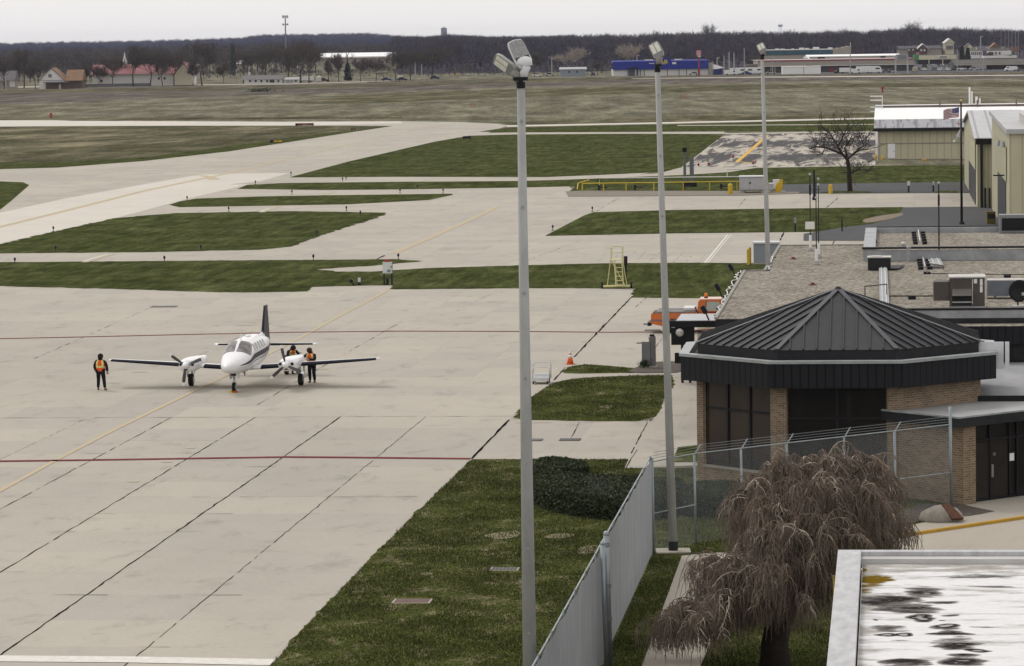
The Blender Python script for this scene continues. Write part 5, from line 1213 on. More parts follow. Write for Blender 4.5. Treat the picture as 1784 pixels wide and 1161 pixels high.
MB().ball((0, .8, 2.36), .13, .35, .07).build('dorsal_fairing', m_wpaint, PL, smooth=True)
# wings
def foil(x, yl, c, z, t, n=10):
    P = []
    for i in range(n+1):
        u = (1-math.cos(PI*i/n))/2; P.append((x, yl+c*u, z+c*t*(1.48*math.sqrt(u)-.63*u-1.76*u*u+1.42*u**3-.51*u**4)*2.6))
    for i in range(n-1, 0, -1):
        u = (1-math.cos(PI*i/n))/2; P.append((x, yl+c*u, z-c*t*(1.48*math.sqrt(u)-.63*u-1.76*u*u+1.42*u**3-.51*u**4)*1.6))
    return P
def wz(x): return .98+abs(x)*.062
def wle(x): return -1.25+abs(x)*.05 if abs(x) < 2.6 else -1.12+(abs(x)-2.6)*.10
def wch(x): return 1.95-abs(x)*.045 if abs(x) < 2.6 else 1.83-(abs(x)-2.6)*.19
for s in (-1, 1):
    xs = [.2, .9, 2.4, 4.5, 6.3, 6.62]
    mb = MB(); rings = [foil(s*x, wle(x), wch(x), wz(x)-.08, .050) for x in xs]; rings[-1] = [(p[0], wle(6.62)+.1+(p[1]-wle(6.62))*.8, wz(6.62)-.06+(p[2]-wz(6.62)+.08)*.4) for p in rings[-1]]
    mb.loft(rings); wing = mb.build('wing', m_wpaint, PL, smooth=True)
    for xa, xb in ((.95, 1.85), (2.9, 6.5)):
        g_ = []
        for x in np.linspace(xa, xb, 6):
            f = foil(s*x, wle(x), wch(x), wz(x)-.08, .0500, 24); m_ = len(f)//2; idx = list(range(-9, 0))+list(range(0, 9)); c = Vector((s*x, wle(x)+wch(x)*.3, wz(x)-.05))
            g_.append([c+(Vector(f[k % len(f)])-c)*1.018+Vector((0, -.012, 0)) for k in idx])
        patch('deice_boot', g_, m_boot, wing)
    # nacelle
    nx = s*2.42; nz = 1.20
    NS = [(-2.52, nz+.02, .17, .15), (-2.45, nz, .34, .26), (-2.2, nz, .43, .30), (-1.7, nz-.01, .46, .33), (-1.0, nz-.02, .46, .33), (0, nz-.02, .42, .28), (1.0, nz, .32, .20), (1.9, nz+.04, .16, .10), (2.2, nz+.05, .04, .03)]
    mb = MB(); mb.loft([[(p[0]+nx, p[1], p[2]) for p in sup(*q, n=20, e=2.6)] for q in NS]); nac = mb.build('nacelle', m_wpaint, PL, smooth=True)
    for sx in (-1, 1): MB().at(Matrix.Translation((nx+sx*.25, -2.455, nz+.07)) @ Matrix.Rotation(sx*.0, 4, 'Y')).ball((0, 0, 0), .12, .05, .085, 12).build('cowl_intake', m_black, nac, smooth=True)
    MB().ball((nx, -2.47, nz-.17), .09, .05, .05, 10).build('lower_intake', m_black, nac)
    # spinner and three blades
    prop = MB().lathe([(.02, -2.98), (.09, -2.92), (.15, -2.80), (.175, -2.62), (.18, -2.52)], 18, axis='x').v
    sp = MB(); sp.loft([[(nx+r*math.cos(2*PI*k/18), y, nz+.04+r*math.sin(2*PI*k/18)) for k in range(18)] for r, y in ((.02, -2.98), (.09, -2.92), (.15, -2.80), (.18, -2.62), (.185, -2.52))])
    sp = sp.build('propeller', m_wpaint, PL, smooth=True)
    angs = (145, 22, 262) if s < 0 else (101, 221, -24)
    for a in angs:
        a = dg(a); dx, dz = math.cos(a), math.sin(a); R_ = .98; px_, pz_ = -dz, dx
        def bl(r, w_, tw): 
            c = Vector((nx+dx*r, -2.68, nz+.04+dz*r)); u = Vector((px_*math.cos(tw), math.sin(tw), pz_*math.cos(tw))); v = Vector((px_*-math.sin(tw), math.cos(tw), pz_*-math.sin(tw)))
            return [c-u*w_, c-u*w_*.3+v*.02, c+u*w_, c-u*w_*.3-v*.012]
        mb = MB(); mb.loft([bl(.12, .05, .9), bl(.3, .075, .6), bl(.6, .085, .35), bl(.82, .075, .25)]); bld = mb.build('blade', m_prop, sp)
        mb = MB(); mb.loft([bl(.822, .075, .25), bl(R_-.02, .06, .2), bl(R_, .02, .2)]); mb.build('blade_tip', m_wpaint, bld)
    # main gear
    gx = s*2.70
    def wheel(x, y, r, wd, parent, nm='wheel'):
        W_ = MB().loft([[(x+dx, y+rr*math.cos(2*PI*k/24), r+rr*math.sin(2*PI*k/24)) for k in range(24)] for rr, dx in ((r*.55, -wd*.5), (r*.9, -wd*.5), (r, -wd*.28), (r, wd*.28), (r*.9, wd*.5), (r*.55, wd*.5))]).build(nm, m_rub, parent, smooth=True)
        MB().loft([[(x+dx, y+rr*math.cos(2*PI*k/16), r+rr*math.sin(2*PI*k/16)) for k in range(16)] for rr, dx in ((r*.1, -wd*.56), (r*.5, -wd*.52), (r*.54, 0), (r*.5, wd*.52), (r*.1, wd*.56))]).build('hub', m_strut, W_, smooth=True); return W_
    mb = MB(); mb.cyl((gx-.02*s, -.0, .28), (gx-.10*s, 0, 1.1), .05); mb.bar((gx, .05, .35), (gx-.35*s, .05, 1.0), .04, .04); mb.build('main_gear_leg', m_strut, PL)
    wheel(gx, 0, .30, .22, PL)
    mb = MB(); mb.box(gx+s*.14, gx+s*.17, -.25, .3, .45, .95); mb.build('gear_door', m_wpaint, PL)
# nose gear
mb = MB(); mb.cyl((0, -3.15, .2), (0, -3.02, 1.0), .045, .06); mb.bar((-.09, -3.15, .12), (-.09, -3.1, .5), .03, .05); mb.bar((.09, -3.15, .12), (.09, -3.1, .5), .03, .05); mb.build('nose_gear_leg', m_strut, PL)
MB().box(-.13, .13, -3.12, -2.9, .78, .98).build('landing_light_bracket', m_dark, PL)
wheel(0, -3.15, .235, .15, PL)
for s in (-1, 1): MB().box(s*.16, s*.18, -3.4, -2.6, .62, .95).build('nose_gear_door', m_wpaint, PL)
MB().box(-.02, .02, -.6, -.35, .66, .86).build('belly_antenna', m_dark, PL)
MB().box(.33, .36, -2.2, -2.05, .70, .9).build('drain_mast', m_dark, PL)
# tail
def tri_prism(mb, P0, P1): mb.loft([P0, P1])
fin = [(0, 3.9, 1.95), (0, 4.9, 2.25), (0, 5.45, 3.42), (0, 6.2, 3.42), (0, 6.55, 1.6), (0, 5.4, 1.75)]
mb = MB(); mb.add([(p[0]-.07*(1-.5*(p[2] > 3)), p[1], p[2]) for p in fin]+[(p[0]+.07*(1-.5*(p[2] > 3)), p[1], p[2]) for p in fin], [(0, 1, 2, 3, 4, 5), (11, 10, 9, 8, 7, 6)]+[((i+1) % 6, i, i+6, (i+1) % 6+6) for i in range(6)]); mb.build('tail_fin', m_navy, PL)
MB().ball((0, 4.6, 1.95), .10, .9, .28, 12).build('fin_fillet', m_wpaint, PL, smooth=True)
mb = MB(); mb.box(-.05, .05, 5.5, 6.2, 3.42, 3.47); mb.build('fin_cap', m_dark, PL)
for s in (-1, 1):
    mb = MB(); rings = [foil(s*x, 5.25+x*.12, 1.15-x*.16, 1.52, .05) for x in (.05, 1.2, 2.45, 2.6)]; mb.loft(rings); st_ = mb.build('tailplane', m_wpaint, PL, smooth=True)
    g_ = []
    for x in (.3, 1.2, 2.4):
        f = foil(s*x, 5.25+x*.12, 1.15-x*.16, 1.52, .05, 20); c = Vector((s*x, 5.6+x*.1, 1.54)); g_.append([c+(Vector(f[k])-c)*1.05 for k in (-6, -5, -4, -3, -2, -1, 0, 1, 2, 3, 4, 5, 6)])
    patch('deice_boot', g_, m_boot, st_)
# chocks
for lab, dx, col, nm in (('yellow wheel chock by the nose wheel of the aircraft', -.10, (.62, .48, .04), 'yellow'), ('red orange wheel chock beside the yellow one', .12, (.55, .10, .03), 'red')):
    q = nw + EX*dx - EY*.32; o = thing('wheel_chock', lab, 'wheel chock', q, -GR)
    MB().add([(-.09, -.07, 0), (.09, -.07, 0), (.09, .07, 0), (-.09, .07, 0), (-.09, -.02, .09), (.09, -.02, .09), (.09, .02, .09), (-.09, .02, .09)], [(0, 3, 2, 1), (4, 5, 6, 7), (0, 1, 5, 4), (1, 2, 6, 5), (2, 3, 7, 6), (3, 0, 4, 7)]).build('block', M(nm+'_chock', col, .6, var=.1), o)
    MB().tube([(0, 0, .1), (.05, -.08, .12), (.12, -.1, .03)], .012, 6).build('rope', m_black, o)
# two wheeled ground cart behind the right engine
co = G(508, 653); CT = thing('ground_power_cart', 'small dark ground cart on two tyres behind the right engine', 'cart', co, -GR)
for s in (-1, 1): wheel(s*.25+(.0 if s < 0 else .02), 0 if s < 0 else .5, .28, .17, CT)
MB().box(-.42, .42, .1, 1.0, .42, .95).build('body', m_dark, CT, bevel=.04); MB().tube([(-.3, 1.0, .5), (-.3, 1.3, 1.0), (.3, 1.3, 1.0), (.3, 1.0, .5)], .02, 6).build('handle', m_galvd, CT)
# ================================================================== PEOPLE
DG = None
def skin_mesh(name, chains, mat, parent, sub=1, loc=None):
    """chains: list of (list of (x,y,z,r), attach index or None) -> one continuous skinned surface"""
    vs = []; rs = []; es = []; idx = {}
    for pts in chains:
        prev = None
        for p in pts:
            key = tuple(round(c, 3) for c in p[:3])
            if key not in idx: idx[key] = len(vs); vs.append(p[:3]); rs.append(p[3])
            i = idx[key]
            if prev is not None and prev != i: es.append((prev, i))
            prev = i
    me = bpy.data.meshes.new(name); me.from_pydata(vs, es, []); o = bpy.data.objects.new(name, me); COL.objects.link(o)
    sk = o.modifiers.new('skin', 'SKIN'); sk.use_smooth_shade = True; sk.branch_smoothing = .6
    if not me.skin_vertices: me.skin_vertices.new(name='')
    for i, r in enumerate(rs):
        rr = r if hasattr(r, '__len__') else (r, r); me.skin_vertices[0].data[i].radius = rr
    me.skin_vertices[0].data[0].use_root = True
    ss = o.modifiers.new('sub', 'SUBSURF'); ss.levels = sub; ss.render_levels = sub
    dgph = bpy.context.evaluated_depsgraph_get(); ev = o.evaluated_get(dgph); m2 = bpy.data.meshes.new_from_object(ev)
    o.modifiers.clear(); o.data = m2; m2.name = name; m2.materials.clear(); m2.materials.append(mat)
    for p in m2.polygons: p.use_smooth = True
    if parent: o.parent = parent
    return o
m_skin = M('skin_tone', (.42, .24, .17), .6, var=.06); m_jack = M('dark_navy_jacket', (.014, .014, .022), .85, var=.25); m_trou = M('dark_work_trousers', (.010, .011, .018), .85, var=.25)
m_boot2 = M('tan_work_boots', (.13, .075, .045), .7, var=.2); m_bootb = M('black_boots', (.012, .012, .013), .6); m_hair = M('dark_hair', (.018, .011, .010), .7, var=.3); m_hairr = M('red_brown_hair', (.045, .014, .012), .6, var=.3)
m_vo = M('orange_vest', (.75, .10, .02), .7, var=.06); m_vy = M('lime_reflective_tape', (.62, .66, .22), .5, var=.08)
def person(label, loc, rz, pose, hair, boots, group=None, sc_=1.0):
    o = thing('person', label, 'person', loc, rz, group); o.scale = (1.16, 1.12, 1.0)
    P = pose; hip = P['hip']; ch = P['chest']; nk = P['neck']; hd = P['head']
    V3 = lambda a: Vector(a)
    def lerp(a, b, t): return tuple(a[i]+(b[i]-a[i])*t for i in range(3))
    spine = [(*hip, .13), (*lerp(hip, ch, .5), .125), (*ch, .145), (*lerp(ch, nk, .7), .09), (*nk, .058), (*lerp(nk, hd, .5), .055), (*lerp(nk, hd, .9), .082), (*hd, .098), (*(V3(hd)+(V3(hd)-V3(nk)).normalized()*.09), .07)]
    arms = []; legs = []; fingers = []
    for s, k in ((-1, 'L'), (1, 'R')):
        sh, el, wr_ = P['sh'+k], P['el'+k], P['wr'+k]; hdir = (V3(wr_)-V3(el)).normalized(); palm = tuple(V3(wr_)+hdir*.07)
        arms.append([(*ch, .145), (*sh, .068), (*lerp(sh, el, .5), .055), (*el, .045), (*lerp(el, wr_, .5), .042), (*wr_, .030), (*palm, .038)])
        side = hdir.cross(Vector((0, -1, 0))).normalized()
        for j in range(4):
            b = V3(palm)+hdir*.02+side*(.024*(j-1.5)); ln = (.065, .078, .072, .055)[j]; m1 = b+hdir*ln*.5; m2_ = m1+(hdir*.7+Vector((0, -.7, -.1))).normalized()*ln*.5
            arms.append([(*palm, .038), (*tuple(b), .011), (*tuple(m1), .009), (*tuple(m2_), .008)])
        tb_ = V3(wr_)+hdir*.02; t1 = tb_+(side*-1+hdir*.5).normalized()*.05; t2 = t1+(hdir+side*-.3).normalized()*.03
        arms.append([(*wr_, .030), (*tuple(t1), .012), (*tuple(t2), .009)])
        hp = (hip[0]+s*.095, hip[1], hip[2]-.03); kn, an = P['kn'+k], P['an'+k]; toe = tuple(V3(an)+V3(P['toe'+k]))
        legs.append([(*hip, .13), (*hp, .095), (*lerp(hp, kn, .5), .078), (*kn, .058), (*lerp(kn, an, .4), .055), (*an, .038), (*(an[0], an[1], .045), .042), (*toe, .035)])
    skin_mesh('body', [spine]+arms+legs, m_skin, o)
    # clothing
    grow = lambda c, g, n0=0, n1=None: [(*q[:3], q[3]+g) for q in c[n0:n1]]
    skin_mesh('trousers', [grow(l, .024, 0, 6) for l in legs], m_trou, o)
    skin_mesh('jacket', [[(*hip, .15), (*lerp(hip, ch, .5), .148), (*ch, .168), (*lerp(ch, nk, .75), .10)]]+[grow(a, .022, 0, 6) for a in arms if len(a) == 7], m_jack, o)
    for l in legs: skin_mesh('boot', [[(*l[5][:3], .056), (*l[6][:3], .052), (*l[7][:3], .046)]], boots, o)
    up = (V3(ch)-V3(hip)).normalized()
    # vest: ring-lofted shell with orange panels and lime tape
    cxy = lambda t: V3(hip)+(V3(nk)-V3(hip))*t
    mb = MB(); N_ = 28; prof = [(-.02, .195, .155), (.15, .19, .155), (.30, .19, .155), (.45, .195, .16), (.62, .205, .165), (.78, .20, .15), (.90, .15, .115), (.97, .10, .085)]
    prof = [(t, a*.98, b) for t, a, b in prof]; Ls = []
    for t, a, b in prof: c = cxy(t); Ls.append([(c.x+a*math.cos(2*PI*k/N_), c.y+b*math.sin(2*PI*k/N_), c.z) for k in range(N_)])
    n0 = len(mb.v); mb.loft(Ls, caps=False); mb.m = []
    for i in range(len(prof)-1):
        for k in range(N_):
            a = math.degrees(2*PI*(k+.5)/N_) % 180; tm = (prof[i][0]+prof[i+1][0])/2
            lime = (i == 2) or (i >= 3 and (38 < a < 68 or 112 < a < 142)); mb.m.append(1 if lime else 0)
    vest = mb.build('safety_vest', [m_vo, m_vy], o, smooth=True)
    sm = vest.modifiers.new('t', 'SOLIDIFY'); sm.thickness = .012
    h = V3(hd); f = Vector((0, -1, 0)); f = (f+V3(P.get('look', (0, 0, 0)))).normalized()
    hb = MB(); hb.ball((h.x, h.y+.022, h.z+.025), .122, .128, .135, 14); nk_ = V3(nk); hb.ball((nk_.x, nk_.y+.03, nk_.z+.03), .105, .10, .10, 12)
    if P.get('long'): hb.at(None); hb.ball((h.x, h.y+.06, h.z-.10), .10, .07, .17, 12)
    hb.build('hair', hair, o, smooth=True)
    mf = MB()
    side = f.cross(Vector((0, 0, 1))).normalized(); upv = side.cross(f)
    mf.at(None); nb = h+f*.098-upv*.015; mf.ball(tuple(nb), .014, .02, .02, 8); mf.build('nose', m_skin, o, smooth=True)
    me_ = MB()
    for s in (-1, 1): q = h+f*.092+side*s*.034+upv*.012; me_.ball(tuple(q), .012, .01, .008, 8)
    me_.build('eyes', m_hair, o); q = h+f*.090-upv*.05; MB().ball(tuple(q), .024, .01, .007, 8).build('mouth', M('lips', (.28, .10, .08), .6), o)
    for s in (-1, 1): q = h+side*s*.100; MB().ball(tuple(q), .016, .02, .03, 8).build('ear', m_skin, o)
    return o
walk = dict(hip=(0, 0, .93), chest=(0, -.02, 1.28), neck=(0, -.02, 1.49), head=(0, -.05, 1.62), shL=(-.185, -.01, 1.42), elL=(-.275, .03, 1.14), wrL=(-.29, -.02, .90), shR=(.185, -.01, 1.42), elR=(.27, -.04, 1.15), wrR=(.245, -.14, .94),
            knL=(-.13, -.03, .50), anL=(-.19, .07, .09), toeL=(-.03, -.16, -.045), knR=(.11, -.05, .50), anR=(.13, -.04, .09), toeR=(.02, -.17, -.045), look=(0, 0, -.3))
person('person in an orange and lime safety vest walking away past the left wing tip', G(176, 680), PI-.15, {**walk}, m_hair, m_boot2)
lean = dict(hip=(0, .05, .93), chest=(0, -.03, 1.28), neck=(0, -.10, 1.47), head=(-.02, -.16, 1.585), shL=(-.18, -.06, 1.40), elL=(-.30, -.24, 1.20), wrL=(-.22, -.46, 1.24), shR=(.18, -.06, 1.40), elR=(.25, -.18, 1.15), wrR=(.05, -.40, 1.18),
            knL=(-.09, .0, .50), anL=(-.09, .06, .09), toeL=(-.01, -.17, -.045), knR=(.11, .0, .50), anR=(.13, .04, .09), toeR=(.02, -.17, -.045), look=(-.3, 0, -.75), long=True)
person('long haired person in a safety vest leaning over the right wing of the aircraft', G(543, 667), -.35, lean, m_hairr, m_bootb)
bend = dict(hip=(0, .12, .84), chest=(0, -.10, 1.12), neck=(0, -.24, 1.26), head=(0, -.33, 1.34), shL=(-.18, -.18, 1.20), elL=(-.28, -.32, 1.0), wrL=(-.20, -.50, .92), shR=(.18, -.18, 1.20), elR=(.28, -.30, 1.0), wrR=(.2, -.48, .92),
            knL=(-.10, -.02, .46), anL=(-.12, .10, .09), toeL=(-.02, -.16, -.045), knR=(.10, -.02, .46), anR=(.12, .10, .09), toeR=(.02, -.16, -.045), look=(0, 0, -.8))
person('person crouched behind the right engine beside the small ground cart', G(506, 652.5)+EX*.02, .5, bend, m_hair, m_bootb)
# ================================================================== APRON THINGS
# luggage cart
m_alu = M('brushed_aluminium', (.52, .53, .54), .4, .5, var=.15)
lo_ = G(943, 668); LC = thing('luggage_cart', 'silver platform luggage cart with a double hoop handle on the apron edge', 'cart', lo_, -GR)
for yy, hh in ((.55, .98), (-.15, .78)):
    MB().tube([(-.42, yy, .20), (-.42, yy, hh-.12), (-.38, yy, hh-.03), (-.28, yy, hh), (.28, yy, hh), (.38, yy, hh-.03), (.42, yy, hh-.12), (.42, yy, .20)], .022, 8).build('hoop_handle', M('pale_tube', (.66, .67, .66), .35, .4), LC, smooth=True)
MB().box(-.41, .41, -.55, .6, .19, .23).build('deck', m_alu, LC, bevel=.01)
mb = MB()
for k in range(5): mb.add([(-.40, -.50+k*.2, .235+k*.045), (.40, -.50+k*.2, .235+k*.045), (.40, -.33+k*.2, .26+k*.045), (-.40, -.33+k*.2, .26+k*.045), (-.40, -.50+k*.2, .22), (.40, -.50+k*.2, .22), (.40, -.33+k*.2, .22), (-.40, -.33+k*.2, .22)], [(0, 1, 2, 3), (0, 4, 5, 1), (2, 6, 7, 3), (1, 5, 6, 2), (0, 3, 7, 4)])
mb.build('shelf', m_alu, LC)
MB().box(-.42, .42, -.58, -.55, .15, .30).build('front_rail', M('pale_tube', (.6, .6, .6)), LC)
for sx in (-.34, .34):
    for yy in (-.45, .45):
        w_ = MB().cyl((sx-.03, yy, .08), (sx+.03, yy, .08), .08, .08, 14).build('caster', m_rub, LC); MB().box(sx-.05, sx+.05, yy-.04, yy+.04, .12, .19).build('fork', M('maroon_fork', (.12, .03, .03), .6), w_)
# traffic cone
TCo = thing('traffic_cone', 'orange traffic cone with a white collar at the end of the apron joint', 'traffic cone', G(993.5, 635), .2)
MB().box(-.23, .23, -.23, .23, 0, .04).build('base', M('cone_orange', (.72, .13, .03), .6, var=.12), TCo, bevel=.015)
MB().lathe([(.17, .04), (.12, .34)], 20).build('cone_body', MATS['cone_orange'], TCo, smooth=True); MB().lathe([(.12, .34), (.085, .50)], 20).build('reflective_collar', M('cone_white', (.8, .8, .78), .5, var=.05), TCo, smooth=True)
MB().lathe([(.085, .50), (.074, .56)], 20).build('cone_band', MATS['cone_orange'], TCo); MB().lathe([(.074, .56), (.035, .76)], 20).build('cone_tip', MATS['cone_white'], TCo)
# grey pylon
PY = thing('grey_pylon', 'grey metal pylon of two upright panels by the mulch bed', 'pylon', G(1133, 641), -GR)
m_pyl = M('grey_painted_metal', (.19, .19, .20), .6, .1, var=.15)
MB().prism([(-.42, -.05), (.0, -.25), (.06, -.2), (-.36, 0.02)], 0, 1.32).build('left_panel', m_pyl, PY); MB().prism([(-.02, -.26), (.28, .1), (.22, .16), (-.06, -.18)], 0, 1.58).build('right_panel', M('grey_lighter_metal', (.27, .27, .275), .6, .1, var=.15), PY)
MB().box(-.02, .22, -.02, .16, 1.582, 1.68).build('top_box', m_black, PY); MB().box(-.45, .35, -.3, .2, 0, .08).build('base_plate', mc_walk, PY)
o = thing('garden_shrub', 'tiny green shrub at the foot of the grey pylon', 'shrub', G(1124, 641.5)); rg_ = np.random.default_rng(6)
P_ = rg_.normal(size=(500, 3))*np.array([.14, .12, .10])+np.array([0, 0, .2]); P_[:, 2] = np.abs(P_[:, 2]); V, Q = leafcloud(P_, None, .07, rg_); np_mesh('foliage', V, Q, m_leaf, o); MB().cyl((0, 0, 0), (0, 0, .2), .03).build('stem', m_bark, o)
# orange pickup
TK = thing('pickup_truck', 'orange airport pickup truck with an amber roof beacon and a rack over the bed', 'pickup truck', G(1192, 581), -GR)
m_or = M('orange_truck_paint', (.62, .155, .025), .35, 0, var=.08, spec=.5); m_orr = M('pale_cab_roof', (.72, .52, .44), .4, var=.05)  # roof sheet paler than the orange body
Lx = -1.85
def side_prism(prof, y0, y1, mb=None):
    mb = mb or MB(); n = len(prof); ar = sum(prof[i][0]*prof[(i+1) % n][1]-prof[(i+1) % n][0]*prof[i][1] for i in range(n))
    if ar < 0: prof = prof[::-1]
    mb.add([(x, y0, z) for x, z in prof]+[(x, y1, z) for x, z in prof], [tuple(range(n)), tuple(range(2*n-1, n-1, -1))]+[((i+1) % n, i, i+n, (i+1) % n+n) for i in range(n)]); return mb
def archx(cx, r, n=8): return [(cx+r*math.cos(PI-PI*k/n), .38+r*math.sin(PI-PI*k/n)) for k in range(n+1)]
body = [(Lx, .55), (Lx, 1.12), (1.05, 1.16), (1.05, 1.14), (3.75, 1.08), (3.85, .95), (3.85, .5), (3.55, .42)]+archx(3.0, .45)[::-1]+[(2.4, .40), (-.1, .42)]+archx(-.65, .45)[::-1]+[(Lx+.2, .5)]
side_prism(body, 0, 1.95).build('body', m_or, TK, bevel=.02)
side_prism([(.72, 1.17), (.80, 1.80), (.9, 1.87), (2.05, 1.87), (2.6, 1.17)], .10, 1.85).build('cab', m_or, TK, bevel=.03)
MB().box(.86, 2.08, .14, 1.81, 1.875, 1.91).build('roof', m_orr, TK)
side_prism([(1.22, 1.24), (1.27, 1.76), (1.93, 1.76), (2.28, 1.24)], .09, 1.86).build('side_window', M('painted_reflection_glass', (.46, .50, .46), .1, var=.1), TK)  # window reflection put into the pale base colour
side_prism([(1.18, 1.20), (1.24, 1.80), (1.27, 1.80), (1.22, 1.20)], .08, .13).build('window_pillar', m_black, TK)
MB().add([(2.62, .2, 1.19), (2.62, 1.75, 1.19), (2.12, 1.65, 1.84), (2.12, .3, 1.84)], [(0, 1, 2, 3)]).build('windshield', m_glassd, TK)
MB().box(Lx+.08, .68, .08, 1.87, 1.10, 1.165).build('bed_interior', m_dark, TK)
[MB().box(Lx+.35, .6, ya_, ya_+.19, 1.17, 1.30).build('side_box', m_alu, TK) for ya_ in (.12, 1.6)]; MB().box(-.05, .62, .12, 1.8, 1.172, 1.42).build('toolbox', M('white_toolbox', (.66, .67, .68), .4, .2, var=.1), TK, bevel=.02)
MB().tube([(Lx+.3, .12, 1.34), (-.1, .12, 1.38)], .02, 6).build('rack_rail', m_alu, TK)
bc = MB(); bc.cyl((1.2, .9, 1.91), (1.2, .9, 1.97), .11, .11, 12); bc.build('beacon_base', m_dark, TK); MB().lathe([(.09, 1.97), (.10, 2.05), (.08, 2.17), (.03, 2.2)], 14, c=(1.2, .9, 0)).build('beacon', M('amber_lens', (.75, .20, .02), .25, var=.05), TK, smooth=True)
MB().box(Lx-.22, Lx-.01, .05, 1.9, .42, .60).build('bumper', m_black, TK); MB().bar((Lx-.3, 1, .45), (Lx-.5, 1, .45), .08, .06).build('tow_hitch', m_black, TK)
MB().box(Lx-.012, Lx-.001, .04, .16, .72, 1.02).build('taillight', M('red_lens', (.35, .02, .02), .3), TK)
MB().box(Lx+.02, .70, -.015, -.002, .70, .78).build('stripe', M('grey_violet_stripe', (.20, .15, .17), .4), TK)
MB().tube([(.62, -.03, 1.5), (.75, -.1, 1.2), (.85, -.1, 1.0)], .03, 6).build('snorkel', m_black, TK)
def wheelx(parent, x, y, r, wd, hub=m_strut):
    W_ = MB().loft([[(x+rr*math.cos(2*PI*k/20), y+dy, r+rr*math.sin(2*PI*k/20)) for k in range(20)] for rr, dy in ((r*.55, -wd*.5), (r*.92, -wd*.5), (r, -wd*.3), (r, wd*.3), (r*.92, wd*.5), (r*.55, wd*.5))]).build('wheel', m_rub, parent, smooth=True)
    MB().cyl((x, y-wd*.48, r), (x, y+wd*.48, r), r*.55, r*.55, 14).build('rim', hub, W_); return W_
for x in (-.65, 3.0):
    for y in (.12, 1.83): wheelx(TK, x, y, .38, .24)
# yellow rolling stairs
so = G(1075, 503); RS = thing('rolling_stairs', 'pale yellow rolling maintenance stairs with a wide base', 'rolling stairs', so, -GR)
m_py = M('pale_yellow_paint', (.62, .58, .28), .5, var=.12)
S1 = 6180/so.y; u = lambda px: (px-1075)/26.4*1.0
k_ = so.y/F
X = lambda px: (px-1076)*k_; Z = lambda py: (504-py)*k_*1.0
MB().box(X(1052), X(1099), -.15, .35, .10, .20).build('base_frame', m_py, RS)
for px in (1049.5, 1101): MB().cyl((X(px)-.05, .1, .22), (X(px)+.05, .1, .22), .22, .22, 14).build('wheel', m_rub, RS)
mb = MB()
for a, b, w_ in (((1058, 501), (1065, 454), .06), ((1093, 500), (1086, 452), .06), ((1076, 500), (1072, 454), .05), ((1066, 456), (1090, 499), .05)): mb.bar((X(a[0]), .3, Z(a[1])), (X(b[0]), .1, Z(b[1])), w_, w_)
for a, b in (((1075, 500), (1072, 458)), ((1088, 499), (1085, 458))): mb.bar((X(a[0]), -.45, Z(a[1])), (X(b[0]), .1, Z(b[1])), .06, .08)
mb.build('frame', m_py, RS)
for i in range(6):
    t = i/5; z = Z(497)+(Z(460)-Z(497))*t; x0, x1 = X(1075-2.5*t), X(1087-2*t); MB().box(x0, x1, -.45+.5*t, -.25+.5*t, z-.02, z+.02).build('step', m_py, RS)
MB().box(X(1065), X(1086), -.05, .9, Z(455), Z(453.4)).build('platform', m_py, RS)
mb = MB()
for px, ptop in ((1066, 433), (1085.5, 431.5)):
    for y in (0, .85): mb.bar((X(px), y, Z(454)), (X(px), y, Z(ptop)), .045, .045)
    mb.bar((X(px), 0, Z(ptop)), (X(px), .85, Z(ptop)), .045, .045)
mb.bar((X(1066), .85, Z(432)), (X(1085.5), .85, Z(431.5)), .045, .045); mb.bar((X(1066), .85, Z(443)), (X(1085.5), .85, Z(443)), .04, .04); mb.build('guard_rail', m_py, RS)
o = thing('black_marker_post', 'black and red post with a white cap just right of the yellow stairs', 'post', G(1090.5, 493)); hz = D(1088.5, 444, o.location.y).z
MB().cyl((0, 0, 0), (0, 0, hz*.62), .07, .07, 10).build('lower_tube', m_black, o); MB().cyl((0, 0, hz*.62), (0, 0, hz*.95), .13, .13, 10).build('sleeve', M('black_maroon', (.03, .012, .014), .5), o); MB().cyl((0, 0, hz*.95), (0, 0, hz), .09, .06, 10).build('cap', m_wp, o)
# notice board
nb_ = G(675.5, 497); NB = thing('notice_board', 'white square board on two dark posts beyond the aircraft', 'sign', nb_, -GR); k2 = nb_.y/F
zt = D(675, 456.5, nb_.y).z; zb = D(675, 476.5, nb_.y).z
MB().box(-8.3*k2, 8.3*k2, -.04, .02, zb, zt).build('board', M('white_board', (.62, .66, .64), .5, var=.12, vs=1.2), NB)
for s in (-6.2, 7.3): MB().box(s*k2-.05, s*k2+.05, .03, .13, 0, zt-.1).build('post', m_dark, NB)
MB().box(-.02, .22, -.06, -.041, zb+.08, zb+.26).build('symbol', M('grey_symbol', (.22, .25, .26), .6), NB)
MB().add([(.18, -.05, zt-.38), (.36, -.05, zt-.38), (.27, -.05, zt-.24)], [(0, 1, 2)]).build('arrow_mark', MATS['grey_symbol'], NB)
MB().ball((0, 0, zt+.08), .22, .08, .10, 10).build('red_lamp', M('red_lamp', (.35, .03, .03), .4), NB)
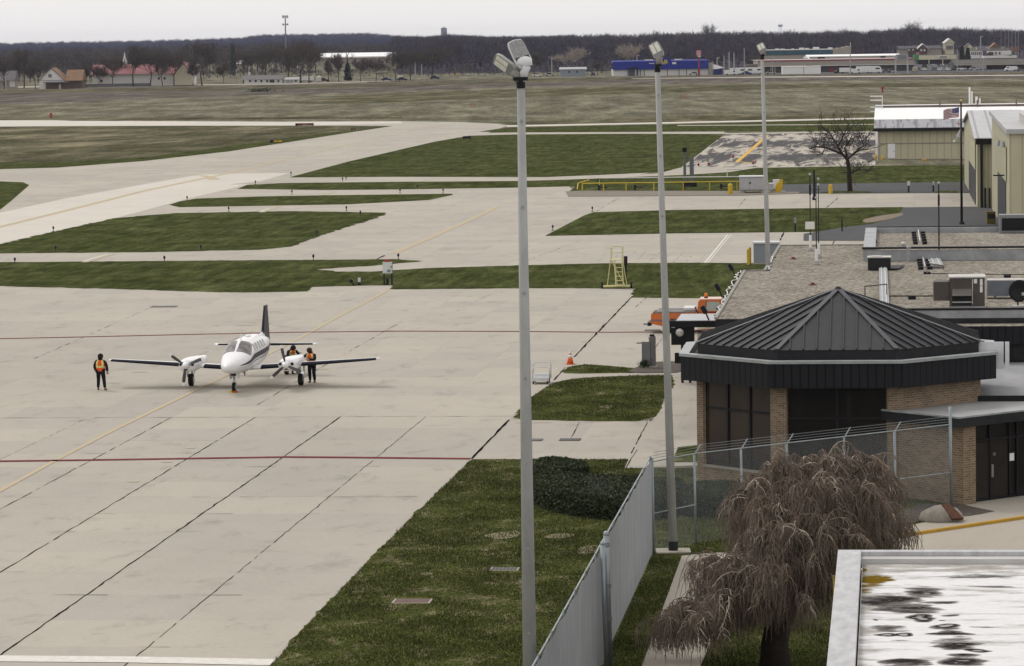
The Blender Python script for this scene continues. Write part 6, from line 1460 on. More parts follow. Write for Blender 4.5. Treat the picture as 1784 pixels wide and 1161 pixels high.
for lab, px, py, kind in (('dark round topped beacon left of the small white lamp on the turf belt', 614.5, 498, 0), ('small white capped lamp on a dark ball beside the round beacon', 626, 497.5, 1), ('small dark stub between the posts of the notice board', 675, 497, 2)):
    o = thing('apron_beacon', lab, 'beacon', G(px, py)); k3 = o.location.y/F
    if kind == 0: MB().cyl((.05, 0, 0), (.05, 0, 5*k3), 2.4*k3*.8, 1.6*k3, 12).build('stand', m_black, o); MB().cyl((-.08, -.25, 8*k3), (-.08, .2, 8*k3), 3.6*k3, 3.2*k3, 16).build('drum', m_black, o)
    if kind == 1: MB().ball((0, 0, 3.2*k3), 2.9*k3, None, 3*k3, 14).build('ball_base', M('dark_brown_metal', (.03, .018, .018), .5), o); MB().box(-2.2*k3, 2.2*k3, -.1, .1, 6*k3, 13*k3).build('lamp_box', M('pale_lamp_box', (.60, .62, .66), .5, var=.08), o)
    if kind == 2: MB().cyl((0, 0, 0), (0, 0, .45), .09, .09).build('stub', m_black, o); MB().cyl((0, 0, .45), (0, 0, .5), .12, .04).build('cap', m_black, o)
# bollards, transformer cabinet
m_by = M('bollard_yellow', (.62, .42, .03), .55, col2=(.48, .34, .05), vs=3)
def bollard(label, px, py, top, r, grp=None, mat=m_by, nm='bollard'):
    o = thing(nm, label, 'bollard', G(px, py), 0, grp); h = D(px, top, o.location.y).z
    MB().cyl((0, 0, 0), (0, 0, h-.05), r, r, 14).build('tube', mat, o, smooth=False); MB().ball((0, 0, h-.06), r, None, r*.7, 12).build('cap', mat, o, smooth=True); return o
bollard('left yellow bollard of the pair beside the grey cabinet', 1303.5, 462, 434, .10); bollard('right and taller yellow bollard of the pair beside the grey cabinet', 1306.6, 460, 431, .10)
bollard('lone yellow bollard near the leafless tree', 1447, 338, 323, .22); bollard('thick yellow bollard left of the big grey utility cabinet', 1272.5, 339, 322, .26)
CB = thing('transformer_cabinet', 'blue grey transformer cabinet behind the farthest light pole', 'cabinet', G(1313, 461), -GR); kk = CB.location.y/F
hc = D(1330, 425, CB.location.y).z
MB().box(0, 44*kk, 0, 1.6, .1, hc).build('cabinet_box', M('blue_grey_cabinet', (.27, .30, .33), .5, .1, var=.08), CB, bevel=.02); MB().box(-.06, 44*kk+.08, -.08, 1.7, hc+.003, hc+.12).build('lid', M('pale_lid', (.62, .64, .65), .5), CB); MB().box(-.1, 44*kk+.1, -.15, 1.8, 0, .098).build('pad', mc_walk, CB)
MB().box(22*kk, 22*kk+.03, -.012, -.001, .3, hc-.15).build('door_seam', m_dark, CB)
# big grey utility cabinet and pipework
UC = thing('utility_cabinet', 'large pale grey double door utility cabinet at the end of the yellow pipework', 'cabinet', G(1288, 337), -GR); ku = UC.location.y/F; hu = D(1300, 309, UC.location.y).z
MB().box(0, 43*ku, 0, 2.6, .28, hu).build('cabinet_box', M('grey_cabinet_paint', (.42, .42, .44), .5, .1, var=.08), UC, bevel=.03); MB().box(-.08, 43.5*ku, -.1, 2.7, hu+.003, hu+.09).build('lid', M('pale_lid', (.6, .6, .6)), UC)
for x in (.2, 3, 38*ku): MB().box(x, x+.35, .1, 2.4, 0, .27).build('foot', mc_walk, UC)
for x0_, x1_ in ((.12, 18*ku-.03), (18*ku+.03, 42*ku)): dd_ = MB().box(x0_, x1_, -.03, -.002, .4, hu-.15).build('door', M('grey_door_paint', (.47, .47, .49), .5, .1, var=.1), UC)
MB().box(17*ku, 17*ku+.12, -.05, -.031, 1.0, 1.15).build('latch', m_dark, dd_); MB().box(18.6*ku, 18.6*ku+.12, -.05, -.031, 1.0, 1.15).build('latch', m_dark, dd_)
PW = thing('gas_pipework', 'long low yellow and white pipework run ending at the big grey cabinet', 'pipework', G(1010, 335), -GR); PF = Frame(PW.location); 
pl = lambda px, py=336: PF.g(px, py)
xa, xb = pl(1011).x, pl(1288).x; ya = .6
MB().tube([(xa, ya, .25), (xa, ya, .9), (xb, ya, .95)], .055, 8).build('yellow_pipe', M('pipe_yellow', (.62, .46, .05), .5, var=.12), PW)
x2 = pl(1040).x; MB().tube([(x2, ya+1, .2), (x2, ya+1, 1.42), (xb, ya+1, 1.42)], .06, 8).build('white_pipe', M('pipe_white', (.66, .66, .62), .5, var=.08), PW)
x3 = pl(1262).x; MB().tube([(x3, ya+1.2, 1.4), (x3, ya+1.2, 2.2), (xb, ya+1.2, 2.2)], .06, 8).build('upper_pipe', MATS['pipe_white'], PW)
for px in (1012, 1048, 1087, 1135, 1186, 1232, 1280): x = pl(px).x; MB().box(x-.05, x+.05, ya-.05, ya+.05, 0, .88).build('support', MATS['pipe_yellow'], PW)
for px in (1040, 1102, 1186, 1252):
    x = pl(px).x; v_ = MB().box(x-.14, x+.14, ya+.3, ya+.6, .15, .7).build('valve', m_dark, PW); MB().cyl((x+.1, ya+.4, .45), (x+.9, ya+.4, .42), .06, .06, 8).build('stub_pipe', m_dark, v_)
MB().tube([(xa-.5, ya, .3), (xa-.5, ya+1.2, .9), (xa+.7, ya+1.2, 1.25)], .06, 8).build('end_brace', MATS['pipe_yellow'], PW)
# fuel pump equipment
EQ = thing('fuelling_equipment', 'white pump unit with yellow guard frame right of the big grey cabinet', 'pump', G(1340, 336), -GR); ke = EQ.location.y/F
e_ = lambda px, py: ((px-1340)*ke, (336.5-py)*ke)
x0, _z = e_(1338.5, 0); x1, z1 = e_(1348, 320)
m_wq = M('white_equipment', (.74, .74, .74), .5, var=.08)
MB().box(x0, x1, 0, 1, .9, z1).build('pump_housing', m_wq, EQ, bevel=.04); MB().box(x0, x1, .1, .9, .3, .9).build('meter_box', m_alu, EQ)
a, b = e_(1348, 320), e_(1355, 314)
MB().prism([(a[0]-.1, .1), (b[0]+.2, .1), (b[0]+.2, .8), (a[0]-.1, .8)], a[1]-.6, b[1]).build('hood', m_wq, EQ, bevel=.12)
mb = MB()
for p, q in (((1352, 337), (1362, 314)), ((1352, 334), (1357, 319)), ((1362, 314), (1361, 331)), ((1361, 331), (1352, 337))): a, b = e_(*p), e_(*q); mb.bar((a[0], -.2, a[1]), (b[0], -.1, b[1]), .28, .22)
mb.build('guard_frame', M('guard_yellow', (.65, .42, .02), .5, var=.12), EQ)
a = e_(1357, 326); MB().cyl((a[0], -.3, a[1]), (a[0], .3, a[1]), .34, .34, 14).build('hose_reel', MATS['guard_yellow'], EQ)
a = e_(1354, 337); MB().box(a[0]-.8, a[0]+.8, -.3, 1.4, 0, .12).build('pad', mc_walk, EQ)
# small signs on posts
def postsign(label, px, by, ty, w_, h_, col, pr=.05, name='sign_post', cat='sign', colp=None):
    o = thing(name, label, cat, G(px, by)); z = D(px, ty, o.location.y).z; k = o.location.y/F
    MB().cyl((0, 0, 0), (0, 0, z-.02), pr, pr, 8).build('post', colp or m_dark, o); MB().box(-w_*k/2, w_*k/2, -.06-pr, -.03-pr, z-h_*k, z).build('sign_plate', col, o, bevel=.01); return o
m_sw = M('white_sign_face', (.70, .70, .68), .5, var=.06)
postsign('white square sign on a dark post left of the pair before the asphalt strip', 1583, 336, 316, 5, 7.5, m_sw, .09)
postsign('narrow white sign on a dark post nearest the small turf patch', 1626, 335, 316, 2.6, 7, m_sw, .09)
postsign('grey sign on a dark post at the front of the turf island', 1385.5, 404.5, 379, 4, 10, M('grey_sign_face', (.26, .26, .27), .5), .07, colp=m_black)
postsign('plain dark stake at the front of the turf island by the asphalt drive', 1467, 404, 381, 1.6, 2.5, m_black, .06, 'marker_stake', 'stake', m_black)
# double grey pedestal
o = thing('twin_pedestal', 'pair of slim grey blue posts standing on the turf before the worn pad', 'post', G(1206, 326)); zz = D(1205, 265, o.location.y).z
MB().box(-.95, -.65, 0, .3, 0, zz).build('post', M('slate_grey_post', (.16, .175, .19), .6, var=.2), o); MB().box(-.25, .2, 0, .35, 0, zz-.6).build('post', MATS['slate_grey_post'], o); MB().box(-1.05, -.55, -.1, .4, zz, zz+.5).build('lamp_box', m_black, o); MB().box(-1.1, .5, -.2, .5, 0, .5).build('plinth', m_black, o)
# airfield guidance signs
def facetext(parent, txt, size, mat, x, z, y=-.0):
    cu = bpy.data.curves.new('sign_text', 'FONT'); cu.body = txt; cu.size = size; cu.align_x = 'CENTER'; cu.align_y = 'CENTER'; cu.extrude = .004
    t = bpy.data.objects.new('lettering', cu); COL.objects.link(t); dgph = bpy.context.evaluated_depsgraph_get(); me = bpy.data.meshes.new_from_object(t.evaluated_get(dgph)); bpy.data.objects.remove(t)
    me.materials.clear(); me.materials.append(mat); o = bpy.data.objects.new('lettering', me); COL.objects.link(o); o.parent = parent; o.location = (x, y, z); o.rotation_euler = (PI/2, 0, 0); return o
def agsign(label, px0, px1, by, ty, cells, name='taxiway_sign'):
    pc = (px0+px1)/2; o = thing(name, label, 'sign', G(pc, by), 0); k = o.location.y/F; zt = D(pc, ty, o.location.y).z; W_ = (px1-px0)*k
    MB().box(-W_/2, W_/2, 0, .4, .18, zt).build('casing', m_black, o)
    for s in (-.42, .42): MB().cyl((W_*s, .2, 0), (W_*s, .2, .18), .08).build('leg', m_dark, o)
    for a, b, m_, txt, mt in cells:
        f_ = MB().box(-W_/2+W_*a+.03, -W_/2+W_*b-.03, -.03, -.002, .26, zt-.08).build('face', m_, o)
        if txt: facetext(f_, txt, (zt-.3)*.95, mt, -W_/2+W_*(a+b)/2, (zt+.2)/2, -.04)
m_sr = M('sign_red', (.20, .012, .03), .5, var=.08); m_sy = M('sign_yellow', (.66, .40, .02), .5, var=.08)
agsign('long red runway sign beside the far taxiway', 514.5, 546.5, 220.3, 215, [(.13, 1., m_sr, '8-26 A-T', m_sw)])
agsign('yellow and black taxiway sign on the dull turf wedge', 470.5, 491.5, 250.5, 244, [(.30, 1., m_sy, 'A  C', m_black)])
agsign('small maroon sign near the tip of the dull turf wedge', 612, 619.2, 227.5, 223, [(0., 1., m_sr, '22', m_sw)])
agsign('black backed sign at the top of the broad turf field', 806.5, 820.5, 243.5, 237.5, [])
# taxiway edge lights
EL = None
for px, py, lab in ((603, 314, 'edge light at the narrow path end below the broad turf field'), (398.5, 369, 'edge light on the near taxiway arm left of the orange mark'), (603.5, 368, 'edge light on the taxiway arm above the large turf island'), (772, 337, 'edge light near the right end of the slim turf island'), (697, 337, 'edge light at the middle of the slim turf island'),
                    (508.6, 339, 'edge light at the left part of the slim turf island'), (445, 322, 'edge light at the tip of the long turf strip'), (507, 306, 'edge light at the lower corner of the broad turf field'), (727, 329, 'edge light inside the long turf strip'), (326, 350, 'edge light at the left tip of the slim turf island'), (93, 404, 'edge light on the upper left edge of the large turf island'),
                    (97, 438.5, 'edge light near the lower left of the large turf island'), (350, 437, 'edge light at the lower edge of the large turf island'), (552, 411, 'edge light on the right slope of the large turf island'), (628, 376, 'edge light at the upper right of the large turf island'), (26, 460, 'leftmost edge light on the top of the turf belt'), (286.5, 457, 'edge light on the turf belt left of the aircraft'),
                    (546, 454.5, 'edge light on the turf belt above the concrete wedge'), (694, 453, 'edge light just beyond the notice board'), (1032, 369, 'edge light at the corner of the turf island before the pipework'), (963, 402, 'edge light on the left slope of the turf island before the pipework'), (597, 316.5, 'lower dark edge light beside the narrow path end')):
    if EL is None:
        EL = thing('taxiway_light', 'dark '+lab, 'runway light', G(px, py), 0, 'taxiway edge lights')
        MB().cyl((0, 0, 0), (0, 0, .26), .03, .03, 8).build('stem', m_black, EL); MB().lathe([(.08, .26), (.09, .36), (.07, .46), (.02, .50)], 12).build('lens', M('dark_blue_lens', (.012, .014, .03), .3), EL); MB().cyl((0, 0, 0), (0, 0, .04), .14, .14, 10).build('base', m_dark, EL)
    else: dup(EL, G(px, py), label='dark '+lab)
# orange frame markers and red posts in the far grass
for px, by, ty, wd, lab in ((823.5, 187.5, 178.5, 9, 'tiny orange slatted marker in the far grass left of the middle pole'), (1191, 173, 163, 11, 'tiny orange slatted marker in the far grass right of the middle pole')):
    o = thing('localizer_marker', lab, 'marker', G(px, by)); k = o.location.y/F; z = D(px, ty, o.location.y).z; mo = M('faded_orange', (.36, .22, .15), .7)
    for j in range(4): x = (-.5+j/3)*wd*k; MB().cyl((x, 0, 0), (x, 0, z), .10, .10, 6).build('upright', mo, o)
    MB().bar((-.5*wd*k, 0, z*.5), (.5*wd*k, 0, z*.5), .2, .2).build('crossbar', mo, o)
o = thing('red_marker_mast', 'thin red mast with a pale base plate left of the long cream hangar', 'mast', G(1537.5, 163.5)); z = D(1537.5, 151, o.location.y).z
MB().cyl((0, 0, 0), (0, 0, z), .28, .22, 8).build('mast', M('red_mast_paint', (.25, .03, .03), .6), o); MB().box(-3.4, 3.4, -1, 1, 0, .25).build('base_plate', mc_walk, o); MB().bar((-.6, 0, z*.8), (.6, 0, z*.8), .2, .2).build('crossarm', MATS['red_mast_paint'], o)
o = thing('red_marker_post', 'small red post beyond the far taxiway at the left', 'post', G(89, 205.5)); MB().cyl((0, 0, 0), (0, 0, 1.0), .3, .3, 8).build('tube', M('red_post_paint', (.35, .06, .05), .6), o); MB().ball((0, 0, 1.0), .3, None, .2, 8).build('cap', MATS['red_post_paint'], o)
for i, (px, py) in enumerate(((1277, 276), (1312, 287), (1217, 290), (1235, 289))):
    o = thing('red_pavement_light', ('small red light beside the arrow on the worn pad', 'small red light at the front edge of the worn pad', 'leftmost small red light at the front corner of the worn pad', 'second small red light from the left at the front of the worn pad')[i], 'runway light', G(px, py))
    MB().cyl((0, 0, 0), (0, 0, .2), .1, .1, 10).build('base', m_dark, o); MB().ball((0, 0, .28), .17, None, .15, 10).build('lens', M('red_light_lens', (.35, .02, .03), .3), o)
# ================================================================== HANGARS
m_crm = M_ribbed('cream_ribbed_siding', (.50, .47, .33), (.36, .34, .24), .95, .5, 0, bs=.4)
m_rust = M_ribbed('rusty_grey_roof_sheet', (.36, .37, .40), (.20, .20, .22), 2.4, .5, .3, streak=(.15, .075, .055), bs=.4)
m_wroof = M('white_metal_roof', (.86, .86, .86), .4, .1, var=.03, vs=.5)
m_groof = M_ribbed('grey_seam_roof', (.50, .50, .51), (.28, .28, .29), 1.35, .5, .3, bs=.5)
hA = G(1531, 277.5); HA = thing('hangar', 'long cream ribbed hangar with a white roof, rusty lower roof band and a white door', 'hangar', hA, -GR); AF = Frame(hA)
k = hA.y/F; ex_ = 90.0; zE = D(1531, 222, hA.y).z; zR = 5.15
MB().box(0, ex_, 0, 60, 0, zE-.3).build('wall', m_crm, HA, uv=True)
MB().add([(-.6, -.8, zE-.1), (ex_, -.8, zE-.1), (ex_, 2.9, zR), (-.6, 2.9, zR), (-.6, -.8, zE-.3), (ex_, -.8, zE-.3), (ex_, 2.9, zR-.2), (-.6, 2.9, zR-.2)], [(0, 1, 2, 3), (7, 6, 5, 4), (0, 4, 5, 1), (0, 3, 7, 4)]).build('lower_roof', m_rust, HA, uv=True)
MB().box(-.7, ex_, -.95, -.82, zE-.55, zE-.12).build('eave_trim', m_black, HA)
MB().add([(-.6, 2.92, zR+.01), (ex_, 2.92, zR+.01), (ex_, 50, 6.15), (-.6, 50, 6.15), (-.6, 62, 5.7), (ex_, 62, 5.7), (-.6, 2.92, zR-.3), (-.6, 62, zR-.3)], [(0, 1, 2, 3), (3, 2, 5, 4), (0, 3, 4, 7, 6)]).build('upper_roof', m_wroof, HA)
MB().box(-.62, ex_, 40, 40.35, 5.9, 6.25).build('roof_conduit', M('brown_conduit', (.16, .12, .11), .7), HA)
for px in (1640, 1708, 1780): x = AF.g(px, 190, 6.0).x; MB().box(x-.1, x+.1, 39.4, 39.8, 5.6, 6.9).build('conduit_bracket', MATS['brown_conduit'], HA)
MB().box(.0, ex_, -.04, -.003, 1.95, 2.1).build('belt_trim', M('belt_grey', (.26, .25, .22), .6), HA)
xd = AF.g(1547, 277).x; dd_ = MB().box(xd, xd+.95, -.06, -.004, .1, 2.0).build('door', M('white_door', (.78, .78, .80), .5, var=.04), HA); MB().box(xd+.75, xd+.82, -.1, -.061, .95, 1.1).build('handle', m_dark, dd_)
MB().box(-.12, 0.12, -.1, .15, 0, zE-.5).build('corner_post', m_galvd, HA)
for px, r_, h_ in ((1688, .25, 2.6), (1692, .2, 2.0), (1700, .3, 1.2), (1706, .2, 1.0)):
    q = AF.g(px, 181, 6.1); MB().cyl((q.x, 49, 5.6), (q.x, 49, 6+h_), r_*.5, r_*.5, 8).build('roof_flue', m_wp, HA)
bollard('short yellow bollard at the left corner of the long cream hangar', 1526, 278, 271, .2); bollard('short faded yellow bollard just inside the corner of the long cream hangar', 1537, 278.5, 272.5, .18)
o = thing('yellow_ground_box', 'small orange yellow box on the concrete before the long cream hangar', 'box', G(1610, 281)); MB().box(-.28, .28, -.2, .2, .05, .28).build('lid', M('box_orange', (.60, .36, .05), .6), o); MB().box(-.25, .25, -.18, .18, 0, .05).build('base', m_dark, o)
# antenna array at the hangar's left
o = thing('landing_aid_antenna', 'thin white mast with four short crossarms left of the long cream hangar roof', 'antenna', G(1523, 262)); z = D(1523, 167, o.location.y).z
MB().cyl((1.2, 0, 0), (1.2, 0, z), .07, .05, 6).build('mast', m_wp, o)
for py in (168, 175, 187, 194.5): zc_ = D(1523, py, o.location.y).z; MB().bar((-.5, 0, zc_), (1.2, 0, zc_), .14, .14).build('crossarm', m_wp, o)
# hangar B
hB = G(1703, 362.5); HB = thing('hangar', 'tall cream gabled hangar with a ribbed grey roof behind the flag pole', 'hangar', hB, -GR); BF = Frame(hB)
zw = D(1703, 238, hB.y).z; zr = 8.6; xb2 = BF.g(1800, 362).x
MB().prism([(0, 0), (xb2, 0), (xb2, 58), (0, 58)], 0, zw-.1).build('wall', m_crm, HB, uv=True)
MB().add([(0, 0, zw-.1), (0, 29, zr-.1), (0, 58, zw-.1), (-.02, 0, zw-.1)], [(0, 2, 1)]).build('gable', m_crm, HB, uv=True)
MB().add([(-.3, -.6, zw-.15), (xb2, -.6, zw-.15), (xb2, 29, zr), (-.3, 29, zr), (xb2, 58.6, zw-.15), (-.3, 58.6, zw-.15), (-.3, -.6, zw-.35), (-.3, 29, zr-.2), (-.3, 58.6, zw-.35), (xb2, -.6, zw-.35)], [(0, 1, 2, 3), (3, 2, 4, 5), (0, 3, 7, 6), (3, 5, 8, 7), (0, 6, 9, 1)]).build('roof', m_groof, HB, uv=True)
MB().box(-.2, xb2, -.72, -.62, zw-.75, zw-.2).build('gutter', m_black, HB)
xd = BF.g(1709, 360).x; MB().box(xd-.12, xd+.12, -.3, -.1, 0, zw-.5).build('downpipe', m_black, HB)
MB().box(-.06, -.002, 6, 34, 0, 3.4).build('hangar_door', M('dark_door_opening', (.035, .034, .036), .6), HB)
MB().box(-.10, -.061, 5, 35, 3.4, 6.0).build('door_header', M('cream_trim', (.44, .42, .28), .6), HB)
for px in (1715, 1722.5): x = BF.g(px, 360).x; MB().cyl((x, -.5, 0), (x, -.5, 1.9), .09, .09, 8).build('bollard_tube', m_dark, HB)
# hangar C
hC = Vector((D(1759, 400, 284).x, 284.0, 0)); HCg = thing('hangar', 'nearest tall cream hangar cut by the right edge of the picture', 'hangar', hC, -GR); zc1 = D(1763, 228, 284).z; zc2 = D(1731, 195, 333).z
MB().add([(0, 0, 0), (0, 49, 0), (0, 49, zc2), (0, 0, zc1), (40, 0, 0), (40, 49, 0), (40, 49, zc2), (40, 0, zc1)], [(0, 3, 2, 1), (0, 4, 7, 3), (1, 2, 6, 5), (4, 5, 6, 7)]).build('wall', m_crm, HCg, uv=True)
MB().add([(-.25, -.3, zc1+.12), (40, -.3, zc1+.12), (40, 49.3, zc2+.12), (-.25, 49.3, zc2+.12), (-.25, -.3, zc1-.25), (40, -.3, zc1-.25), (-.25, 49.3, zc2-.25)], [(0, 1, 2, 3), (0, 4, 5, 1), (0, 3, 6, 4)]).build('roof', M('pale_grey_roof', (.50, .50, .50), .6, .1, col2=(.36, .36, .37), vs=.4), HCg)
MB().box(-.05, -.003, 8, 30, 0, 4.3).build('hangar_door', MATS['dark_door_opening'], HCg); MB().box(-.09, -.052, 6, 36, 4.35, 7.2).build('door_header', MATS['cream_trim'], HCg)
MB().box(1.5, 14, 6, 20, zc1+.2, zc1+1.0).build('roof_curb', m_ltop, HCg)
MB().cyl((-.3, 3, 5.0), (-1.2, 3, 5.0), .06).build('lamp_arm', m_dark, HCg)
for z_, y_ in ((7.6, 8), (7.3, 20)): MB().cyl((-.3, y_, z_), (-.3, y_, z_-.5), .2, .25, 10).build('wall_lamp', m_alu, HCg)
o = thing('utility_meter', 'green ochre meter box at the foot of the nearest tall hangar', 'meter', G(1727, 391)); MB().box(-.4, .35, -.2, .4, 0, 1.1).build('box', M('ochre_box', (.16, .13, .03), .6), o); MB().box(-.3, .25, -.25, -.2, .5, .9).build('dial_cover', m_dark, o)
# flag pole with two flags
fp = G(1675.5, 391.5); FP = thing('flag_pole', 'tall dark flag pole with a gold ball in front of the hangars', 'flag pole', fp); zf = D(1673, 178, fp.y).z
MB().cyl((0, 0, 0), (-.02, 0, zf), .115, .075, 14).build('pole', M('bronze_pole', (.035, .022, .018), .5, .2, var=.2), FP, smooth=True); MB().ball((-.02, 0, zf+.1), .12).build('finial', M('gold_ball', (.55, .42, .15), .35, .5), FP, smooth=True); MB().cyl((0, 0, 0), (0, 0, .25), .25, .2, 14).build('base_collar', m_dark, FP)
kf = fp.y/F
def flag(label, px0, px1, pya, pyb, pyc, pyd, colf, name='flag'):
    # cloth from hoist (px1) to fly (px0), waving in depth
    o = thing(name, label, 'flag', fp); nx_, nz_ = 40, 26; vs = []; mi = []
    for i in range(nx_+1):
        for j in range(nz_+1):
            u, v = i/nx_, j/nz_; px = px1+(px0-px1)*u; yt = pya+(pyc-pya)*u; yb = pyb+(pyd-pyb)*u
            yy = yt+(yb-yt)*v+1.1*math.sin(u*7+v*1.5)*u; q = D(px, yy, fp.y+.35*math.sin(u*8+v*2)*u+.12)-fp; vs.append(q)
    fs = []; 
    for i in range(nx_):
        for j in range(nz_): a = i*(nz_+1)+j; fs.append((a, a+1, a+nz_+2, a+nz_+1)); mi.append(colf((i+.5)/nx_, (j+.5)/nz_))
    mb = MB(); mb.add(vs, fs); mb.m = mi; c = mb.build('cloth', [M('flag_red', (.34, .035, .05), .8, var=.08), M('flag_white', (.74, .74, .76), .8, var=.06), M('flag_blue', (.03, .035, .17), .8, var=.1)], o, smooth=True)
    MB().cyl((-.05, .08, D(px1, pya-1, fp.y).z), (-.05, .08, D(px1, pyb, fp.y).z), .012).build('halyard', m_black, o); return o
def us(u, v):
    if u < .42 and v < .54:
        return 1 if (int(u/.42*11) % 2 == 1 and int(v/.54*9) % 2 == 1) else 2
    return int(v*13) % 2
flag('striped flag with a starred blue canton flying at the top of the flag pole', 1643.5, 1671, 187, 204.5, 192, 208, us)
flag('plain white flag hanging lower on the flag pole', 1661, 1674, 222, 238, 245, 247, lambda u, v: 1)
# ================================================================== FAR BACKGROUND
rngF = np.random.default_rng(77); rF = random.Random(77)
def m_wood(name, cols, scale=.03):
    m, nt, b = newmat(name); b.inputs['Roughness'].default_value = .95; b.inputs['Specular IOR Level'].default_value = 0
    n = noise(nt, scale*2.4, 5, .75); f = noise(nt, scale*18, 3, .7)
    c = ramp(nt, n, [(.36, cols[0]), (.5, cols[1]), (.64, cols[2])])
    nt.links.new(mixc(nt, 1., c, ramp(nt, f, [(.35, .40), (.65, 1.75)]), 'MULTIPLY'), b.inputs['Base Color']); return m
mw_main = m_wood('bare_woodland', ((.034, .033, .052), (.056, .050, .068), (.088, .076, .080)), .02)
mw_blue = m_wood('distant_woodland', ((.028, .034, .085), (.042, .046, .10), (.058, .058, .10)), .012)  # distance haze put into the blue of the wood colour
mw_br = m_wood('brown_tree_crown', ((.055, .045, .042), (.080, .066, .058), (.105, .088, .072)), .3)
mw_pale = m_wood('pale_tree_crown', ((.22, .19, .165), (.30, .26, .23), (.34, .31, .28)), .3)
m_far_trunk = M('far_tree_trunk', (.050, .042, .040), .95, var=.2)
def wood_proto(n, tw, tl_, seed):
    r = np.random.default_rng(seed); h = 1.0
    u = r.normal(size=(n, 3)); u /= np.linalg.norm(u, axis=1)[:, None]; u[:, 2] = np.abs(u[:, 2])*1.0-.25
    rad = r.uniform(.35, 1, (n, 1))**.5; lob = 1+.22*np.sin(3*np.arctan2(u[:, 1:2], u[:, 0:1])+seed)+r.normal(0, .06, (n, 1))
    c = np.array([0, 0, .55])+u*rad*lob*np.array([.30, .30, .40])
    d = (c-np.array([0, 0, .2])); d /= np.linalg.norm(d, axis=1)[:, None]; d += r.normal(0, .35, (n, 3)); d[:, 2] += .25; d /= np.linalg.norm(d, axis=1)[:, None]
    s = np.cross(d, r.normal(size=(n, 3))); s /= np.linalg.norm(s, axis=1)[:, None]
    L = tl_*r.uniform(.5, 1.3, (n, 1)); V = np.stack([c-s*tw, c+s*tw, c+d*L], 1)
    # trunk and limbs as slim tapering slivers
    k = 9; a = r.uniform(0, 2*np.pi, k); e = np.stack([.22*np.cos(a), .22*np.sin(a), r.uniform(.45, .8, k)], 1); b0 = np.tile(np.array([[0, 0, .22]]), (k, 1)); sd = np.cross(e-b0, np.array([[0, 1., 0.1]])); sd /= np.linalg.norm(sd, axis=1)[:, None]
    V2 = np.stack([b0-sd*.010, b0+sd*.010, e], 1); V3 = np.array([[[-.018, 0, 0], [.018, 0, 0], [0, 0, .6]], [[0, -.018, 0], [0, .018, 0], [0, 0, .6]]])
    return np.concatenate([V, V2, V3]).reshape(-1, 3)
def scatter(name, label, trees, protos, mat):
    Vs = []
    for (x, y, z, h, w_) in trees:
        P = protos[rF.randrange(len(protos))]; a = rF.uniform(0, 2*PI); ca, sa = math.cos(a), math.sin(a)
        Q = np.empty_like(P); Q[:, 0] = (P[:, 0]*ca-P[:, 1]*sa)*w_+x; Q[:, 1] = (P[:, 0]*sa+P[:, 1]*ca)*w_+y; Q[:, 2] = P[:, 2]*h+z; Vs.append(Q)
    V = np.concatenate(Vs); o = np_mesh(name, V, np.arange(len(V)).reshape(-1, 3), mat); tag(o, label, 'woodland', kind='stuff'); return o
def interp(tab, x):
    if x <= tab[0][0]: return tab[0][1]
    for (a, b), (c, d) in zip(tab, tab[1:]):
        if x <= c: return b+(d-b)*(x-a)/(c-a)
    return tab[-1][1]
sky_y = [(-400, 78), (0, 73), (60, 71), (150, 70), (250, 68), (350, 65.5), (420, 63), (455, 58), (500, 57), (560, 56.5), (600, 55.5), (640, 55), (700, 60), (740, 61), (780, 57), (850, 61), (950, 60), (1040, 56.5), (1100, 57), (1170, 53.5), (1240, 53), (1300, 51.5), (1400, 52), (1500, 50), (1600, 46.5), (1680, 46), (1784, 49), (2200, 42)]
mid_y = [(-400, 92), (0, 86), (60, 83), (200, 80), (330, 78), (450, 72), (520, 74), (600, 74), (690, 72), (740, 64), (780, 62)]
pF = [wood_proto(230, .008, .13, s) for s in range(7)]; pN = [wood_proto(420, .0055, .12, s+20) for s in range(7)]
# far blue ridge
ridge = []
for Y, dy in ((5200, 0), (5050, 1), (4900, 1.5), (4700, 2.5), (4500, 4), (4300, 6), (4100, 8), (3900, 10), (3700, 12), (3500, 14)):
    px = -500
    while px < 1000:
        zt = D(px, interp(sky_y, px)+dy+rF.gauss(0, .35), Y).z; x = D(px, 60, Y).x; h = rF.uniform(15, 20); ridge.append((x, Y+rF.uniform(-60, 60), max(-1, zt-h), h, rF.uniform(19, 26))); px += rF.uniform(5, 9)
hill = MB(); rowsH = [(-1500, 3300), (-1500, 5400)]
hv = []
for Y, dy in ((3000, 60), (3500, 22), (4000, 15), (4500, 10), (5000, 8), (5400, 8)):
    hv.append([(D(px, 60, Y).x, Y, max(-.5, D(px, interp(sky_y, px)+dy, Y).z-3 if Y > 3000 else -.5)) for px in range(-700, 2400, 60)])
n_ = len(hv[0]); hill.add([p for r in hv for p in r], [(i*n_+j, i*n_+j+1, (i+1)*n_+j+1, (i+1)*n_+j) for i in range(len(hv)-1) for j in range(n_-1)])
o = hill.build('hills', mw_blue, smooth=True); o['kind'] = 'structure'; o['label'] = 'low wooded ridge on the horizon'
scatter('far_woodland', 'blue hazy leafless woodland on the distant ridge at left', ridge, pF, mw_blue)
wood = []
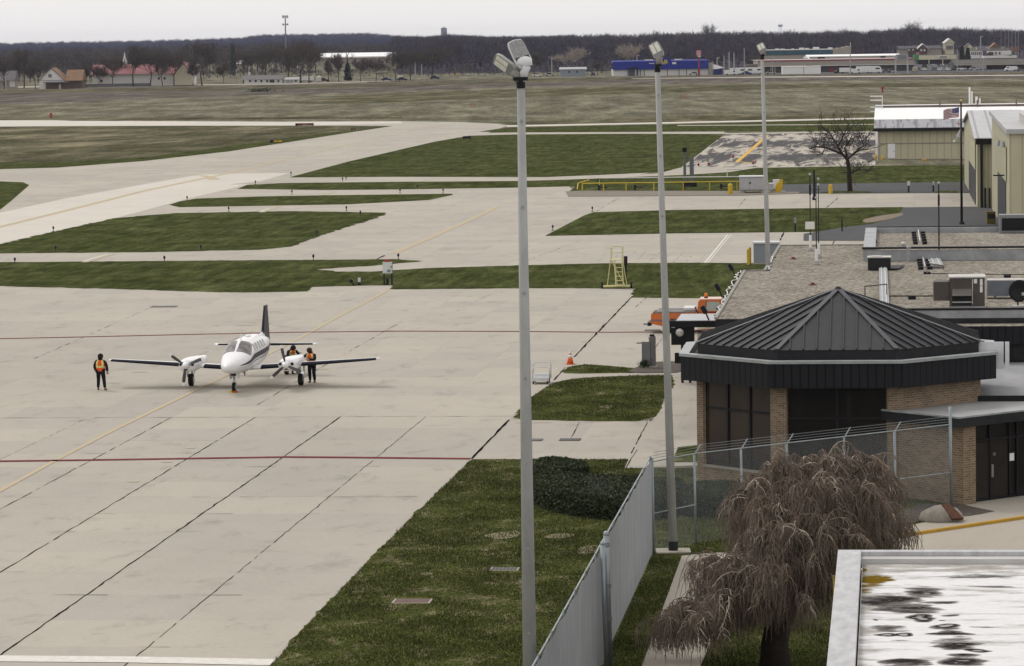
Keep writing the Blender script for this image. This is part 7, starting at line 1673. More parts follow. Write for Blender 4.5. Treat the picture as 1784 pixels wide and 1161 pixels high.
for r_, (Y, dy) in enumerate(((2500, 0), (2440, .5), (2380, 1), (2300, 2), (2220, 3.5), (2130, 6), (2040, 9), (1960, 14), (1890, 20), (1830, 27), (1780, 34))):
    px = 690 if r_ < 8 else 700
    while px < (2150 if Y > 2000 else 1545):
        top = interp(sky_y, px)+dy+rF.gauss(0, 1.1)-(3 if rF.random() < .06 and r_ < 3 else 0)
        zt = D(px, top, Y).z; h = rF.uniform(13, 18) if r_ < 10 else rF.uniform(8, 13); h = min(h, zt+3); wood.append((D(px, 60, Y).x, Y+rF.uniform(-30, 30), max(-.5, zt-h), h, rF.uniform(13, 19))); px += rF.uniform(6.5, 12)
scatter('woodland', 'dense dark leafless woodland behind the stores', wood, pF, mw_main)
slope = MB(); hv = []
for Y, dy in ((1740, 0), (1850, 40), (2000, 27), (2200, 15), (2500, 10), (2700, 10)):
    hv.append([(D(px, 60, Y).x, Y, -.5 if Y < 1800 or (px > 1500 and Y < 2100) else max(-.5, D(px, interp(sky_y, px)+dy, Y).z-5)) for px in range(690, 2400, 60)])
n_ = len(hv[0]); slope.add([p for r in hv for p in r], [(i*n_+j, i*n_+j+1, (i+1)*n_+j+1, (i+1)*n_+j) for i in range(len(hv)-1) for j in range(n_-1)])
o = slope.build('hills', mw_main, smooth=True); o['kind'] = 'structure'; o['label'] = 'rising ground beneath the woodland behind the stores'
woodL = []
for r_, (Y, dy) in enumerate(((2500, 0), (2400, 1), (2300, 2.5), (2200, 5), (2100, 8), (2020, 12), (1950, 17), (1880, 23))):
    px = -500
    while px < 760:
        gap = (548 < px < 700 and Y < 2250) or (395 < px < 425 and Y < 2050)
        zt = D(px, interp(mid_y, px)+dy+rF.gauss(0, 1.8), Y).z; h = rF.uniform(11, 16); h = min(h, zt+4)
        if not gap: woodL.append((D(px, 60, Y).x, Y+rF.uniform(-35, 35), max(-.5, zt-h), h, rF.uniform(12, 18)))
        px += rF.uniform(7, 14)
for Y, t0 in ((1820, 92), (1740, 97), (1660, 103), (1600, 110)):
    px = -500
    while px < (352 if Y > 1650 else 340):
        if not (60 < px < 68):
            zt = D(px, t0+rF.gauss(0, 3.5)+5*math.sin(px*.043), Y).z; h = min(rF.uniform(8, 13), zt+3); woodL.append((D(px, 60, Y).x, Y+rF.uniform(-25, 25), max(-.5, zt-h), h, rF.uniform(9, 14)))
        px += rF.uniform(7, 13)
for Y, t0, a_, b_2 in ((1700, 112, 700, 1062), (1640, 119, 560, 1062), (1700, 116, 350, 560)):
    px = a_
    while px < b_2:
        zt = D(px, t0+rF.gauss(0, 3)+4*math.sin(px*.06), Y).z; woodL.append((D(px, 60, Y).x, Y+rF.uniform(-25, 25), -.4, max(2.5, zt), rF.uniform(6, 11))); px += rF.uniform(9, 20) if Y < 1690 else rF.uniform(6, 11)
scatter('woodland', 'brownish leafless woodland behind the houses at left', woodL, pF, m_wood('left_woodland', ((.046, .044, .054), (.072, .065, .066), (.10, .090, .074)), .02))
# parking lots / ground of the built-up strip
sheet('parking_lot', [(1240, 131.2), (1500, 128.8), (2200, 120), (2200, 98), (1580, 107), (1240, 112)], m_asph, .06, 'grey parking lots around the distant stores')
sheet('far_grass_band', [(640, 143), (892, 138.5), (1240, 133.5), (1500, 130.5), (2100, 124), (2100, 126), (1500, 132.3), (1240, 135.3), (892, 140), (640, 144.5)], mg_far, .07, 'dark ditch grass before the distant stores')
# ---- individual trees
protos = {}
def proto(kind):
    r = random.Random({'a': 1, 'b': 2, 'c': 5, 'd': 8, 'e': 13}[kind])
    return {'a': lambda: bare(r, 1., .9, 4, .3, .016, (4, 3, 3, 2), .3), 'b': lambda: bare(r, 1., .7, 4, .26, .018, (3, 3, 3, 3), .5), 'c': lambda: bare(r, 1., 1.1, 4, .22, .016, (4, 4, 3, 2), .2),
            'd': lambda: bare(r, 1., .55, 4, .3, .015, (3, 3, 3, 2), .6), 'e': lambda: bare(r, 1., .8, 4, .12, .013, (5, 3, 3, 2), .4)}[kind]()
def fartree(label, px, by, ty, kind='a', wide=1., mat=mw_br, Y=None, group='leafless trees around the far houses', fat=1.0):
    b = G(px, by+2.6) if Y is None else D(px, 60, Y); b.z = 0; h = D(px, ty, b.y).z
    T, C = [x.copy() for x in proto(kind)]; 
    kk = np.array([wide*h, wide*h, h]*2+[1, 1])
    T = T*kk; C = C*kk; T[:, 6:8] *= h*1.15; C[:, 6:8] *= h
    # twig haze around the outer branches
    m = C[:, 6] < C[:, 6].mean()*1.2; tips = C[m][:, 3:6]; k = rngF.integers(0, len(tips), int(1050*fat)); c = tips[k]+rngF.normal(0, .035*h, (len(k), 3)); d = rngF.normal(0, .5, (len(k), 3)); d[:, 2] += .7; d /= np.linalg.norm(d, axis=1)[:, None]
    TW = np.c_[c, c+d*h*.065*rngF.uniform(.5, 1.3, (len(k), 1)), np.full(len(k), .06), np.full(len(k), .025)]
    C[:, 6:8] = np.maximum(C[:, 6:8], .085); C = np.concatenate([C, TW])
    o = thing('bare_tree', label, 'tree', b, rF.uniform(0, 6.28), group)
    V, Q = seg_tubes(T, 6); np_mesh('trunk', V, Q, m_far_trunk if mat is mw_br else mat, o); V, Q = seg_tubes(C, 3); np_mesh('crown', V, Q, mat, o); return o
FT = [('tree at the far left edge behind the grey cottage', 8, 153, 100, 'a', 1), ('tall leafless tree just left of the brown roofed gabled house', 42, 152, 88, 'b', 1.2), ('leafless tree touching the left side of the brown roofed gabled house', 62, 153, 104, 'e', 1.1),
      ('leafless tree between the gabled house and the pink roofed church', 150, 150, 108, 'd', 1), ('bushy leafless tree in front of the left end of the pink roof', 172, 149, 112, 'c', 1), ('leafless tree in front of the church below its steeple', 196, 149, 98, 'a', 1.15), ('large leafless tree just right of the church steeple', 232, 148.5, 80, 'b', 1.25),
      ('dark leaning leafless tree at the middle of the church', 262, 148, 78, 'c', 1.2), ('leafless tree before the right wing of the church', 283, 148, 96, 'd', 1.), ('crooked leafless tree against the church gable', 303, 147.5, 90, 'a', 1.1),
      ('broad leafless tree right of the church gable', 352, 147, 72, 'b', 1.3), ('slim leafless tree left of the leaning lamp pole', 336, 147, 104, 'd', .9), ('low leafless tree behind the lawn between church and ranch house', 390, 144, 108, 'e', 1.2), ('leafless tree at the left end of the white ranch house', 424, 143, 88, 'a', 1),
      ('leafless tree behind the middle of the white ranch house', 462, 141, 74, 'c', 1.1), ('tall leafless tree standing before the cell tower', 503, 142, 82, 'd', 1.1), ('tall dark multi stemmed tree right of the cell tower, left trunk', 523, 143, 70, 'b', 1.15), ('tall dark multi stemmed tree right of the cell tower, right trunk', 538, 143, 74, 'a', 1.1),
      ('small leafless tree before the left end of the long white roof', 572, 141, 102, 'd', 1), ('leafless tree before the middle of the long white roof', 590, 140.5, 92, 'e', 1.), ('leafless tree right of the small dark spruce', 628, 140, 104, 'a', 1.2), ('wide grey leafless tree below the right part of the long white roof', 655, 139.5, 100, 'c', 1.3),
      ('leafless tree at the right end of the long white roof', 690, 139, 92, 'b', 1.2), ('leafless tree behind the passing blue cars', 715, 137, 84, 'a', 1.3), ('leafless tree right of the two thin poles by the road', 752, 136, 78, 'c', 1.3)]
for lab, px, by, ty, kd, wd in FT: fartree(lab, px, by, ty, kd, wd)
FT2 = [('pale branched leafless tree left of the middle light pole, before the dark wood', 990, 133, 82, 'c', 1.5, mw_pale, 1640), ('pale sycamore above the left part of the blue store', 1098, 131, 76, 'a', 1.2, mw_pale, 1650), ('leafless tree poking above the skyline over the blue store', 1237, 60, 44, 'b', .9, mw_main, 2420),
       ('left leafless tree of the tall clump rising above the wood at right', 1588, 60, 40, 'a', .9, mw_main, 2400), ('right leafless tree of the tall clump rising above the wood at right', 1604, 60, 38, 'c', .9, mw_main, 2400), ('greyish rounded tree right of the red and white pole sign', 1312, 131, 96, 'e', 1.5, mw_br, 1600), ('small leafless tree right of the grey metal shed', 1040, 132, 108, 'a', 1, mw_br, 1560), ('tall leafless tree left of the grey metal shed', 930, 134, 92, 'b', 1.2, mw_br, 1580),
       ('small round leafless tree before the white trailer building', 1409, 130, 114, 'e', 1.1, mw_br, 1500), ('reddish tree behind the white roofed shops at right', 1722, 118, 90, 'e', 1.2, mw_br, 1700)]
for lab, px, by, ty, kd, wd, mt_, Y in FT2: fartree(lab, px, by, ty, kd, wd, mt_, Y, 'leafless trees around the distant stores')
m_con = leaf_mat('conifer_needles', (.012, .020, .016), (.020, .032, .022), (.030, .042, .028))
def conifer(label, px, by, ty, w_, Y=None):
    b = G(px, by) if Y is None else D(px, 60, Y); b.z = 0; h = D(px, ty, b.y).z; o = thing('conifer', label, 'tree', b); n = 1600
    z = rngF.random(n)**.8; a = rngF.uniform(0, 2*np.pi, n); r = (1-z)**.8*w_*.5*b.y/F*(.6+.4*rngF.random(n))*(1+.25*np.sin(z*38)); P = np.c_[r*np.cos(a), r*np.sin(a), z*h*.96+.04*h]
    V, Q = leafcloud(P, None, .9, rngF); np_mesh('foliage', V, Q, m_con, o); MB().cyl((0, 0, 0), (0, 0, h*.9), .25, .08, 8).build('trunk', m_far_trunk, o)
conifer('small dark spruce standing alone below the long white roof', 606, 141, 112, 11); conifer('tall dark spruce beyond the lawn left of the ranch house', 405, 130, 79, 13, 1800); conifer('left dark evergreen of the clump beside the white arcade', 1676, 118, 83, 13, 1640); conifer('right dark evergreen of the clump beside the white arcade', 1686, 118, 85, 12, 1650)
# ---- buildings far away: painted by local pixel rectangles on a real depth
m_fw = M('far_white_siding', (.66, .65, .63), .8, var=.06); m_fb = M('far_beige_wall', (.36, .32, .27), .85, var=.1); m_fg = M('far_grey_roof', (.17, .16, .165), .85, var=.15); m_fd = M('far_dark_opening', (.03, .03, .035), .6)
m_fbr = M('far_brown_roof', (.24, .145, .085), .85, var=.2, vs=.4); m_pink = M('faded_red_roof', (.30, .125, .13), .8, var=.15, vs=.2); m_ylw = M('far_cream_wall', (.60, .56, .42), .8, var=.08)
class FB:                                   # far building: pixel column/row -> local metres
    def __init__(s, name, label, cat, px, by, Y=None):
        b = G(px, by) if Y is None else D(px, 60, Y); b.z = 0; s.b = b; s.k = b.y/F; s.px = px; s.o = thing(name, label, cat, b)
    def x(s, px): return (px-s.px)*s.k
    def z(s, py, px=None): return max(0, D(px if px is not None else s.px, py, s.b.y).z)
    def box(s, name, x0, x1, y0, y1, d0, d1, mat, parent=None, bev=0):
        xm = (x0+x1)/2; zb = s.z(y1, xm); zt = s.z(y0, xm); return MB().box(s.x(x0), s.x(x1), d0, d1, zb, zt).build(name, mat, parent or s.o)
    def gable(s, name, x0, x1, ye, ya, d0, d1, mat, mroof, parent=None, over=.3):
        xa, xb, xm = s.x(x0), s.x(x1), (s.x(x0)+s.x(x1))/2; ze, za = s.z(ye, (x0+x1)/2), s.z(ya, (x0+x1)/2)
        g = MB().add([(xa, d0, ze), (xb, d0, ze), (xm, d0, za), (xa, d1, ze), (xb, d1, ze), (xm, d1, za)], [(0, 1, 2), (4, 3, 5), (0, 3, 4, 1)]).build(name, mat, parent or s.o)
        t = .35; MB().add([(xa-.5, d0-over, ze-.2), (xm, d0-over, za+.25), (xm, d1, za+.25), (xa-.5, d1, ze-.2), (xb+.5, d0-over, ze-.2), (xb+.5, d1, ze-.2), (xa-.5, d0-over, ze-.2-t), (xm, d0-over, za+.25-t), (xb+.5, d0-over, ze-.2-t)], [(0, 1, 2, 3), (1, 4, 5, 2), (0, 6, 7, 1), (1, 7, 8, 4)]).build('roof', mroof, parent or s.o); return g
    def sroof(s, name, x0, x1, ye, ya, d0, d1, mat):     # roof slope seen from its eave side
        xm = (x0+x1)/2; ze, za = s.z(ye, xm), s.z(ya, xm); dm = (d0+d1)/2; xa, xb = s.x(x0), s.x(x1)
        MB().add([(xa, d0, ze), (xb, d0, ze), (xb, dm, za), (xa, dm, za), (xb, d1, ze), (xa, d1, ze)], [(0, 1, 2, 3), (3, 2, 4, 5), (0, 3, 5), (1, 4, 2)]).build(name, mat, s.o)
    def wins(s, x0, x1, n, y0, y1, d, wpx, name='window', mat=m_fd):
        for i in range(n): c = x0+(x1-x0)*(i+.5)/n; s.box(name, c-wpx/2, c+wpx/2, y0, y1, d-.12, d-.01, mat)
b = FB('house', 'white gabled house with a steep brown roof and porch at far left', 'house', 90, 155.5)
b.box('wall', 69, 111, 140, 156, 0, 14, m_fw); b.gable('gable', 68, 113, 141, 119.5, 0, 16, m_fw, m_fbr); b.box('window', 85, 90.5, 129.5, 135, -.2, -.02, m_fg); b.box('porch_roof', 78, 122, 142.5, 144, -4, -.3, m_fg); b.box('porch_wall', 80, 120, 144.5, 156, -.5, -.1, M('far_brown_wall', (.16, .11, .085), .85, var=.2)); b.box('side_wall', 113, 141, 140, 155, 5, 14, MATS['far_brown_wall']); b.sroof('side_roof', 112, 142, 141, 122, 3, 18, m_fbr); b.box('door', 103, 106.5, 147, 155.5, -.7, -.52, m_fw)
b = FB('cottage', 'grey cottage with a dark roof cut by the left edge', 'house', 8, 155)
b.box('wall', -30, 25, 140, 156, 0, 10, m_fb); b.sroof('roof', -32, 27, 141, 124, -1, 12, m_fg); b.box('white_gable_end', 17, 26, 141, 152, -.4, -.05, m_fw); b.wins(-10, 14, 2, 144, 149, 0, 4)
b = FB('church', 'long cream church with a faded pink roof and a white steeple', 'church', 245, 149, 1420)
b.box('wall', 160, 335, 127, 148, 0, 14, m_fw); b.sroof('roof', 156, 305, 129, 112.5, -1, 16, m_pink); b.gable('gable', 303, 336, 130, 109, -6, 14, m_ylw, m_pink); b.box('gable_wall', 304, 335, 130, 148, -6, -.1, m_ylw)
b.wins(165, 185, 1, 139, 144, 0, 4); b.wins(270, 290, 2, 135, 139, 0, 3.5); b.box('steeple_base', 210.5, 217.5, 107, 113, 4, 6.5, m_fw); MB().lathe([(.9, b.z(107, 214)), (.45, b.z(101, 214)), (.1, b.z(91.5, 214))], 8, c=(b.x(214), 5, 0)).build('steeple', m_fw, b.o)
b = FB('house', 'small white bungalow with dark windows in front of the church gable', 'house', 293, 148); b.box('wall', 281, 307, 140.5, 148.5, 0, 8, m_fw); b.sroof('roof', 279, 309, 141, 136.5, -1, 9, m_fg); b.wins(283, 300, 2, 142, 147, 0, 3.4)
b = FB('shed', 'low pale outbuilding just right of the small white bungalow', 'shed', 332, 147.5); b.box('wall', 324, 340, 143, 147.5, 0, 6, m_fw); b.sroof('roof', 322, 342, 143.5, 140, -1, 7, M('pale_far_roof', (.42, .42, .43), .7))
b = FB('ranch_house', 'long white ranch house with a low grey roof and dark shutters', 'house', 460, 146.5); b.box('wall', 426, 492, 137.5, 146.5, 0, 9, m_fw); b.sroof('roof', 422, 494, 138.5, 131.5, -1, 11, m_fg); b.wins(431, 490, 6, 139.5, 143.5, 0, 3.4); b.box('chimney', 431.5, 434.5, 126, 133, 5, 6.2, m_fw); b.box('shutter', 470, 478, 139.5, 144, -.3, -.13, m_fd)
b = FB('garage', 'low white garage wing right of the ranch house', 'garage', 505, 145.8); b.box('wall', 494, 520.5, 138.5, 146, 0, 8, m_fw); b.sroof('roof', 492, 522, 139, 135, -1, 9, M('pale_far_roof', (.4, .4, .4))); b.box('door', 499, 511, 140.5, 146, -.2, -.02, M('pale_blue_door', (.42, .46, .48), .7)); b.box('window', 514, 517, 139.8, 143, -.2, -.02, m_fd)
b = FB('storage_tank', 'small white cylindrical tank beside the white truck', 'tank', 555.5, 143); zt = b.z(134.5); MB().lathe([(1.05, 0), (1.05, zt), (.8, zt+.3), (.1, zt+.5)], 16).build('tank_body', M('tank_white', (.6, .59, .55), .6), b.o); MB().lathe([(1.15, 0), (1.15, .2)], 16).build('base', m_fg, b.o)
b = FB('warehouse', 'long low warehouse with a bright white roof beyond the leafless trees', 'warehouse', 620, 118, 2020); b.box('wall', 558, 690, 99, 116, 0, 30, m_fb); b.sroof('roof', 554, 693, 100.5, 92.2, -1, 42, m_wroof); b.wins(570, 680, 8, 103, 110, 0, 2.5)
b = FB('house', 'small white roofed house beyond the lawn under the tall dark spruce', 'house', 411, 120, 1950); b.box('wall', 403, 420, 111, 120, 0, 8, m_fb); b.sroof('roof', 401, 422, 112, 106, -1, 10, m_wroof)
b = FB('metal_shed', 'light blue grey metal shed before the dark wood', 'shed', 999, 133.5); b.box('wall', 976, 1021, 120.5, 133.5, 0, 12, M('blue_grey_siding', (.26, .30, .34), .6, var=.1)); b.sroof('roof', 975, 1022.5, 121.5, 117.5, -.5, 14, M('pale_far_roof', (.4, .4, .4))); b.wins(985, 1012, 2, 124, 127, 0, 3)
# blue store
b = FB('blue_store', 'wide store with a bright blue roof band and white walls', 'store', 1150, 132); m_blue = M('store_blue', (.006, .020, .24), .6, var=.06)
b.box('wall', 1068.5, 1233.5, 120.5, 132, 0, 25, m_fw); b.box('roof_band', 1068, 1234, 106.5, 121, -1, -.05, m_blue); b.sroof('roof', 1068, 1234, 110, 105, 0, 30, m_blue)
b.gable('entrance_gable', 1095, 1113, 119, 113, -4, -1, M('store_navy', (.012, .02, .12), .6), m_blue); b.box('raised_sign_panel', 1149, 1169, 101, 108, -1.3, -1.02, m_blue)
for i, (x0, x1, y0, y1) in enumerate(((1152, 1154, 104.5, 109.5), (1152, 1157, 108.5, 110), (1157.5, 1159.2, 104, 110), (1157.5, 1161, 104, 105.2), (1160.5, 1162.5, 105.5, 110), (1159, 1163.5, 109, 110.4))): b.box('yellow_lettering', x0, x1, y0, y1, -1.55, -1.31, M('sign_yellow_letters', (.70, .55, .03), .5))
for x0, x1, y0, y1 in ((1123, 1138, 103.8, 105.4), (1175, 1188.5, 102.8, 104.8), (1131, 1140, 110.2, 111.3), (1153, 1160, 111, 111.8), (1171, 1178, 108.5, 112)): b.box('white_sign', x0, x1, y0, y1, -1.3, -1.02, m_fw)
for px in (1094.5, 1116, 1122.5, 1163, 1183, 1196, 1216): b.box('downpipe', px-.5, px+.5, 120.5, 132, -.3, -.02, M('maroon_pipe', (.09, .05, .06), .7))
b.box('entrance', 1096, 1112, 121.5, 132, -.5, -.05, M('far_glass', (.10, .11, .13), .3)); b.box('entrance_column', 1106.5, 1108.5, 121.5, 132, -1, -.52, m_fw); b.box('side_block', 1234, 1243, 110, 131, 0, 10, m_fb)
b = FB('hut', 'small hut with a sloping white roof right of the blue store', 'hut', 1252, 131); xa, xb = b.x(1243.5), b.x(1263); MB().add([(xa, 0, b.z(121)), (xb, 0, b.z(118.5)), (xa, 0, b.z(112)), (xa, 8, b.z(121)), (xb, 8, b.z(118.5)), (xa, 8, b.z(112))], [(0, 1, 2), (2, 1, 4, 5), (4, 3, 5)]).build('roof', m_wroof, b.o); b.box('wall', 1244, 1259, 121, 130, .2, 7, M('store_navy', (.02, .03, .12)))
# pole sign
b = FB('pole_sign', 'tall red and white pole sign before the blue store', 'sign', 1218, 132.5); zt = b.z(86); MB().cyl((0, 0, 0), (0, 0, b.z(100)), .42, .35, 8).build('pole', M('far_red_pole', (.28, .03, .035), .6), b.o); b.box('sign_plate', 1214, 1221.5, 88, 97, -.4, .1, M('far_red_white', (.45, .12, .14), .6, col2=(.6, .4, .42), vs=.5, var=.3)); b.box('lower_plate', 1216, 1221, 97.3, 99.6, -.4, .1, m_fw)
# shopping strip
b = FB('shopping_mall', 'long beige shopping strip with a thin red stripe along its top', 'store', 1460, 127.5, 1560); m_rs = M('red_stripe_band', (.34, .02, .035), .6)
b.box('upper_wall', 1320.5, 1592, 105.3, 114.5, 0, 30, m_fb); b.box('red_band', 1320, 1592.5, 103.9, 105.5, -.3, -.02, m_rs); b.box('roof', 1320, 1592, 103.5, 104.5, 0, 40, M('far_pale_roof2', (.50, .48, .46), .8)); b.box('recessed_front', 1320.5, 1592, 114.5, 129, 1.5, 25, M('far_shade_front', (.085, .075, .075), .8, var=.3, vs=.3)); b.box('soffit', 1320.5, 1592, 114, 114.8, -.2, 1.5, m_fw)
for px in (1323, 1343, 1350, 1504, 1521): b.box('column', px-.7, px+.7, 114.8, 128, .2, .8, m_fb)
b.box('side_annex', 1299, 1320, 112.5, 122, 2, 12, M('far_brown_annex', (.19, .165, .155), .85)); b.box('red_door', 1446, 1452, 119, 125, 1.2, 1.49, m_rs)
b = FB('office_block', 'teal banded building with a stepped beige end behind the shopping strip', 'building', 1400, 110, 1700); b.box('wall', 1330, 1482, 92, 112, 0, 20, m_fb); b.box('teal_band', 1334, 1450.5, 87.5, 96, -.3, -.02, M('teal_glass', (.035, .095, .12), .5, var=.2, vs=.2)); b.box('roof_edge', 1333, 1451, 86.2, 87.6, -.5, 20, m_fw)
for i, (x0, x1, y0) in enumerate(((1450.5, 1460, 85), (1460, 1470, 83.5), (1470, 1477, 82), (1477, 1482, 80.5))): b.box('stepped_wall', x0, x1, y0, 112, -.4, 16, m_fb)
for x0, x1, y0, y1 in ((1352, 1358, 85, 88.2), (1361, 1368, 85.2, 88), (1380.5, 1384, 85, 87), (1394, 1402, 83.5, 87), (1404, 1410, 84, 87), (1418, 1428, 82.3, 86), (1444, 1451, 83, 86)): b.box('rooftop_unit', x0, x1, y0, y1, 3, 6, m_fw)
b.box('sign_mast', 1480.5, 1481.5, 74, 82, -.6, -.41, m_fw)
b = FB('warehouse', 'low building with a long white roof between the strip and the wood', 'warehouse', 1490, 106, 1640); b.box('wall', 1411, 1570, 98, 106, 0, 16, m_fb); b.sroof('roof', 1409, 1572, 101.5, 95, -.5, 34, m_wroof); b.box('rooftop_unit', 1424, 1436, 99.3, 103, -3, -1, m_fd); b.box('rooftop_unit', 1533, 1541, 97.5, 103, -3, -1, m_fd)
b = FB('trailer_building', 'big plain white box building before the shopping strip', 'building', 1397, 130); b.box('wall', 1364, 1430, 116.5, 129.5, 0, 8, m_wp); b.box('roof', 1363.5, 1430.5, 115.6, 116.6, -.2, 8.2, m_wroof); b.box('panel_seam', 1400, 1400.8, 117, 129, -.05, -.01, m_fg)
b = FB('garden_store', 'store with a pale yellow sign band and a green corner block', 'store', 1630, 118, 1640); b.box('sign_band', 1600, 1665.5, 96.3, 104, -1, 10, m_ylw); b.box('green_block', 1592, 1600, 95.5, 104.8, -1.2, 4, M('store_green', (.06, .26, .08), .6)); b.box('dark_front', 1600, 1665, 104, 112, 1, 9, m_fd); b.box('roof', 1598, 1666, 95.5, 96.4, -1, 12, m_fg)
b.box('sign_plate', 1633, 1652, 97.5, 101.5, -1.4, -1.02, m_fw)
b.box('sign_lettering', 1636, 1649, 98.7, 100.2, -1.55, -1.41, m_fd)
for px in (1618, 1642, 1664.5): b.box('column', px-.7, px+.7, 104, 112, -.8, -.2, m_ylw)
b = FB('hotel', 'brown and white hotel with a white trimmed gable at right', 'hotel', 1605, 100, 1900)
b.box('wall', 1568, 1640, 84, 100, 0, 16, m_fb); b.box('brown_wall', 1582, 1614, 84, 100, -.5, -.05, M('hotel_brown', (.10, .07, .06), .85)); b.sroof('roof', 1566, 1642, 85, 80, -1, 18, M('slate_roof', (.075, .07, .085), .8)); b.gable('gable', 1598, 1615, 84.5, 77, -3, 4, MATS['hotel_brown'], m_fw); b.box('gable_wall', 1599, 1614, 84.5, 100, -3, -.6, MATS['hotel_brown'])
b.wins(1601, 1612, 2, 86, 89.5, -3, 2.6, mat=m_fw); b.wins(1616, 1634, 3, 85.5, 88.5, 0, 2.4, mat=M('pale_window', (.45, .44, .42), .4)); b.wins(1580, 1594, 2, 85.5, 88.5, -.5, 3, mat=m_fw)
b.box('pink_sign', 1594.5, 1600, 91.5, 95, -3.5, -3.1, M('pink_sign', (.62, .20, .30), .6))
b = FB('hotel', 'pale yellow gabled tower block with dark balcony right of the brown hotel', 'hotel', 1654, 100, 1900); b.box('wall', 1646.5, 1661.5, 74, 100, 0, 10, m_ylw); b.gable('gable', 1646, 1662, 74.5, 68, -1, 10, m_ylw, m_fw); b.box('balcony', 1648.5, 1660, 80, 85.5, -.8, -.1, m_fg); b.box('band', 1648, 1660.5, 78.5, 79.5, -.9, -.1, m_fw)
b = FB('hotel', 'cream gabled hotel wing above the white arcade', 'hotel', 1690, 100, 1880); b.box('wall', 1680, 1702, 84, 100, 0, 10, m_ylw); b.gable('gable', 1680, 1697, 84.5, 76, -1, 8, m_ylw, M('slate_roof', (.07, .07, .08))); b.sroof('roof', 1697, 1728, 88, 81, 0, 14, MATS['slate_roof']); b.wins(1697, 1704, 1, 83, 87, 0, 3, mat=m_fw)
b = FB('arcade', 'white arcade building with a row of dark arches', 'building', 1702, 103, 1780); b.box('wall', 1690, 1712, 88.5, 102, 0, 8, m_fw); b.wins(1691.5, 1711, 6, 91, 96, 0, 1.7); b.box('side_wing', 1723, 1762, 89, 96, 1, 8, m_fw); b.wins(1726, 1745, 3, 91, 95, 1, 3); b.box('parapet', 1689.5, 1712.5, 87.8, 88.6, -.2, .4, m_fg)
b = FB('restaurant', 'building with a steep reddish roof gable at far right', 'building', 1735, 100, 1850); b.box('wall', 1722, 1750, 82, 100, 0, 10, m_fb); b.gable('gable', 1726, 1742, 82.5, 75.5, -1, 8, M('reddish_wall', (.22, .11, .08), .8), m_fbr); b.box('brick_block', 1763, 1774, 82, 90, 0, 6, MATS['reddish_wall']); b.sroof('roof', 1712, 1760, 88.5, 84, -1, 10, MATS['slate_roof'])
b = FB('bank_canopy', 'low wide building with a dark olive roof and deep eaves at far right', 'building', 1740, 126, 1560); b.sroof('roof', 1662, 1840, 112.3, 103.5, -3, 22, M('olive_roof', (.105, .10, .085), .85, var=.15, vs=.2)); b.box('eave', 1662, 1840, 112, 113.2, -3.2, -2.9, m_fb); b.box('wall', 1728, 1840, 113, 124, 1, 18, M('dark_maroon_wall', (.07, .045, .045), .85)); b.box('pier', 1664.5, 1671.5, 113, 124, 0, 3, m_fd); b.box('pier', 1683, 1690.5, 113, 124, 0, 3, m_fd)
b = FB('shop', 'shop with a long white fascia behind the olive roof', 'store', 1745, 108, 1680); b.box('fascia', 1714.5, 1771.5, 97.5, 101.5, 0, 10, m_fw); b.box('wall', 1716, 1771, 101.5, 108, 1, 9, m_fb); b.box('green_sign', 1757, 1762, 95.3, 97.3, -.2, .3, M('store_green', (.06, .26, .08)))
# gantry board
b = FB('sign_gantry', 'pale two legged sign gantry in front of the shopping strip', 'sign', 1571, 129)
for px in (1560.5, 1581.5): b.box('leg', px-1.2, px+1.2, 97, 128.5, 0, .6, M('pale_gantry_grey', (.40, .42, .45), .6))
b.box('panel', 1561, 1582, 95, 105, -.2, .1, MATS['pale_gantry_grey'])
for i in range(4): b.box('panel_slat', 1563.5, 1579.5, 96.3+i*2.1, 97.3+i*2.1, -.35, -.21, m_fg)
# towers
b = FB('cell_tower', 'tall grey cell tower with two tiers of antennas above the wood', 'cell tower', 497.5, 120, 2100); zt = b.z(27); MB().cyl((0, 0, 0), (0, 0, zt), .55, .32, 10).build('mast', M('tower_grey', (.20, .20, .21), .6), b.o)
for yy in (29.5, 43):
    z = b.z(yy); pf = MB().bar((-1.4, 0, z), (1.4, 0, z), .25, .25).build('platform', MATS['tower_grey'], b.o)
    for x in (-1.5, -.9, .9, 1.5): MB().box(x-.22, x+.22, -.3, .1, z-(.9 if yy < 40 else .6), z+(.9 if yy < 40 else .6)).build('panel_antenna', MATS['tower_grey'], pf)
b = FB('water_tank', 'grey standpipe water tank on the horizon left of the nearest light pole', 'water tower', 773.5, 60, 4700); zt = b.z(49.5); MB().lathe([(4., 0), (4., zt), (3.9, zt+.4), (.5, zt+1.3)], 20).build('tank', M('tank_blue_grey', (.24, .27, .30), .6), b.o); MB().cyl((0, 0, zt+1), (0, 0, zt+2.4), .35).build('vent', m_fg, b.o)
b = FB('water_tower', 'pale blue water tower bulb above the skyline at right', 'water tower', 1359.5, 60, 4200); zt = b.z(42.5); zb = b.z(46.8); MB().ball((0, 0, (zt+zb)/2), 3.1, None, (zt-zb)/2*1.1, 16).build('bulb', M('pale_tank_blue', (.42, .50, .54), .5), b.o, smooth=True)
for x in (-1.8, 0, 1.8): MB().cyl((x, 0, 0), (x*.9, 0, zb), .22, .2, 6).build('leg', m_fg, b.o)
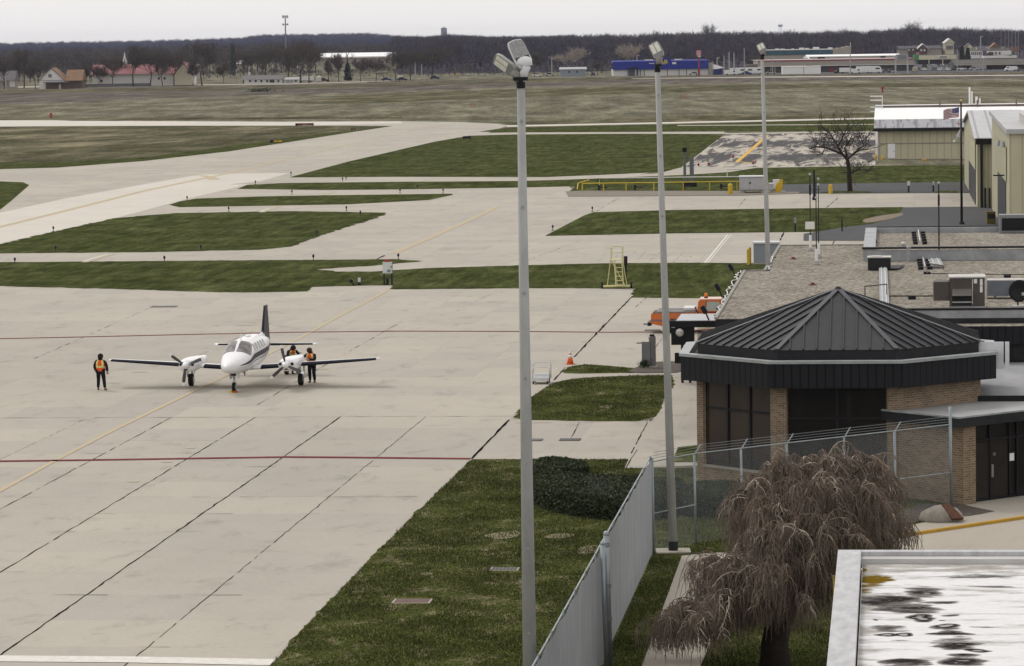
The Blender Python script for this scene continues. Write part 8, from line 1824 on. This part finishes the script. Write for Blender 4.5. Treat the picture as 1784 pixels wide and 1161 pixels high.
# poles
for lab, px, by, ty, w_, arm in (('pale street lamp at the far left before the grey cottage', 10, 158, 132, .3, 1), ('pale street lamp right of the church', 343.5, 147.5, 112, .35, 1), ('tall pale utility pole before the ranch house, left one', 434, 145, 106, .28, 0), ('pale utility pole before the ranch house, right one', 447, 145, 113, .28, 0), ('pale pole at the left end of the ranch house', 412, 146, 121, .25, 0),
                               ('left pale pole of the two beyond the passing cars', 723.5, 138, 102, .3, 1), ('right pale pole of the two beyond the passing cars', 735, 138, 112, .3, 0), ('pale lamp pole left of the grey metal shed', 961.5, 133.5, 101, .3, 1), ('pale lamp pole in front of the left part of the blue store', 1110, 132.5, 96, .3, 1), ('first thin pole right of the blue store', 1249.5, 131, 100, .3, 1), ('second thin pole right of the blue store', 1261.5, 131, 97, .3, 0), ('third thin pole right of the blue store', 1270.5, 131, 91, .35, 0), ('fourth thin pole right of the blue store', 1279, 131, 92, .35, 0), ('grey lamp pole left of the farthest light pole', 1297, 131, 84, .25, 0),
                               ('grey lamp pole before the left part of the shopping strip', 1346, 130, 96, .25, 0), ('dark lamp pole before the middle of the shopping strip', 1481.5, 129, 95, .3, 0), ('tall pale mast above the white arcade', 1708.5, 120, 63, .35, 1), ('slim grey lamp pole left of the evergreen clump', 1668, 124, 86, .25, 0), ('pale lamp pole before the olive roof', 1712.5, 124, 105, .3, 0)):
    o = thing('lamp_pole', lab, 'pole', G(px, by)); z = D(px, ty, o.location.y).z; MB().cyl((0, 0, 0), (0, 0, z), w_, w_*.7, 6).build('shaft', M('far_pale_pole', (.36, .35, .33), .7, var=.1), o)
    if arm: MB().bar((0, 0, z-.4), (1.1, 0, z-.2), .35, .3).build('lamp_arm', MATS['far_pale_pole'], o)
for i, px in enumerate((1744, 1751, 1757, 1763, 1769, 1774)):
    b = FB('power_pole', 'pale thin power line mast in the cluster at the far right skyline', 'pole', px, 60, 2000); b.o['group'] = 'power line masts at the far right'; zt = b.z(50+rF.uniform(-2, 5)); MB().cyl((0, 0, 0), (0, 0, zt), .16, .12, 6).build('mast', M('far_mast', (.26, .26, .29), .6), b.o); MB().bar((-1, 0, zt-1), (1, 0, zt-1), .15, .15).build('crossarm', MATS['far_mast'], b.o)
# ---- vehicles
CARM = {}
def car(label, px, by, col, kind='car', rz=0., group=None, sc1=1.0):
    m = M('car_paint_%s' % col, {'white': (.72, .72, .71), 'blue': (.035, .05, .14), 'navy': (.03, .035, .06), 'silver': (.38, .39, .40), 'black': (.018, .018, .02), 'red': (.28, .025, .03), 'grey': (.14, .145, .15), 'tan': (.38, .33, .26)}[col], .35, 0, var=.05)
    o = thing({'car': 'parked_car', 'van': 'van', 'truck': 'truck', 'rv': 'camper_van'}[kind], label, {'car': 'car', 'van': 'van', 'truck': 'truck', 'rv': 'camper'}[kind], G(px, by), rz, group)
    if kind == 'car': L, prof, cab = 4.4, [(-2.2, .3), (-2.2, .85), (-1.9, .92), (1.0, .95), (2.1, .75), (2.2, .3)], [(-1.6, .93), (-1.1, 1.42), (.3, 1.45), (1.0, .95)]
    elif kind == 'van': L, prof, cab = 5.2, [(-2.6, .35), (-2.6, 2.0), (1.5, 2.05), (2.1, 1.2), (2.6, 1.05), (2.6, .35)], None
    elif kind == 'rv': L, prof, cab = 7.5, [(-3.7, .5), (-3.7, 2.9), (2.4, 3.0), (3.2, 2.5), (3.6, 1.4), (3.7, .5)], None
    else: L, prof, cab = 6.5, [(-3.2, .7), (-3.2, 2.5), (1.3, 2.5), (1.3, .7)], [(1.32, .7), (1.32, 2.1), (2.4, 2.1), (2.9, 1.3), (3.2, 1.2), (3.2, .7)]
    side_prism(prof, -.88, .88).build('body', m, o, bevel=.06)
    if kind == 'car': side_prism(cab, -.74, .74).build('cabin_glass', m_glassd, o); side_prism([(-1.05, 1.42), (-1.0, 1.47), (.25, 1.49), (.3, 1.45)], -.72, .72).build('roof', m, o)
    elif cab: side_prism(cab, -.85, .85).build('cab', m, o, bevel=.05)
    if kind in ('van', 'rv'): side_prism([(1.0, 1.25), (1.0, 1.85), (1.5, 1.85), (1.95, 1.25)] if kind == 'van' else [(1.0, 1.7), (1.0, 2.3), (2.6, 2.3), (2.9, 1.7)], -.90, .90).build('side_window', m_glassd, o)
    if kind == 'truck': side_prism([(1.7, 1.4), (1.7, 1.9), (2.3, 1.9), (2.5, 1.4)], -.87, .87).build('side_window', m_glassd, o)
    for x in (-L*.30, L*.31):
        for y in (-.8, .8): MB().cyl((x, y-.1, .34), (x, y+.1, .34), .34, .34, 12).build('wheel', m_rub, o)
    if kind == 'truck': MB().box(-3.2, 3.2, -.4, .4, .5, .69).build('chassis', m_dark, o)
    if sc1 != 1: o.scale = (sc1,)*3
    return o
R0, R1 = 0., PI
for a in (('dark blue car driving past the pale sign board, left one', 673.5, 141.2, 'blue', 'car', R0), ('navy pickup like car under the white sign board', 701, 141, 'navy', 'car', R0), ('blue car driving right of the two pale poles', 757.5, 138.3, 'blue', 'car', R0),
          ('white truck parked under the dark multi stemmed tree', 533, 143.6, 'white', 'truck', R1), ('dark car beside the small white tank', 565, 142.5, 'navy', 'car', R0), ('silver car left of the grey metal shed', 958, 133.2, 'silver', 'car', R0), ('white car on the road below the nearest pole lamp', 936, 133.8, 'white', 'car', R0),
          ('dark car parked at the left end of the blue store', 1079, 131.8, 'navy', 'car', PI/2), ('black car in front of the blue store just right of the middle pole', 1157, 131.4, 'black', 'car', PI/2), ('second dark car in front of the blue store', 1168, 131.4, 'grey', 'car', R0), ('silver black car in front of the blue store centre right', 1180.5, 131.4, 'grey', 'car', PI/2), ('round dark car before the right half of the blue store', 1190.5, 131.3, 'black', 'car', PI/2), ('silver car before the right end of the blue store', 1208, 131.6, 'silver', 'car', R1),
          ('blue car right of the grey metal shed', 1033, 132.6, 'blue', 'car', PI/2), ('small blue vehicle by the white hut', 1301, 130.4, 'blue', 'car', R0),
          ('white boat like camper at the left end of the white row', 1273, 131.2, 'white', 'van', R0), ('second white camper of the row right of the blue store', 1286, 130.6, 'white', 'rv', R0), ('third white camper of the row right of the blue store', 1299, 130.3, 'white', 'rv', R0), ('fourth white camper next to the farthest light pole', 1315, 130, 'white', 'rv', R0), ('white pickup in front of the plain white box building', 1374, 129.9, 'white', 'van', R1), ('tan car right of the farthest light pole', 1343, 129.6, 'tan', 'car', R0),
          ('white box truck before the right half of the shopping strip', 1476, 128.8, 'white', 'truck', R0), ('white van right of the white box truck', 1490, 128.6, 'white', 'van', R0), ('long white camper before the shopping strip', 1507, 128.2, 'white', 'rv', R0), ('last long white camper before the shopping strip', 1521, 128, 'white', 'rv', R0), ('dark car under the shopping strip near the red door', 1462, 128.4, 'black', 'car', R0), ('grey car left of the sign gantry', 1544, 127.2, 'grey', 'car', R0), ('silver car left edge of the sign gantry', 1553, 127, 'silver', 'car', R0),
          ('pale van just right of the sign gantry', 1594, 126, 'tan', 'van', PI/2), ('dark vehicle with lit lamps at the far entrance of the lot', 1610.5, 119.5, 'black', 'van', -PI/2), ('white van parked under the olive roof at right', 1761, 124.2, 'white', 'van', R1), ('white car under the olive roof', 1675.5, 122.6, 'white', 'car', R0), ('pale silver car under the olive roof', 1697, 123, 'silver', 'car', R0), ('grey car at the right edge under the olive roof', 1779, 124.6, 'grey', 'car', R0)):
    car(*a)
n = 0
for row, (y, x0, x1) in enumerate(((112.8, 1620, 1668), (115.5, 1626, 1664), (118, 1630, 1668), (121, 1640, 1668), (123.5, 1600, 1664))):
    px = x0
    while px < x1:
        c_ = rF.choice(('silver', 'grey', 'navy', 'white', 'silver', 'black')); nm = {'silver': 'silver', 'grey': 'dark grey', 'navy': 'navy', 'white': 'white', 'black': 'black'}[c_]
        rn = ('farthest', 'second farthest', 'middle', 'second nearest', 'nearest')[row]
        car('%s car parked in the %s row of the lot before the garden store' % (nm, rn), px, y, c_, 'car', PI/2+rF.uniform(-.2, .2), 'cars in the lot before the garden store'); px += rF.uniform(6.5, 10)
b = FB('sign_board', 'white sign board standing above the passing navy car', 'sign', 697, 141); b.box('board', 692.5, 701.5, 131.8, 136, 3, 3.3, m_fw)
for px in (694, 700): b.box('post', px-.3, px+.3, 136, 141, 3, 3.3, m_fd)
b = FB('yellow_marker', 'small yellow marker by the road left of the nearest lamp', 'marker', 797, 137); b.box('panel', 795.7, 798.2, 127.5, 131.5, 0, .3, M('far_yellow', (.6, .38, .03), .6)); b.box('post', 796.6, 797.2, 131.5, 137, 0, .2, m_fd)
b = FB('garden_fence', 'grey board fence along the road in front of the church', 'fence', 205, 151.5); b.box('board_panel', 142, 262, 146, 151, 0, .15, M('grey_boards', (.15, .15, .16), .9, var=.2, vs=.5))
for i in range(9): b.box('post', 143+i*14.7, 143.8+i*14.7, 145.2, 151.5, -.15, -.01, m_fg)
b = FB('roadside_bushes', 'small green bush on the fallow field verge', 'bush', 453, 160); P_ = rngF.normal(size=(300, 3))*np.array([2.2, 1.5, .45]); P_[:, 2] = np.abs(P_[:, 2]); V, Q = leafcloud(P_, None, .5, rngF); np_mesh('foliage', V, Q, m_leaf, b.o); MB().cyl((0, 0, 0), (0, 0, .5), .2).build('stem', m_far_trunk, b.o)

# ---- air: even thin haze round the whole place
hz = MB(); hz.box(-6500, 6500, -400, 9300, -1.5, 46)
hm = bpy.data.materials.new('haze_air'); hm.use_nodes = True; hn = hm.node_tree; hn.nodes.clear()
ho = hn.nodes.new('ShaderNodeOutputMaterial'); pv = hn.nodes.new('ShaderNodeVolumePrincipled'); pv.inputs['Color'].default_value = (.80, .83, .98, 1); pv.inputs['Density'].default_value = .000035; pv.inputs['Anisotropy'].default_value = .1
hn.links.new(pv.outputs[0], ho.inputs['Volume']); o = hz.build('haze', hm); o['kind'] = 'stuff'; o['label'] = 'thin bluish haze over the airfield and the far woods'
